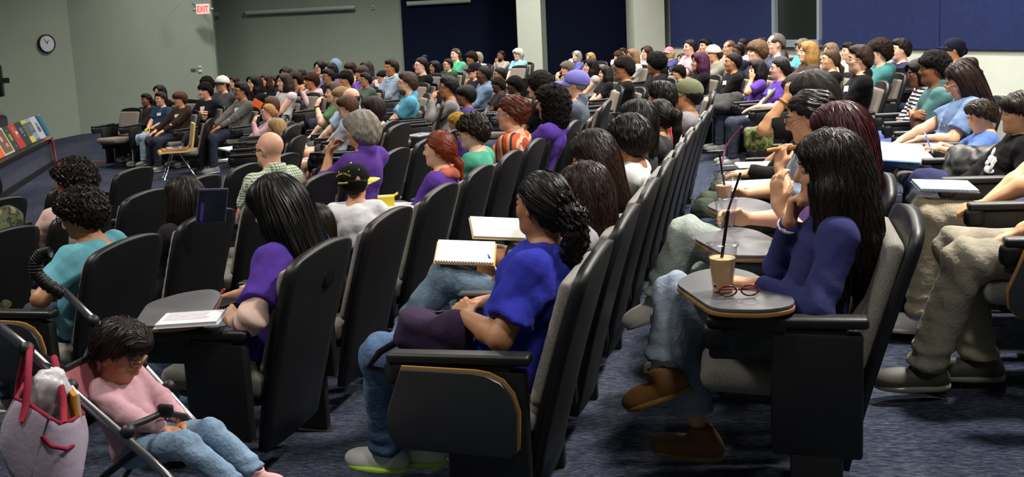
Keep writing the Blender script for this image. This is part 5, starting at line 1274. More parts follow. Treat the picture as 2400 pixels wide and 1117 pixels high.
# row one, at the right
near('indigo', 1940, 299, 3.12, 'young woman with long dark hair in an indigo long-sleeved top, chin on her fist', row=1, skinc='#d8a27c', hair=('longbig', '#1c1310'), shirt='#33356e', sleeve='long', hem=-.07, loose=.45, legs='capri', pants='#8496ab', shoes='#7a5228', shoe_kind='boot', add=.03,
     R='fist', L=PX(1775, 664, 2.97, (.95, -.3, .05), (0, 0, -1), .3, (-.5, .7, -.6)), hp=6, hy=2, lean=8, wide=1.6, hsc=1,
     kneeL=V(.45, -.02, .655), ankL=V(.50, .09, .36), kneeR=V(.47, -.12, .53), ankR=V(.37, .0, .10), cross='L', strand=(816, 0.014, .62, .0015, 5, .35), lod=.0085, extras=(('watch', '#d8cfd6', 'R', .009),))
near('redhair', 1964, 239, 3.86, 'girl with long dark red hair, one hand raised and the other on an iced cup', row=1, skinc='#dba680', hair=('longwide', '#3a0f14'), shirt='#8b72c8', pants='#9aa69d',
     L=PX(1822, 480, 3.70, (.05, -.15, 1), (-.7, -.6, .1), .6, (.1, .5, -1)), R=PX(1748, 512, 3.95, (.9, .3, .15), (.2, .9, -.3), .7, (-.2, -.8, -.8)), hp=14, hy=-6, lean=6, wide=1.35,
     kneeL=V(.44, .03, .70), ankL=V(.57, .08, .43), kneeR=V(.46, -.13, .52), cross='L', shoes='#d6d2cb', strand=(738, 0.018, .6, .0015, 7, .12))
near('bangs', 1893, 210, 4.62, 'girl with dark hair and a blond streak biting a snack, in pale denim blue', row=1, skinc='#d6a079', hair=('updo', '#1d1512'), shirt='#9fb6d0', pants='#1f2b45',
     L=PX(1826, 392, 4.50, (-.08, -.2, 1), (-.7, -.6, .1), 1.0, (.1, .5, -1)), R=PX(1745, 455, 4.72, (.95, .2, 0), (.2, .8, -.5), .5, (-.2, -.8, -.8)), hp=16, lean=3, extras=(('glasses', 'thin', '#8a6a4a'), ('earring', '#c9a24a')), strand=(388, 0.014, .2, .0015, 3, .05))
near('headband', 1906, 165, 5.35, 'person with black hair and a pale headband in a black jacket, hand on papers', row=1, skinc='#d39c76', hair=('bob', '#16110f'), shirt='#1f1e20', sleeve='long', pants='#3f4a3a', lod=.0115,
     L=PX(1762, 404, 5.28, (.95, -.1, -.05), (0, -.2, -1), .35, (-.2, .7, -.7)), hp=26, lean=0, extras=(('clip', '#e6dfd6', .0, .0, .135),))
near('bracelet', 1872, 171, 6.05, 'dark-haired person in black with a raised forearm and a gold bracelet', row=1, skinc='#cf9870', hair=('long', '#1a1311'), shirt='#1b1a1d', sleeve='short', pants='#4d5646', L=PX(1843, 232, 5.95, (-.2, -.1, 1), (-.6, -.6, 0), .9, (.7, .1, -1)), hp=14, lean=4, lod=.0125, extras=(('watch', '#c79a3c'),))
NEAR['indigo']['sole'] = '#8a6a3e'
# row two: the royal blue tee at the aisle
near('royal', 1265, 397, 3.02, 'young woman in a royal blue tee at the aisle end with a low curly ponytail', row=2, skinc='#b9825c', hair=('curlypony', '#15100f'), shirt='#2c33b4', g=1.24, loose=1.7, pants='#44648e', shoes='#d5d8d2', wide=1.5,
     L=PX(1092, 742, 2.88, (.5, -.75, .25), (-.4, -.2, -.8), .5, (-.5, 1, -.6)), R=PX(1120, 712, 3.02, (.75, .6, -.1), (-.2, .3, -.9), .5, (-.4, -1, -.5)), hy=-24, hp=-2, lean=15, kneeL=V(.52, .07, .535), ankL=V(.57, -.02, .088), kneeR=V(.46, -.09, .545), ankR=V(.43, -.10, .088),
     strand=(894, 0.014, .20, .0015, 11, .0), lod=.0085, hem=.03)
NEAR['royal']['sole'] = '#b4e64c'
near('wavy', 1365, 378, 3.6, 'girl with long wavy dark brown hair in a grey tee behind the royal blue tee', row=2, skinc='#b98057', hair=('longwide', '#2a1a14'), shirt='#a5a5a8', pants='#5f7d94', wide=1.5, shoes='#d9d7d0', hy=-8, hp=8, lean=12,
     kneeL=V(.51, .05, .69), ankL=V(.70, .15, .45), kneeR=V(.46, -.12, .52), cross='L', L=PX(1192, 628, 3.52, (.75, -.4, -.4), (-.1, -.5, -.8), .8, (-.4, .9, -.4)), strand=(816, 0.014, .5, .0015, 13, .5))
near('maroon', 1385, 304, 4.28, 'girl with wavy brown hair in maroon sleeves writing in a notebook on her bare knees', row=2, skinc='#b57c54', hair=('longwide', '#26170f'), shirt='#4a1a26', sleeve='long', pants='#23222a', legs='short', hp=16, lean=6,
     kneeL=V(.50, .12, .60), ankL=V(.60, .14, .12), kneeR=V(.50, -.02, .58), L=PX(1228, 592, 4.2, (.8, -.4, .1), (0, -.5, -.8), .7, (-.4, .9, -.4)), strand=(816, 0.014, .5, .0015, 17, .55))
near('whitetee', 1472, 271, 4.92, 'boy with thick tousled black hair in a white top beside the wavy hair', row=2, skinc='#a5714a', hair=('volume', '#15100f'), shirt='#d9d8d6', hy=-28, hp=14, lean=8, lod=.0115, strand=(816, 0.014, .13, .0015, 19, .25))
near('straight', 1490, 232, 5.6, 'girl with straight black hair to the waist seen from behind', row=2, skinc='#c48e68', hair=('longwide', '#17120f'), shirt='#3b3a3d', hy=-6, lean=12, lod=.0115, strand=(816, 0.018, .5, .0015, 23, .06))
near('braids', 1541, 230, 6.25, 'girl with a dark braided ponytail in a charcoal tee', row=2, skinc='#c89672', hair=('pony', '#17120f'), shirt='#454348', hy=-24, lean=10, lod=.0125, strand=(583, 0.014, .12, .0015, 29, .05))
near('redtee', 1548, 189, 6.9, 'boy with short black hair in a red tee with white lettering', row=2, skinc='#b98560', hair=('short', '#14100f'), shirt='#c62f2f', hy=-26, lean=8, lod=.0125, strand=(583, 0.014, .09, .0015, 31, .1))
near('olive', 1608, 178, 7.55, 'young man in an olive cap and a heather grey tee', row=2, skinc='#bb845c', hair=('short', '#15110f'), shirt='#8e8b90', hy=2, lean=8, lod=.0115, add=.03, extras=(('cap', '#6d7252', '#7a7f60', 0, -4),))
# row three: the black-haired girl writing at the aisle
near('purple', 640, 409, 3.32, 'girl with very long straight black hair in a purple tee writing on her tablet desk', row=3, skinc='#c99a78', hair=('longwide', '#0b090a'), shirt='#51309a', loose=1.2, pants='#7f9bb5', hp=24, hy=-2, lean=2, nb=.05,
     L=PX(556, 757, 3.12, (.7, -.4, .35), (-.1, -.6, -.7), .9, (-.4, 1, -.4)), R=PX(553, 692, 3.36, (.85, .2, -.25), (.1, .6, -.8), .8, (-.3, -.9, -.5)), lod=.0085, strand=(1011, 0.018, .44, .0015, 37, .02))
near('smallgirl', 735, 477, 3.95, 'small girl with long brown hair low between the seats beside the purple tee', row=3, skinc='#c08a66', hair=('long', '#21170f'), shirt='#3a3036', hy=-10, lean=0, hs=1.12, lod=.0105, strand=(738, 0.018, .48, .0015, 41, .08))
near('capkid', 830, 376, 4.68, 'boy in a white tee and a black and yellow cap turned from the camera', rz=180 - 62, skinc='#bf8a66', hair=('buzz', '#120e0d'), shirt='#dcdbe0', loose=1.3, hy=-14, hp=4, lean=0, nb=.03, hs=1.15, add=.03, lod=.0095, extras=(('cap', '#141415', '#e6d34a', -52, -4, '#e6d34a'),),
     L=A((.33, .0, .74), (.8, -.3, -.2), (0, 0, -1), .6, (-.3, .9, -.6)), R=A((.33, -.1, .74), (.8, .3, -.2), (0, 0, -1), .6, (-.3, -.9, -.6)))
near('copper', 1025, 304, 5.3, 'girl with a copper ponytail in a purple hoodie with a coral hood', row=3, skinc='#d9a987', hair=('lowpony', '#7a3418'), shirt='#5a35a0', sleeve='long', hp=2, lean=4, lod=.0105, strand=(816, 0.014, .17, .0015, 43, .05))
near('mint', 1105, 266, 6.0, 'person with short dark hair and round dark glasses in a mint green tee', row=3, skinc='#d8ae94', hair=('messy', '#241914'), shirt='#3fa98a', hp=6, hy=6, lean=6, lod=.0105, extras=(('glasses', 'thin', '#b59a5c', '#17120f'), ('lanyard', '#18171a', .012)), strand=(660, 0.014, .09, .0015, 47, .15))
near('stripes', 1195, 221, 6.68, 'woman with auburn hair pinned up in an orange striped blouse', row=3, skinc='#d7a488', hair=('updo', '#5a2a18'), shirt='#c05a35', hp=6, hy=4, lean=6, lod=.0105, extras=(('glasses', 'thin', '#8a8a90'),), strand=(699, 0.014, .12, .0015, 53, .25))
near('curlpurple', 1290, 200, 7.36, 'woman with a mass of long black curls in a purple tee', row=3, skinc='#b27d58', hair=('curlylong', '#140f0e'), shirt='#53319c', hp=4, lean=5, lod=.0115)
# row four and five
near('teal', 182, 428, 3.66, 'boy with a frizzy dark mop and glasses in a turquoise tee', row=4, skinc='#a8734f', hair=('curlyshort', '#1b1411'), shirt='#559fb0', g=1.12, loose=1.4, hp=12, hy=6, lean=4, nb=.04, hs=1.06, add=.05, lod=.009, R='down',
     L=PX(108, 705, 3.50, (.4, -.8, .3), (-.6, -.3, -.5), .6, (-.1, 1, -.4)), extras=(('glasses', 'thick', '#3a2318'),), strand=(972, 0.008, .06, .0015, 59, 1.2))
near('darklong', 425, 412, 4.32, 'girl with long dark brown hair almost hidden by the seats before the purple tee', row=4, skinc='#b58260', hair=('longwide', '#1b1311'), shirt='#26222a', hy=-8, lean=6, hs=1.06, lod=.0105, strand=(738, 0.018, .56, .0015, 61, .05))
near('scrunch', 165, 362, 4.75, 'woman with a dark curly crop and a red clip in a ruffled pale pink top', row=5, skinc='#8a5a40', hair=('curlyshort', '#1d1310'), shirt='#c9a398', lean=8, hy=8, add=.045, lod=.0105, loose=1.5, extras=(('clip', '#a32a3a', .03, .08, .11),), strand=(816, 0.008, .07, .0015, 67, 1.3))
near('camo', -62, 380, 4.15, 'person in a camouflage top cut off by the left picture edge', skinc='#a8734f', hair=('short', '#1b1411'), shirt='#3d4630', sleeve='long', lean=10, lod=.0125)
# row zero at the right edge
near('hoodie', 2392, 217, 5.3, 'boy in a black hoodie with a white print looking left at the right edge', row=0, skinc='#dba57e', hair=('bowl', '#241a17'), shirt='#19181b', sleeve='long', hood=1, hs=1.1, lean=8, hy=2, hp=2, lod=.0085, L=PX(2335, 470, 5.2, (.6, -.6, -.3), (-.2, -.2, -1), .5, (-.3, 1, -.4)), strand=(699, 0.014, .09, .0015, 71, .05), pants='#23242c', add=.012)
near('penboy', 2300, 236, 6.0, 'young boy in a bright blue tee drawing with a pen on a white folder', row=0, skinc='#dba983', hair=('short', '#2b1f17'), shirt='#5a7fd0', hs=1.16, lean=2, hp=24, hy=4, lod=.0085, pants='#252c4a', strand=(816, 0.014, .06, .0015, 73, .1),
     L=PX(2200, 347, 5.88, (.85, -.35, .2), (-.1, -.5, -.8), .85, (-.2, .8, -.7)), R=PX(2205, 338, 6.08, (.8, .4, -.1), (0, .2, -1), .5, (-.2, -.8, -.7)), add=.008)
near('denim', 2252, 143, 6.68, 'woman with long dark brown hair, glasses and a denim blue shirt looking down', row=0, skinc='#dda888', hair=('halfup', '#2a1a17'), shirt='#6d8ab6', g=1.08, chest=1, hp=28, hy=2, lean=4, lod=.009, collar=1, pants='#4b6a96', strand=(816, 0.018, .5, .0015, 79, .08),
     L=PX(2155, 325, 6.58, (.85, -.2, -.3), (0, 0, -1), .4, (-.3, .9, -.6)), R='knee', extras=(('glasses', 'thin', '#c9a88c'), ('earring', '#d9d2c4'), ('tag', .27, .06)), kneeL=V(.50, .06, .62), ankL=V(.62, .10, .3), cross='L')
near('crossed', 2190, 120, 7.35, 'man in a teal polo with his arms crossed', row=0, skinc='#8a5636', hair=('messy', '#151010'), shirt='#4b7d7c', collar=1, L='cross', R='cross', g=1.15, hy=4, lean=8, lod=.0105, pants='#3a4c86')
near('striped', 2152, 138, 8.05, 'woman with black hair and glasses in a black and white striped top', row=0, skinc='#7a4a34', hair=('bob', '#131010'), shirt='#c9c9cc', sleeve='three', hy=18, hp=10, hr=8, lean=6, lod=.0125, extras=(('glasses', 'thin', '#3a3030'),), pants='#41529a')
near('khaki', 2520, 160, 4.68, 'boy in khaki trousers and white sneakers cut off by the right edge', skinc='#d8a27a', hair=('short', '#241a17'), shirt='#4d5c94', pants='#a69879', seatx=1.14, sc=1.02, lean=20, lod=.009, shoes='#d2cfd2', wide=1.35, hy=-10,
     L=PX(2292, 489, 4.52, (.9, -.3, -.25), (0, -.3, -.9), .7, (-.3, .9, -.5)), kneeL=V(.48, .05, .56), ankL=V(.50, .08, .10))
near('cargo', 2560, 170, 4.0, 'boy in olive grey cargo trousers and dark sneakers cut off by the right edge', skinc='#d3a07a', hair=('short', '#241a17'), shirt='#3d4a7a', pants='#8d8570', seatx=1.16, sc=1.02, lean=20, lod=.0085, shoes='#3a362f', wide=1.45,
     L=PX(2358, 556, 3.86, (.85, -.2, -.45), (0, 0, -1), .5, (-.4, .9, -.3)), kneeL=V(.46, .16, .545), ankL=V(.60, .13, .10), kneeR=V(.46, -.06, .54), ankR=V(.38, -.02, .095))
NEAR['cargo']['sole'] = '#6f7466'
# toddler in the stroller
TODZ = 0.0
def toddler():
    sp = dict(BASE); kw = dict(lean=30, hs=1.62, hp=40, hy=4, lod=.0125, g=1.12, sleeve='long', loose=1.3, wide=1.3, kneeL=V(.42, .12, .60), ankL=V(.74, .14, .36), kneeR=V(.42, -.12, .62), ankR=V(.76, -.10, .40), nb=.03,
                               L=A((.22, .10, .66), (.8, -.4, -.3), (0, -.3, -1), .6, (-.3, 1, -.5)), R=A((.24, -.06, .66), (.8, .4, -.3), (0, .3, -1), .6, (-.3, -1, -.5)))
    sp.update(kw); s0 = .48; P = atd(276, 748, 2.85); J = skeleton(sp); top = J['H'] + V(0, 0, .135 * 1.62); rz = math.radians(-6); c, s = math.cos(rz), math.sin(rz)
    x = P[0] - s0 * (top[0] * c - top[1] * s); y = P[1] - s0 * (top[0] * s + top[1] * c); z = P[2] - s0 * top[2]
    return person('toddler in a pink jacket and jeans slumped forward in the stroller', (x, y, z), rz, s0, '#b98260', ('short', '#1e1512'), '#d5a2ae', '#6f93b4', '#d7a4a6', strand=(583, 0.014, .08, .0015, 83, .1), **kw), (x, y, z)
TOD, TODP = toddler()
build_people()
# shirt details that need their own pattern ---------------------------------
def pattern_mat(name, build):
    n = NT(name); build(n); return n.m
def stripes_mat(cols, scale, axis_=2, rough=.9, warp=.0):
    n = NT('striped_cloth'); sx = n.n('ShaderNodeSeparateXYZ'); n.l(n.coords(), sx.inputs[0])
    m = n.n('ShaderNodeMath', operation='MULTIPLY', i_1=scale); n.l(sx.outputs[axis_], m.inputs[0]); ad = n.n('ShaderNodeMath', operation='ADD'); n.l(m.outputs[0], ad.inputs[0])
    w = n.n('ShaderNodeMath', operation='MULTIPLY', i_1=warp); n.l(n.noise(n.coords(), 4, 2), w.inputs[0]); n.l(w.outputs[0], ad.inputs[1])
    f = n.n('ShaderNodeMath', operation='FRACT'); n.l(ad.outputs[0], f.inputs[0]); r = n.n('ShaderNodeValToRGB'); r.color_ramp.interpolation = 'CONSTANT'; e = r.color_ramp.elements
    while len(e) < len(cols): e.new(.5)
    for i, (p, c) in enumerate(cols): e[i].position = p; e[i].color = srgb(c)
    n.l(f.outputs[0], r.inputs[0]); n.col(r.outputs[0]); n.bump(n.noise(n.coords(), 14, 3), .4, .02); n.set(Roughness=rough, Specular_IOR_Level=.2); return n.m
def reshirt(p, m): p['shirt_obj'].material_slots[0].material = m
reshirt(NEAR['stripes'], stripes_mat([(0, '#c65a34'), (.13, '#2a3350'), (.2, '#d98a5c'), (.3, '#b8482c'), (.42, '#5a2e2a'), (.47, '#e0a57c'), (.56, '#c65a34'), (.68, '#2a3350'), (.75, '#d9956a'), (.85, '#a8432c'), (.94, '#d8b090')], 4.6, 0, .9, .15))
reshirt(NEAR['striped'], stripes_mat([(0, '#17181f'), (.5, '#d4d4d6')], 28, 2))
def gingham():
    n = NT('gingham'); tc = n.n('ShaderNodeTexCoord'); sx = n.n('ShaderNodeSeparateXYZ'); n.l(tc.outputs['Object'], sx.inputs[0]); acc = None
    for a, sc in ((1, 55), (2, 55)):
        m = n.n('ShaderNodeMath', operation='MULTIPLY', i_1=sc); n.l(sx.outputs[a], m.inputs[0]); f = n.n('ShaderNodeMath', operation='FRACT'); n.l(m.outputs[0], f.inputs[0])
        g = n.n('ShaderNodeMath', operation='GREATER_THAN', i_1=.55); n.l(f.outputs[0], g.inputs[0])
        if acc is None: acc = g
        else: s_ = n.n('ShaderNodeMath', operation='ADD'); n.l(acc.outputs[0], s_.inputs[0]); n.l(g.outputs[0], s_.inputs[1]); acc = s_
    h = n.n('ShaderNodeMath', operation='MULTIPLY', i_1=.5); n.l(acc.outputs[0], h.inputs[0])
    n.col(n.ramp(h.outputs[0], [(0, srgb('#d6d8c8')), (.5, srgb('#a3b29c')), (1, srgb('#56705f'))])); n.bump(n.noise(n.coords(), 12, 3), .4, .02); n.set(Roughness=.9); return n.m
reshirt(GING, gingham())
def camo_mat(cs, scale):
    n = NT('camouflage'); f = n.noise(n.coords(), scale, 3, .6); r = n.n('ShaderNodeValToRGB'); r.color_ramp.interpolation = 'CONSTANT'; e = r.color_ramp.elements
    while len(e) < len(cs): e.new(.5)
    for i, (p, c) in enumerate(cs): e[i].position = p; e[i].color = srgb(c)
    n.l(f, r.inputs[0]); n.col(r.outputs[0]); n.set(Roughness=.9); return n.m
reshirt(NEAR['camo'], camo_mat([(0, '#20241a'), (.45, '#4d5636'), (.55, '#2d3222'), (.63, '#6b6c4c')], 9))
for p in PEOPLE:
    if 'patterned top' in p['label'] and 'black and white' in p['label']: reshirt(p, camo_mat([(0, '#18181a'), (.5, '#c9c9c9'), (.56, '#18181a')], 22))
# printing and lettering on clothes
def on_shirt(p, text, size, local, rot, col, name='lettering', scale=(1, 1, 1), outline=None):
    o = link(name, text_mesh(text, size, .0015), p['obj'], cloth(col)); o.matrix_basis = Matrix.Translation(local) @ Matrix(rot).to_4x4() @ Matrix.Diagonal((*scale, 1)); return o
def back_frame(p, u, y, out):
    J = p['J']; R = (V(0, -1, 0), J['u'], -J['fw']); pos = J['P0'] + J['u'] * u + V(0, y, 0) - J['fw'] * out; return pos, np.stack(R, 1)
for ch, y, sz in (('A', .055, .10), ('F', -.03, .10)):
    pos, R = back_frame(NEAR['teal'], .30, y, .150); on_shirt(NEAR['teal'], ch, sz * 1.22, pos, R, '#1d2a33', 'lettering_edge', (1.05, 1.02, 1)); pos, R = back_frame(NEAR['teal'], .30, y, .1525); on_shirt(NEAR['teal'], ch, sz, pos, R, '#d5dadb')
for tx, u, sz in (('DELPH', .33, .085),):
    pos, R = back_frame(NEAR['redtee'], u, 0, .132); on_shirt(NEAR['redtee'], tx, sz, pos, R, '#ead9dc')
extra(NEAR['hoodie'], NEAR['hoodie']['obj'], NEAR['hoodie']['J'], None, ('print', [('#d9d9dc', .27, .045, .075, .03, .028), ('#d9d9dc', .20, .07, .07, .026, .024), ('#d9d9dc', .32, .03, .028, .035, .03), ('#d9d9dc', .25, .105, .02, .05, .018), ('#d9d9dc', .235, .01, .04, .018, .034)]))
extra(NEAR['redhair'], NEAR['redhair']['obj'], NEAR['redhair']['J'], None, ('print', [('#4c6fd0', .12, .05, .06, .035, .035), ('#c9c2ea', .14, .07, .025, .02, .04)]))
extra(NEAR['redhair'], NEAR['redhair']['obj'], NEAR['redhair']['J'], None, ('tag', .33, .06))
# lettering arched over the strap opening of the yellow-brimmed cap
cp = NEAR['capkid']['cap']
def cap_pt(az, z, out=.0): 
    r = math.sqrt(max(0, 1 - ((z - .045) / .098) ** 2)) + out; return Vector((-.018 + .118 * r * math.cos(az), .098 * r * math.sin(az), z))
A0 = math.radians(180 + 52 - 20)
word = 'RICHEZ CYCLES'
for i, ch in enumerate(word):
    if ch == ' ': continue
    a = A0 + (i - 6) * .085; z = .088 - .022 * ((i - 6) / 6.5) ** 2; n = Vector((math.cos(a), math.sin(a), .25)).normalized(); up = Vector((0, 0, 1)); xr = up.cross(n).normalized(); yu = n.cross(xr)
    tl = (i - 6) * -.055; x2 = xr * math.cos(tl) + yu * math.sin(tl); y2 = n.cross(x2)
    o = link('lettering', text_mesh(ch, .0165, .0008), cp, cloth('#d9c83f')); p3 = cap_pt(a, z, .025); o.matrix_basis = Matrix(((x2.x, y2.x, n.x, p3.x), (x2.y, y2.y, n.y, p3.y), (x2.z, y2.z, n.z, p3.z), (0, 0, 0, 1)))
for da, z in ((-.42, .098), (.42, .098), (1.15, .10)):
    bm = bmesh.new(); bmesh.ops.create_uvsphere(bm, u_segments=8, v_segments=6, radius=.005); o = link('eyelet', bm_mesh('eyelet', bm, True), cp, cloth('#d9c83f')); o.location = cap_pt(A0 + da, z, .01)
bm = bmesh.new(); tube(bm, [cap_pt(A0 + t, .026, .02) for t in np.linspace(-.34, .34, 9)], .0085, 6); link('cap_strap', bm_mesh('cap_strap', bm, True), cp, cloth('#d2c43c'))
bm = bmesh.new(); bmesh.ops.create_uvsphere(bm, u_segments=14, v_segments=8, radius=1); bmesh.ops.scale(bm, vec=(.008, .032, .018), verts=bm.verts); bmesh.ops.rotate(bm, matrix=Matrix.Rotation(A0, 3, 'Z'), verts=bm.verts); o = link('strap_opening', bm_mesh('strap_opening', bm, True), cp, cloth('#050505')); o.location = cap_pt(A0, .046, .0)
# coral hood
J = NEAR['copper']['J']; q = Sdf(); b0 = J['N'] - J['fw'] * .06 - J['u'] * .0
q.cap(b0 + V(.03, .085, 0), b0 + V(-.02, 0, -.01), .035, .045, .03); q.cap(b0 + V(.03, -.085, 0), b0 + V(-.02, 0, -.01), .035, .045, .03); q.cap(b0 + V(.03, .085, 0), J['N'] + J['fw'] * .08 - J['u'] * .05, .03, .022, .03); q.cap(b0 + V(.03, -.085, 0), J['N'] + J['fw'] * .08 - J['u'] * .05, .03, .022, .03); q.disp(wob(.004, 40, 4))
link('hood', mesh_np('hood', *q.mesh(.008)), NEAR['copper']['obj'], cloth('#c9624e'))
J = HOODED['J']; q = Sdf(); q.ell(V(-.025, 0, .02), V(.125, .11, .135), None, .02); q.ell(V(.12, 0, -.02), V(.08, .07, .1), None, .02, 's'); q.cap(V(-.05, 0, -.08), V(-.06, 0, -.15), .09, .11, .04); q.disp(wob(.004, 40, 4))
o = link('hood', mesh_np('hood', *q.mesh(.014)), HOODED['obj'], cloth('#7288a0')); o.matrix_basis = head_mat(J)
# pink waffle sleeves under the purple tee, and the white wrist cuffs
def sleeves(p, col, rr=.012, t0=.62):
    J = p['J']
    for sd in ('L', 'R'):
        q = Sdf(); S0, E, Wd = J['S' + sd], J['E' + sd], J['W' + sd]; q.cap(S0 + (E - S0) * t0, E, .05, .045 + rr, .03); q.cap(E, E + (Wd - E) * 1.05, .045 + rr, .032 + rr * .5, .03, cut=(E + (Wd - E) * .9, unit(Wd - E))); q.disp(crease(E, Wd - S0, .007, 90, .12)); q.disp(crease(Wd, Wd - E, .004, 120, .08))
        link('undershirt_sleeve', mesh_np('undershirt_sleeve', *q.mesh(.008)), p['obj'], cloth(col))
sleeves(NEAR['purple'], '#d3b0a0')
# ribbed sock and ragged hem of the raised boot
p = NEAR['indigo']; J = p['J']; bm = bmesh.new(); Aa, Kk = Vector(J['AL']), Vector(J['KL']); d = (Kk - Aa).normalized(); tube(bm, [Aa + d * (.02 + .012 * i) for i in range(14)], [.047 + .002 * (i % 2) for i in range(14)], 14); link('sock', bm_mesh('sock', bm, True), p['obj'], cloth('#c3c0bd'))

# ------------------------------------------------------------------ seats: one under each sitter, then the empty ones
ORD = ['aisle', 'second', 'third', 'fourth', 'fifth', 'sixth', 'seventh', 'eighth', 'ninth', 'tenth']
def row(r, ys, who, tablets=(), skiparm=()):
    for k, y in enumerate(ys):
        first = 'aisle seat' if k == 0 else 'seat, ' + ORD[k] + ' from the aisle'
        chair(ROWX[r], y, math.pi, f'black {first}, row of {who}', None, k == len(ys) - 1, None, k in tablets)
row(0, [4.0 + .68 * k for k in range(7)], 'the boys in khaki trousers', (0,))
row(1, [3.12 + .68 * k for k in range(6)], 'the woman in the indigo top')
row(2, [2.93 + .672 * k for k in range(9)], 'the royal blue tee', (0,))
row(3, [3.26 + .685 * k for k in range(8)], 'the girl in purple writing')
row(4, [3.62 + .65 * k for k in range(9)], 'the boy in the turquoise tee', (0,))
row(5, [4.12 + .62 * k for k in range(6)], 'the ruffled pink top')
row(6, [5.36 + .74 * k for k in range(3)], 'no sitters, at the front left')
def trim(lab, n=11):
    w = plainly(lab).replace(',', '').split()[:n]
    while w[-1] in ('in', 'a', 'an', 'with', 'and', 'the', 'of', 'at', 'by', 'behind', 'his', 'on', 'to', 'from', 'over', 'before', 'beside', 'under', 'right', 'left', 'for', 'black', 'pale', 'grey', 'bright', 'dark', 'its', 'white', 'tilting', 'tousled', 'upper', 'far', 'raised', 'empty', 'sleeveless'): w.pop()
    return ' '.join(w)
for i, (x, y, rz, lab) in enumerate(SEATQ):
    if min((math.hypot(x - a, y - b) for a, b in CHAIRS), default=9) < .42: continue
    chair(x, y, rz, 'taupe seat under the ' + trim(lab), None, True, PAD_F)
def empty_seat(px, py, d, label, dy=0, tab=False, pad=None):
    P = atd(px, py, d); rz = math.atan2(SPK[1] - P[1], SPK[0] - P[0]) + math.radians(dy); x, y = P[0] + .29 * math.cos(rz), P[1] + .29 * math.sin(rz); fz = float(floor_z(x, y))
    z = min(max(P[2] - .945, fz - .12), fz + .12)
    return chair(x, y, rz, label, 'empty taupe seats', True, pad or PAD_F, tab, z)
for px, py, d, lab, *dy_ in ((306, 252.5, 16.4, 'empty taupe seat at the far left end of the front far row'), (325, 253, 17.0, 'empty taupe seat just left of the boy in the dark zip jacket'), (440, 232.5, 17.6, 'empty taupe seat behind the brown hoodie'), (457, 234, 17.2, 'empty taupe seat left of the tousled young man'),
                       (647, 216, 16.6, 'leftmost of the three empty taupe seats in mid room'), (690, 216.5, 16.4, 'middle one of the three empty taupe seats in mid room'), (732, 216.5, 16.2, 'rightmost of the three empty taupe seats in mid room'), (994, 183, 13.2, 'tall empty taupe seat right of the bearded man in turquoise'),
                       (986, 170, 15.4, 'empty pale seat behind the tall taupe one'), (1217, 152.5, 19.6, 'empty pale seat in front of the white-haired woman'), (1010, 214, 12.1, 'empty taupe seat next to the bearded man in turquoise'), (1030, 222, 11.7, 'empty taupe seat left of the light grey sweater'),
                       (907, 272, 9.2, 'empty taupe seat right of the woman with the dark bob'), (927, 279, 8.6, 'empty taupe seat with its edge lit, nearest in the aisle'), (657, 268, 12.0, 'seat edge farthest behind the blond child'), (668, 282, 11.0, 'seat edge in the middle behind the blond child'), (678, 293, 10.2, 'seat edge nearest behind the bald man in gingham'),
                       (487, 277, 15.0, 'black-backed front seat beside the plywood chair', -38), (1413, 234, 8.6, 'seat beside the older man in the periwinkle cap'), (1660, 213, 8.6, 'empty seat just right of the olive cap'), (1446, 200, 11.4, 'grey seat behind the black tee and lanyard'), (1016, 136, 17.2, 'pale seat at the left under the dark blue panel')):
    empty_seat(px, py, d, lab, *dy_)
# ------------------------------------------------------------------ things held, worn on laps or standing about
def at_person(p, v):                  # local point of a person in the world
    o = p['obj']; m = Matrix.Translation(o.location) @ Matrix.Rotation(o.rotation_euler.z, 4, 'Z') @ Matrix.Scale(o.scale.x, 4); return m @ Vector(v)
def notebook(label, loc, rz, w=.15, l=.21, tilt=(0, 0), cover='#d9a441', page='#eceae6', spiral=True, nm='notebook', t=.012, lines=0):
    o = thing(nm, label, 'notebook', loc, rz); o.rotation_euler = (tilt[0], tilt[1], rz)
    bm = bmesh.new(); box(bm, (l + .012, w + .01, .004), (0, 0, -.002), bev=.001); link('cover', bm_mesh('cover', bm), o, plain(cover, .5))
    bm = bmesh.new(); box(bm, (l, w, t), (0, 0, t / 2), bev=.001); link('page_block', bm_mesh('page_block', bm), o, plain(page, .7))
    if spiral:
        bm = bmesh.new()
        for k in range(int(l / .011)):
            x = -l / 2 + .008 + k * .011; tube(bm, [(x, w / 2 + .004 + .008 * math.cos(a), t / 2 + .009 * math.sin(a)) for a in np.linspace(0, 6.28, 9)], .0012, 5, False)
        link('spiral', bm_mesh('spiral', bm), o, plain('#b9b4ae', .3, .8))
    r = random.Random(hash(label) % 999)
    if lines:
        bm = bmesh.new()
        for k in range(lines):
            y = w * (.38 - .7 * k / lines); x0 = -l * .42; tube(bm, [(x0 + i * l * .75 / 9 * r.uniform(.9, 1), y + r.uniform(-.003, .003), t + .0012) for i in range(10)], .0006, 4)
        link('handwriting', bm_mesh('handwriting', bm), o, plain('#b79cc0', .7))
    return o
def pen(label, loc, rz, pitch, col, tip='#d8d8d8', nm='pen'):
    o = thing(nm, label, 'pen', loc, rz); o.rotation_euler = (0, pitch, rz)
    bm = bmesh.new(); tube(bm, [(-.07, 0, 0), (.045, 0, 0)], .0045, 8); link('barrel', bm_mesh('barrel', bm, angle=40), o, plain(col, .3))
    bm = bmesh.new(); tube(bm, [(.045, 0, 0), (.058, 0, 0), (.068, 0, 0)], [.0045, .003, .001], 8); link('tip', bm_mesh('tip', bm, angle=40), o, plain(tip, .3)); 
    bm = bmesh.new(); box(bm, (.04, .003, .002), (-.045, 0, .006)); link('clip', bm_mesh('clip', bm), o, plain(tip, .3)); return o
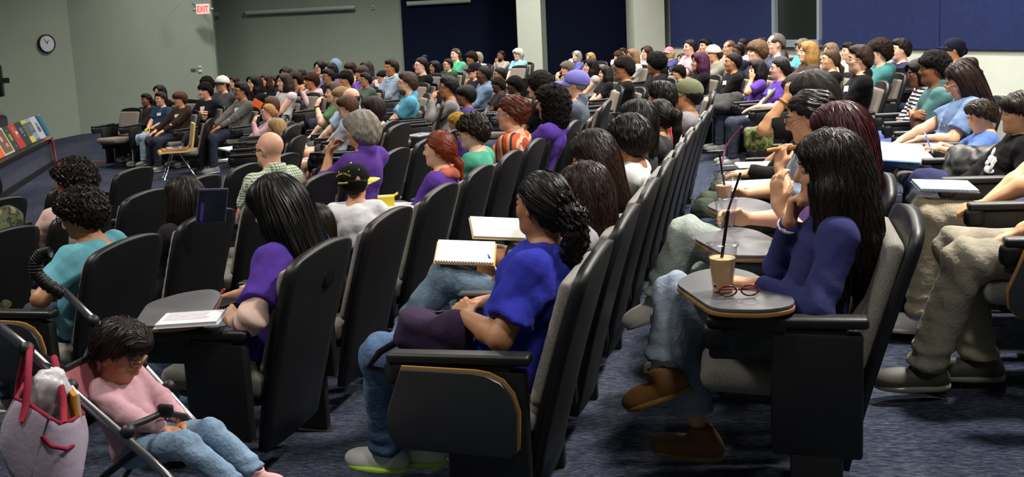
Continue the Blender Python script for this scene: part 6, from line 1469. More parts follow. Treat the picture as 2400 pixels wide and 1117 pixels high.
def cup(label, loc, fill, drink, straw, tilt=.07, boba=True, lidd='flat'):
    o = thing('iced_drink_cup', label, 'cup', loc); h, r0, r1 = .145, .031, .046
    bm = bmesh.new(); lathe(bm, [(0, 0), (r0, 0), (r0 + (r1 - r0) * .25, h * .25), (r0 + (r1 - r0) * .27, h * .27), (r1, h), (r1 + .0035, h + .001), (r1 + .0035, h + .004), (r1 - .001, h + .003), (r0 - .0015, .002), (0, .002)], 28); link('cup_wall', bm_mesh('cup_wall', bm, angle=50), o, clear())
    if fill:
        bm = bmesh.new(); rr = r0 + (r1 - r0) * fill - .0022; lathe(bm, [(0, .0035), (r0 - .0022, .0035), (rr, h * fill), (0, h * fill)], 28); link('drink', bm_mesh('drink', bm, angle=50), o, plain(drink, .25))
    bm = bmesh.new(); lathe(bm, [(r1 + .004, h - .004), (r1 + .005, h + .006), (r1 - .004, h + .009), (r1 - .006, h + .004), (.009, h + .004), (.006, h + .006)], 28); link('lid', bm_mesh('lid', bm, angle=50), o, clear((.97, .97, .97), .12))
    if straw:
        bm = bmesh.new(); tube(bm, [(0 - tilt * .06, 0, .02 if fill < .3 else .1 * fill), (tilt * .2, 0, .255)], .0052, 10); link('straw', bm_mesh('straw', bm, angle=50), o, plain('#0d0d0e', .35))
    if boba:
        rr = random.Random(4)
        for k in range(14):
            a = rr.uniform(0, 6.28); d = r0 + .0005; z = .006 + .022 * rr.random() if k else .05
            bm = bmesh.new(); bmesh.ops.create_uvsphere(bm, u_segments=8, v_segments=6, radius=.0042); q = link('tapioca_pearl', bm_mesh('tapioca_pearl', bm, True), o, plain('#1c0f08', .2)); q.location = (d * math.cos(a), d * math.sin(a), z)
    return o
def open_laptop(label, loc, rz, body='#9a9b9e', screen='#10131c', ang=100, w=.32, l=.22, deck=True):
    o = thing('laptop', label, 'laptop', loc, rz)
    bm = bmesh.new(); box(bm, (l, w, .014), (0, 0, .007), bev=.003); link('base', bm_mesh('base', bm), o, plain(body, .35, .5))
    bm = bmesh.new()
    for i in range(5):
        for k in range(12): box(bm, (.014, .018, .003), (-.02 + i * .019, -w * .42 + .012 + k * .0225, .0152))
    link('keyboard', bm_mesh('keyboard', bm), o, plain('#1a1a1c', .5))
    a = math.radians(ang - 90); bm = bmesh.new(); box(bm, (.008, w, l), (0, 0, l / 2), bev=.002); s = link('screen', bm_mesh('screen', bm), o, plain(body if not deck else '#5b6680', .35, .4)); s.location = (l / 2, 0, .012); s.rotation_euler = (0, a, 0)
    bm = bmesh.new(); box(bm, (.002, w * .94, l * .9), (-.0045, 0, l / 2)); link('display', bm_mesh('display', bm), s, plain(screen, .1)); return o
# deployed tablet desks (parts that belong to a seat but swung out; top-level since each pivots on its own)
def tablet_desk(label, poly, base, rz, z):
    o = thing('tablet_desk', label, 'desk', (*base, z), rz)
    bm = bmesh.new(); prism(bm, poly, .012, Matrix.Translation((0, 0, .006)), .003); link('top', bm_mesh('top', bm, angle=40), o, plastic('#59585d', .42))
    c = np.mean(poly, 0); big = [tuple(c + (np.array(q) - c) * 1.012) for q in poly]
    bm = bmesh.new(); prism(bm, big, .014, Matrix.Translation((0, 0, -.0085)), .003); link('wood_edge', bm_mesh('wood_edge', bm, angle=40), o, EDGE_M)
    bm = bmesh.new(); box(bm, (.16, .1, .05), (.12, .32, -.04), bev=.015); link('pivot_arm', bm_mesh('pivot_arm', bm, angle=40), o, SHELL_M); return o
def smooth_poly(pts, r=.03):
    out = []
    for i, p in enumerate(pts):
        p = np.array(p, float); a = np.array(pts[i - 1], float); b = np.array(pts[(i + 1) % len(pts)], float); ra = min(r, np.linalg.norm(a - p) * .45); rb = min(r, np.linalg.norm(b - p) * .45)
        pa, pb = p + unit(a - p) * ra, p + unit(b - p) * rb
        for t in (0, .33, .67, 1): out.append(tuple((1 - t) ** 2 * pa + 2 * t * (1 - t) * p + t * t * pb))
    return out
POLY = smooth_poly([(.39, .14), (.34, -.01), (.24, -.09), (.15, -.02), (.02, .27), (.02, .35), (.10, .41), (.25, .415)], .05)
zr1 = float(floor_z(ROWX[1], 3.12)); zr3 = float(floor_z(ROWX[3], 3.26))
tablet_desk('grey tablet desk with a wood edge holding the iced coffee and red glasses', POLY, (ROWX[1], 3.12), math.pi, zr1 + .705)
tablet_desk('grey tablet desk under the notebook of the girl in purple', POLY, (ROWX[3], 3.26), math.pi, zr3 + .70)
tablet_desk('grey tablet desk in front of the girl with dark red hair', POLY, (ROWX[1], 3.80), math.pi, zr1 + .70)
tablet_desk('grey tablet desk under the papers beside the first iced drink', POLY, (ROWX[1], 4.48), math.pi, zr1 + .70)
tablet_desk('tablet desk with a notebook beside the boy in the white tee', POLY, (ROWX[3], 5.32), math.pi, zr3 + .70)
def L2W(x0, y0, lx, ly): return (x0 - lx, y0 - ly)
z1 = zr1 + .705 + .0185
P = atz(1694, 682, z1); cup('iced milk coffee with tapioca pearls and a black straw on the near tablet desk', (P[0], P[1], z1), .74, '#e0bb84', True, .1)
P = atY(1702, 520, 3.88); hz = P[2] - .05; cup('nearly empty clear cup with a black straw held by the girl with red hair', (P[0], P[1], hz), 0.0, '#d8b78a', True, .3, False)
P = atY(1697, 462, 4.62); cup('clear cup of pale pink iced drink farthest from the camera', (P[0], P[1], P[2] - .03), .62, '#e0b79a', True, -.1, False)
# red glasses folded on the tablet
P = atz(1732, 697, z1); o = thing('reading_glasses', 'red framed glasses lying folded on the near tablet desk', 'glasses', (P[0], P[1], z1 + .004), math.radians(14))
bm = bmesh.new()
for sg in (1, -1): tube(bm, [(sg * .033 + .026 * math.cos(a), 0.0, .018 + .016 * math.sin(a)) for a in np.linspace(0, 6.283, 19)], .0028, 6)
tube(bm, [(-.008, 0, .02), (0, 0, .024), (.008, 0, .02)], .0026, 6); link('frame', bm_mesh('frame', bm, True), o, plain('#6a1d20', .25))
for sg in (1, -1):
    bm = bmesh.new(); tube(bm, [(sg * .06, 0, .024), (sg * .055, .012, .022), (-sg * .045, .03 + .006 * sg, .012), (-sg * .065, .034, .004)], .0026, 6); link('temple', bm_mesh('temple', bm, True), o, plain('#7a2326', .25))
    rr = bmesh.new(); q = bmesh.ops.create_circle(rr, cap_ends=True, segments=18, radius=1); bmesh.ops.transform(rr, matrix=Matrix.Translation((sg * .033, .0005, .018)) @ Matrix.Rotation(math.pi / 2, 4, 'X') @ Matrix.Diagonal((.025, .0155, 1, 1)), verts=q['verts']); link('lens', bm_mesh('lens', rr), o, clear((.95, .95, .95)))
# notebooks and papers
z3 = zr3 + .70 + .0185
P = atz(448, 752, z3); notebook('spiral notebook with purple handwriting on the tablet desk of the girl in purple', (P[0], P[1], z3 + .004), math.radians(20), .15, .22, page='#dcdadf', cover='#cfcfd2', lines=6)
W_ = NEAR['purple']; Pp = at_person(W_, W_['J']['WR'] + W_['J']['fR'] * .10); pen('red pen in the right hand of the girl in purple', tuple(Pp), math.radians(200), .9, '#a3282c')
w_ = NEAR['wavy']; P = at_person(w_, (.42, .0, .80)); o = notebook('open spiral notebook on an orange cover on the knee of the girl with wavy hair', tuple(P), math.radians(195), .17, .24, (-.30, -.08), '#e0a63e', '#e9e6e0')
Pp = at_person(w_, w_['J']['WL'] + w_['J']['fL'] * .10 + V(0, 0, .03)); pen('white and blue pen above the notebook of the girl with wavy hair', tuple(Pp), math.radians(150), -.9, '#c9ccd6', '#2c3fa0')
w_ = NEAR['maroon']; P = at_person(w_, (.47, .03, .74)); notebook('open notebook with a tan cover on bare knees, by the maroon sleeve', tuple(P), math.radians(205), .20, .25, (-.30, -.12), '#d8b878', '#ece9e2', False)
w_ = NEAR['penboy']; P = at_person(w_, (.60, .02, .80)); notebook('large white folder on the lap of the boy with the pen', tuple(P), math.radians(190), .32, .40, (-.22, -.1), '#4c8fc9', '#ecebe8', False, 'folder', .006)
Pp = at_person(w_, w_['J']['WL'] + w_['J']['fL'] * .09 + V(0, 0, .03)); pen('blue pen in the hand of the young boy in the bright blue tee', tuple(Pp), math.radians(120), -1.0, '#4a5fb8')
w_ = NEAR['khaki']; P = at_person(w_, (.40, .02, .685)); notebook('spiral notebook with a bright light blue sheet on the khaki knee', tuple(P), math.radians(188), .16, .25, (-.12, -.05), '#20242c', '#a9d3ea')
P = atz(1770, 432, zr1 + .72); notebook('loose white sheets on the tablet desk behind the iced drinks', (P[0], P[1], zr1 + .724), math.radians(200), .2, .28, cover='#d8d8d4', page='#efece6', spiral=False, nm='paper_sheets', t=.004, lines=3)
P = atz(1790, 385, zr1 + .72); notebook('white paper under the black jacket sleeve of the headband wearer', (P[0], P[1], zr1 + .72), math.radians(190), .2, .3, cover='#d8d8d4', page='#efece6', spiral=False, nm='paper_sheets', t=.004)
P = atz(938, 487, zr3 + .72); notebook('white notebook with a blue pen beside the white tee', (P[0], P[1], zr3 + .724), math.radians(185), .2, .24, cover='#c84a4a', page='#e8e6e8', spiral=True)
P = atz(928, 491, zr3 + .74); pen('dark blue pen lying on the white notebook beside the white tee', (P[0], P[1], zr3 + .743), math.radians(25), 0, '#3b35a0', '#b9b4c6')
# yellow box beside the boy in the white tee
P = atz(898, 487, zr3 + .73); o = thing('yellow_box', 'small yellow cardboard box on the desk beside the white tee', 'box', (P[0], P[1] + .05, zr3 + .72), math.radians(24))
bm = bmesh.new(); box(bm, (.10, .08, .075), (0, 0, .0375), bev=.003); link('carton', bm_mesh('carton', bm), o, plain('#e3c92f', .5))
bm = bmesh.new(); box(bm, (.075, .05, .002), (-.005, 0, .0757)); link('label_panel', bm_mesh('label_panel', bm), o, plain('#c9c690', .5))
bm = bmesh.new(); box(bm, (.03, .08, .003), (.06, 0, .08), (0, -.5, 0)); link('flap', bm_mesh('flap', bm), o, plain('#d9be2a', .5))
# snack and bracelet hand of the girl with the blond streak
w_ = NEAR['bangs']; P = at_person(w_, w_['J']['WL'] + w_['J']['fL'] * .09); bm = bmesh.new(); tube(bm, [(-.075, 0, .012), (-.02, 0, .004), (.03, 0, 0), (.06, 0, -.004)], [.009, .011, .011, .008], 10); o = link('biscuit_stick', bm_mesh('biscuit_stick', bm, True), None, plain('#b98a4c', .7)); o.location = P; o.rotation_euler = (0, 0, math.pi); tag(o, 'light brown snack stick held at the mouth of the girl with the blond streak', 'snack')
# laptops
P = atz(985, 316, -1.06); 
o = thing('laptop', 'closed silver laptop on the knees in front of the mint green tee', 'laptop', (P[0], P[1], -1.06), math.radians(160))
bm = bmesh.new(); box(bm, (.22, .32, .018), bev=.004); link('lid', bm_mesh('lid', bm), o, plain('#a7abb2', .35, .6)); bm = bmesh.new(); box(bm, (.03, .03, .001), (0, 0, .0098)); link('emblem_spot', bm_mesh('emblem_spot', bm), o, plain('#7b7f88', .2, .6))
for p in PEOPLE:
    if 'open dark laptop' in p['label']: P = atd(2118, 212, 10.55); open_laptop('open dark laptop on the lap of the boy in the navy vest', tuple(P), math.radians(70), '#1c1c20', '#15171d', 108, .34, .25, False)
w_ = NEAR['darklong']; P = atd(497, 482, 4.75); o = thing('tablet_computer', 'dark blue tablet screen tilted up beside the long dark brown hair', 'tablet', P, math.radians(200)); o.rotation_euler = (math.radians(6), math.radians(-16), math.radians(136))
bm = bmesh.new(); box(bm, (.012, .15, .19), bev=.004); link('case', bm_mesh('case', bm), o, plain('#3c4256', .4)); bm = bmesh.new(); box(bm, (.002, .135, .17), (-.0065, 0, 0)); link('screen', bm_mesh('screen', bm), o, plain('#12172c', .2)); bm = bmesh.new(); box(bm, (.002, .015, .1), (-.0075, .05, -.03)); link('screen_panel', bm_mesh('screen_panel', bm), o, plain('#4a3aa0', .2))
# binders on the lap of the woman with the blond bun
P = atd(560, 352, 12.2); notebook('open white ring binder on the lap of the woman with the blond bun', tuple(P), math.radians(150), .3, .55, (.0, -.06), '#16161a', '#e6e4dc', False, 'ring_binder', .02)
P = atd(562, 374, 11.8); notebook('stack of white papers under the ring binder', tuple(P), math.radians(155), .3, .5, (0, .06), '#cfc9ba', '#ecebe6', False, 'paper_sheets', .02)
bm = bmesh.new(); box(bm, (.14, .012, .1), bev=.004); o = link('orange_folder', bm_mesh('orange_folder', bm), None, plain('#e8642a', .5)); o.location = atd(603, 243, 12.9); o.rotation_euler = (0, .6, math.radians(35)); tag(o, 'bright orange folder tip left of the brown hair with the white tie', 'folder')
# moulded plywood chair with a laptop
P = atz(418, 408, -1.93); RZ = math.radians(220); o = thing('plywood_chair', 'pale moulded plywood chair on chrome legs carrying a laptop', 'chair', (P[0], P[1], float(floor_z(P[0], P[1]))), RZ)
bm = bmesh.new(); prof = [(.26, .425), (.24, .445), (.15, .448), (-.08, .44), (-.16, .445), (-.2, .47), (-.222, .53), (-.245, .66), (-.27, .80), (-.275, .84)]
fr = [[bm.verts.new((x, y, z)) for y in (-.23, -.08, .08, .23)] for x, z in prof]; bk = [[bm.verts.new((x - (.028 if i > 4 else 0), y, z - (.028 if i <= 5 else 0))) for y in (-.23, -.08, .08, .23)] for i, (x, z) in enumerate(prof)]
for i in range(len(prof) - 1):
    for k in range(3): bm.faces.new((fr[i][k], fr[i][k + 1], fr[i + 1][k + 1], fr[i + 1][k])); bm.faces.new((bk[i][k], bk[i + 1][k], bk[i + 1][k + 1], bk[i][k + 1]))
    bm.faces.new((fr[i][0], fr[i + 1][0], bk[i + 1][0], bk[i][0])); bm.faces.new((fr[i][3], bk[i][3], bk[i + 1][3], fr[i + 1][3]))
for k in range(3): bm.faces.new((fr[0][k], bk[0][k], bk[0][k + 1], fr[0][k + 1])); bm.faces.new((fr[-1][k], fr[-1][k + 1], bk[-1][k + 1], bk[-1][k]))
bmesh.ops.recalc_face_normals(bm, faces=bm.faces); link('plywood_shell', bm_mesh('plywood_shell', bm, True, 50), o, wood('#d2b274'))
bm = bmesh.new(); box(bm, (.36, .4, .02), (.03, 0, .457), bev=.008); link('seat_pad', bm_mesh('seat_pad', bm), o, plain('#9a5a2c', .6))
for sx, x1 in ((.05, .22), (-.02, -.24)):
    for sy in (.17, -.17):
        bm = bmesh.new(); tube(bm, [(sx, sy * .8, .43), (x1, sy * 1.15, .012)], .011, 10); link('leg', bm_mesh('leg', bm, True), o, plain('#c9cbcf', .15, 1.0))
lp = open_laptop('open silver laptop standing on the plywood chair', (0, 0, 0), RZ, '#b3b4b8', '#2b3350', 102, .32, .23); m = Matrix.Translation((P[0], P[1], float(floor_z(P[0], P[1])))) @ Matrix.Rotation(RZ, 4, 'Z'); lp.location = m @ Vector((.02, 0, .469)); lp.rotation_euler = (0, 0, RZ + math.pi)
# soft things: bags, jackets
def lump(name, label, cat, q, h, loc, rz, mat, parts=()):
    t = thing(name, label, cat, loc, rz); link('body', mesh_np('body', *q.mesh(h)), t, mat)
    for nm, pts, r, m in parts: bm = bmesh.new(); tube(bm, pts, r, 8); link(nm, bm_mesh(nm, bm, True), t, m)
    return t
q = Sdf(); q.box(V(0, 0, .05), V(.12, .08, .055), rotm(8, -22), .035, .02); q.ell(V(-.09, .02, .09), V(.05, .06, .05), None, .05); q.disp(wob(.009, 20, 6)); q.disp(wob(.004, 55, 7))
w_ = NEAR['royal']; P = at_person(w_, (.27, .15, .60)); lump('pouch_bag', 'dark purple zipped pouch on the lap of the royal blue tee', 'bag', q, .010, tuple(P), math.pi + .1, cloth('#3a2b47'), [('zip', [(-.11, -.04, .13), (0, -.05, .115), (.11, -.04, .05)], .006, plain('#141216', .4)), ('strap', [(.10, .06, .05), (.16, .09, .02), (.2, .09, -.03), (.15, .08, -.05)], .012, cloth('#131316'))])
q = Sdf(); q.box(V(0, 0, .13), V(.17, .16, .16), rotm(10, -20), .08, .02); q.ell(V(-.2, .03, .24), V(.16, .14, .12), None, .08); q.ell(V(-.32, .0, .36), V(.1, .15, .07), None, .08); q.disp(wob(.012, 24, 12)); q.disp(wob(.005, 60, 13)); P = atY(2296, 418, 5.62)
lump('leather_jacket', 'black leather jacket bundled on the empty seat beside the black hoodie', 'jacket', q, .012, (P[0] - .02, 5.62, float(P[2]) - .14), math.pi, plastic('#131315', .5), [('seam', [(.05, .1, .28), (.0, .15, .18), (.08, .16, .05)], .004, plain('#0c0c0d', .4))])
q = Sdf(); q.ell(V(0, 0, .1), V(.2, .16, .1), None, .05); q.cap(V(.08, -.1, .14), V(-.12, .08, .16), .075, .06, .06); q.cap(V(.12, .02, .1), V(.14, .1, -.05), .06, .05, .06); q.disp(wob(.012, 18, 14)); q.disp(wob(.005, 40, 15)); P = atY(2218, 452, 5.6)
lump('navy_sweatshirt', 'navy sweatshirt heaped in front of the white folder', 'clothing', q, .012, (P[0], P[1], P[2] - .1), 0.3, cloth('#2b3157'), [('cuff', [(.14, .1, -.06), (.145, .105, -.1)], .052, cloth('#232847'))])
q = Sdf(); q.ell(V(0, 0, .05), V(.24, .17, .09), None, .05); q.cap(V(.12, -.12, .1), V(-.12, .1, .12), .07, .07, .06); q.cap(V(.2, 0, .06), V(.3, .05, -.16), .06, .045, .06); q.disp(wob(.014, 17, 16)); q.disp(wob(.006, 42, 17)); P = at_person(AP, (.40, .12, .60))
lump('grey_jacket', 'grey jacket draped over the lap beside the purple tee', 'jacket', q, .014, tuple(P), AP['rz'], cloth('#3e3e3d'), [('collar', [(-.1, -.08, .15), (0, -.12, .15), (.1, -.14, .12)], .022, cloth('#353534'))])
q = Sdf(); q.box(V(0, 0, .07), V(.09, .06, .065), rotm(10, 0), .04, .02); q.ell(V(0, 0, .12), V(.07, .05, .03), None, .05); q.disp(wob(.008, 30, 18)); P = atd(1778, 320, 6.4)
lump('patterned_bag', 'lime green snakeskin-patterned bag on a lap in mid row', 'bag', q, .010, (P[0], P[1], P[2] - .09), 2.6, camo_mat([(0, '#262d16'), (.42, '#5f6a2c'), (.55, '#8f9468'), (.66, '#3e4720')], 38), [('strap', [(.1, .05, .16), (.2, .1, .02), (.26, .06, -.12)], .008, cloth('#b0709c'))])
q = Sdf(); q.box(V(0, 0, .18), V(.10, .16, .2), rotm(0, -8), .08, .02); q.box(V(.09, 0, .13), V(.05, .13, .11), rotm(0, -8), .05, .05); q.disp(wob(.009, 18, 19)); P = atz(2075, 745, -1.5)
lump('teal_backpack', 'teal backpack standing on the floor behind the front grey seat', 'backpack', q, .012, (.52, 4.85, float(floor_z(.52, 4.85))), 0.2, cloth('#17545a'), [('handle', [(-.05, -.06, .4), (-.05, 0, .45), (-.05, .06, .4)], .012, cloth('#113d42')), ('zip', [(.13, -.12, .3), (.14, 0, .34), (.13, .12, .3)], .005, plain('#0d1516', .4))])
for p, c, lab in ((PEOPLE[[q_['label'] for q_ in PEOPLE].index(A2['label'])], '#d6c22c', 'yellow and black lanyard bundle in the lap of the navy tee'),):
    Pp = at_person(p, (.26, .0, .60)); bm = bmesh.new(); tube(bm, [(.0, -.05, .02), (.03, .0, .04), (.0, .05, .02), (.04, .03, .0), (.06, -.03, -.03)], .018, 8); o = link('lanyard_bundle', bm_mesh('lanyard_bundle', bm, True), None, cloth(c)); o.location = Pp; tag(o, lab, 'lanyard')
# litter and a cable on the floor
for px, py, lab in ((1425, 812, 'tiny white paper scrap on the carpet beside the far end of the black seats'), (742, 978, 'small dark clip lying on the carpet behind the seat of the girl in purple')):
    P = atz(px, py, -1.6); zf = float(floor_z(P[0], P[1])); P = atz(px, py, zf); bm = bmesh.new(); box(bm, (.03, .008, .004), (0, 0, .002), (0, 0, .4)); box(bm, (.008, .02, .006), (.01, .008, .003)); o = link('paper_scrap' if 'paper' in lab else 'hair_clip', bm_mesh('scrap', bm), None, plain('#d6d2c8' if 'paper' in lab else '#3a3a3c', .5)); o.location = (P[0], P[1], zf + .001); tag(o, lab, 'litter')

# ------------------------------------------------------------------ stroller, tote bag and what is in it
ALU = plain('#9a9ca0', .25, .9); SBLK = plastic('#0f0f11', .5); PINK = cloth('#b0606c'); X0 = TODP
zf = float(floor_z(-1.85, 2.3))
st = thing('stroller', 'folding pink and black stroller with aluminium tubes in the front left corner', 'stroller', (-1.85, 2.3, zf))
def stv(px, py, d): return tuple(atd(px, py, d) - np.array([-1.85, 2.3, zf]))
def sttube(nm, pts, r, m, parent=None): bm = bmesh.new(); tube(bm, pts, r, 10); return link(nm, bm_mesh(nm, bm, True), parent or st, m)
nearA, nearB = [stv(-40, 735, 2.52), stv(60, 812, 2.55), stv(190, 935, 2.6), stv(350, 1075, 2.66), stv(420, 1140, 2.7)], None
sttube('side_tube', nearA, .0125, ALU); sttube('push_handle', [stv(-120, 690, 2.5), stv(-40, 735, 2.52)], .018, SBLK)
far = [stv(150, 682, 3.0), stv(215, 748, 3.0)]; sttube('side_tube', [stv(146, 678, 3.0), stv(225, 755, 3.0), stv(330, 850, 3.0), stv(420, 950, 3.0), stv(520, 1060, 3.0)], .0125, ALU)
hp = sttube('push_handle', [stv(118, 590, 2.98), stv(98, 594, 2.98), stv(84, 612, 2.98), stv(84, 640, 2.98), stv(104, 662, 2.99), stv(150, 690, 3.0)], .019, SBLK)
for k in range(16):
    t = k / 15 * 3.9; i = int(t); f = t - i; L_ = [np.array(stv(*a)) for a in ((98, 594, 2.98), (84, 612, 2.98), (84, 640, 2.98), (104, 662, 2.99), (150, 690, 3.0), (150, 690, 3.0))]; c = L_[i] * (1 - f) + L_[i + 1] * f; tn = unit(L_[min(i + 1, 4)] - L_[min(i, 3)])
    sttube('grip_rib', [tuple(c - tn * .003), tuple(c + tn * .003)], .0215, SBLK, hp)
for pxy in ((218, 752, 2.99), (330, 852, 2.99), (395, 905, 2.99), (62, 818, 2.54), (165, 905, 2.58), (300, 1010, 2.62)):
    bm = bmesh.new(); bmesh.ops.create_uvsphere(bm, u_segments=12, v_segments=8, radius=.021); o = link('joint', bm_mesh('joint', bm, True), st, SBLK); o.location = stv(*pxy)
def sheet(nm, pts, th, m, parent=st):
    """a soft panel: grid of points given as rows, thickened"""
    R_, C_ = len(pts), len(pts[0]); a = np.array(pts, float); n = np.zeros_like(a)
    gu = np.gradient(a, axis=0); gv = np.gradient(a, axis=1); n = np.cross(gu, gv); n /= np.linalg.norm(n, axis=2)[:, :, None] + 1e-9
    bm = bmesh.new(); f = [[bm.verts.new(a[i, j]) for j in range(C_)] for i in range(R_)]; b = [[bm.verts.new(a[i, j] - n[i, j] * th) for j in range(C_)] for i in range(R_)]
    for i in range(R_ - 1):
        for j in range(C_ - 1): bm.faces.new((f[i][j], f[i][j + 1], f[i + 1][j + 1], f[i + 1][j])); bm.faces.new((b[i][j], b[i + 1][j], b[i + 1][j + 1], b[i][j + 1]))
    for i in range(R_ - 1):
        bm.faces.new((f[i][0], f[i + 1][0], b[i + 1][0], b[i][0])); bm.faces.new((f[i][-1], b[i][-1], b[i + 1][-1], f[i + 1][-1]))
    for j in range(C_ - 1):
        bm.faces.new((f[0][j], b[0][j], b[0][j + 1], f[0][j + 1])); bm.faces.new((f[-1][j], f[-1][j + 1], b[-1][j + 1], b[-1][j]))
    bmesh.ops.recalc_face_normals(bm, faces=bm.faces); bmesh.ops.subdivide_edges(bm, edges=bm.edges, cuts=1, use_grid_fill=True); bmesh.ops.smooth_vert(bm, verts=bm.verts, factor=.5, use_axis_x=True, use_axis_y=True, use_axis_z=True); return link(nm, bm_mesh(nm, bm, True), parent, m)
# back sling between the two tubes: rows from the top edge to the seat
top = [(90, 828, 2.57), (150, 865, 2.68), (200, 840, 2.82), (222, 790, 2.95), (226, 758, 3.0)]; mid = [(150, 893, 2.59), (200, 935, 2.75), (255, 935, 2.88), (280, 880, 2.96), (300, 825, 3.0)]
low = [(250, 985, 2.63), (290, 1025, 2.78), (340, 1030, 2.9), (370, 985, 2.97), (400, 930, 3.0)]; end = [(330, 1060, 2.66), (390, 1080, 2.78), (430, 1070, 2.9), (450, 1030, 2.97), (470, 1000, 3.0)]
bk = sheet('seat_back', [[stv(*p) for p in r] for r in (top, mid)], .008, PINK); sheet('seat_sling', [[stv(*p) for p in r] for r in (mid, low, end)], .008, SBLK)
sttube('back_piping', [stv(*p) for p in top], .009, SBLK)
for k, (px, py, d, rx, rz_) in enumerate(((192, 868, 2.80, .030, .05), (205, 836, 2.84, .018, .02), (178, 872, 2.76, .02, .03), (214, 855, 2.85, .013, .013))):
    bm = bmesh.new(); bmesh.ops.create_uvsphere(bm, u_segments=16, v_segments=8, radius=1); bmesh.ops.scale(bm, vec=(rx * .6, .003, rz_ * .6), verts=bm.verts); o = link('print_dot', bm_mesh('print_dot', bm, True), bk, cloth('#d3a9ae' if k % 2 else '#8c5560')); o.location = stv(px, py, d); o.rotation_euler = (.3, .3, -.9)
sttube('leg_tube', [stv(330, 1050, 2.66), stv(250, 1110, 2.7), stv(160, 1200, 2.75)], .011, SBLK); sttube('leg_tube', [stv(420, 950, 3.0), stv(330, 1060, 3.0), stv(260, 1160, 3.0)], .011, SBLK); sttube('leg_tube', [stv(520, 1060, 3.0), stv(560, 1110, 3.0), stv(580, 1150, 3.0)], .011, SBLK)
sttube('buckle_strap', [stv(300, 1000, 2.7), stv(340, 985, 2.74), stv(385, 965, 2.8), stv(430, 975, 2.86), stv(450, 1000, 2.92)], .010, SBLK)
bm = bmesh.new(); box(bm, (.05, .02, .04), bev=.008); o = link('buckle', bm_mesh('buckle', bm), st, SBLK); o.location = stv(388, 962, 2.79)
for cx_, cy_, d in ((300, 1235, 2.72), (330, 1190, 3.0), (600, 1160, 3.0), (450, 1230, 2.72)):
    bm = bmesh.new(); rr = bmesh.ops.create_cone(bm, segments=24, radius1=.07, radius2=.07, depth=.03, cap_ends=True); bmesh.ops.rotate(bm, matrix=Matrix.Rotation(math.pi / 2, 3, 'X'), verts=bm.verts); c = np.array(stv(cx_, cy_, d)); o = link('wheel', bm_mesh('wheel', bm, angle=40), st, SBLK); o.location = (c[0], c[1], .07)
# tote bag hanging on the near tube
LAV = cloth('#a697ad'); TRIM = cloth('#951c39'); tb = thing('tote_bag', 'lavender tote bag with dark pink trim hanging on the stroller tube', 'bag', tuple(atd(105, 985, 2.5)))
O = np.array(tb.location)
def tv(px, py, d): return tuple(atd(px, py, d) - O)
rim = [(38, 935, 2.46), (58, 898, 2.56), (88, 880, 2.62), (130, 905, 2.62), (170, 940, 2.6), (195, 968, 2.54), (168, 985, 2.46), (140, 992, 2.43), (110, 975, 2.42), (70, 948, 2.43)]
botm = [(2, 1045, 2.46), (25, 1020, 2.6), (60, 1010, 2.66), (110, 1020, 2.66), (160, 1040, 2.63), (195, 1075, 2.55), (180, 1165, 2.46), (130, 1195, 2.42), (75, 1170, 2.41), (25, 1110, 2.43)]
rows_ = []
for t in np.linspace(0, 1, 6): rows_.append([tuple(np.array(tv(*a)) * (1 - t) + np.array(tv(*b)) * t + unit(np.array([*(np.array(tv(*a))[:2]), 0])) * .012 * math.sin(t * math.pi)) for a, b in zip(rim + rim[:1], botm + botm[:1])])
sheet('bag_body', rows_, .006, LAV, tb)
bm = bmesh.new(); vs = [bm.verts.new(tv(*p)) for p in botm]; bm.faces.new(vs); link('bag_bottom', bm_mesh('bag_bottom', bm), tb, LAV)
def tt(nm, pts, r, m=TRIM): bm = bmesh.new(); tube(bm, pts, r, 8); return link(nm, bm_mesh(nm, bm, True), tb, m)
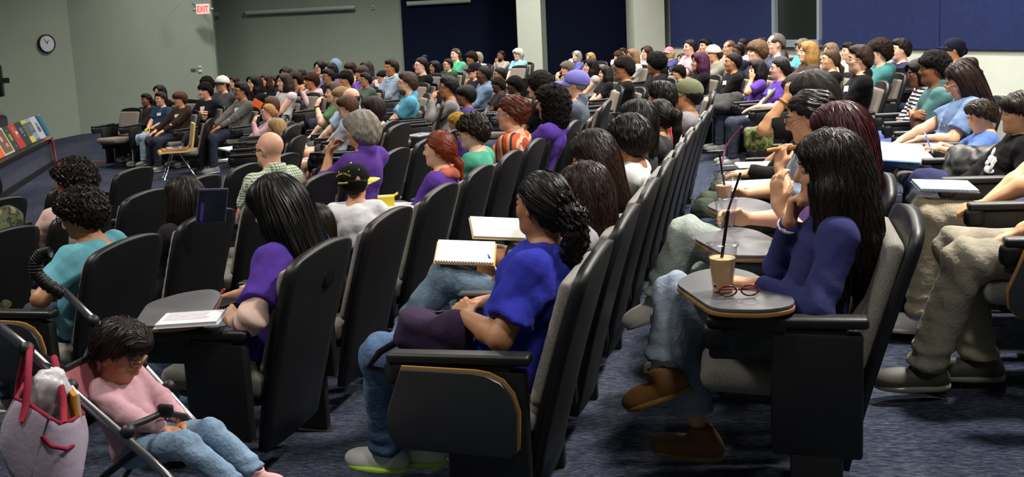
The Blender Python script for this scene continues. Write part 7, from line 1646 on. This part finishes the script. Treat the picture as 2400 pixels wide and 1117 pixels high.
tt('rim_trim', [tv(*p) for p in rim + rim[:1]], .0062); tt('pocket_trim', [tv(98, 1022, 2.405), tv(120, 1045, 2.40), (tv(155, 1052, 2.41)), tv(190, 1035, 2.50)], .0055)
tt('side_piping', [tv(115, 978, 2.415), tv(95, 1040, 2.405), tv(70, 1130, 2.405), tv(60, 1170, 2.41)], .003, cloth('#8f8298'))
tt('handle', [tv(52, 985, 2.42), tv(62, 940, 2.42), tv(66, 880, 2.47), tv(70, 815, 2.535), tv(60, 835, 2.57), tv(45, 890, 2.6), tv(40, 930, 2.6)], .009); tt('handle', [tv(150, 990, 2.44), tv(148, 930, 2.47), tv(135, 870, 2.53), tv(127, 838, 2.565), tv(135, 870, 2.6), tv(160, 935, 2.61)], .009)
q = Sdf(); q.ell(V(0, 0, 0), V(.045, .038, .062), rotm(20, 10), .03); q.ell(V(.02, .0, .035), V(.04, .036, .036), None, .03); q.disp(wob(.006, 60, 31)); q.disp(wob(.003, 120, 32)); dp = thing('wipes_pack', 'crumpled white plastic pack of wipes sticking out of the tote bag', 'pack', tuple(atd(108, 930, 2.52)), .3)
link('pack', mesh_np('pack', *q.mesh(.006)), dp, plain('#cfcdd2', .35)); bm = bmesh.new(); box(bm, (.03, .006, .02), bev=.004); o = link('printed_patch', bm_mesh('printed_patch', bm), dp, plain('#b08a3a', .5)); o.location = (-.01, -.040, -.025); o.rotation_euler = (0, 0, .2)
fd = thing('folder', 'orange yellow folder edge inside the tote bag', 'folder', tuple(atd(166, 955, 2.56)), .9); bm = bmesh.new(); box(bm, (.012, .16, .12), bev=.003); link('cover', bm_mesh('cover', bm), fd, plain('#c98a2c', .5)); bm = bmesh.new(); box(bm, (.006, .15, .118), (.01, 0, 0)); link('page_block', bm_mesh('page_block', bm), fd, plain('#d8d2c4', .6))
bpy.context.view_layer.update()
tri = {}
for o in bpy.data.objects:
    if o.type == 'MESH': tri[o.data.name] = sum(len(p.vertices) - 2 for p in o.data.polygons) if len(o.data.polygons) < 200 else len(o.data.polygons) * 2
print('people', len(PEOPLE), 'objects', len(bpy.data.objects), 'unique tris', sum(tri.values()), 'time %.1f' % (time.time() - T0))
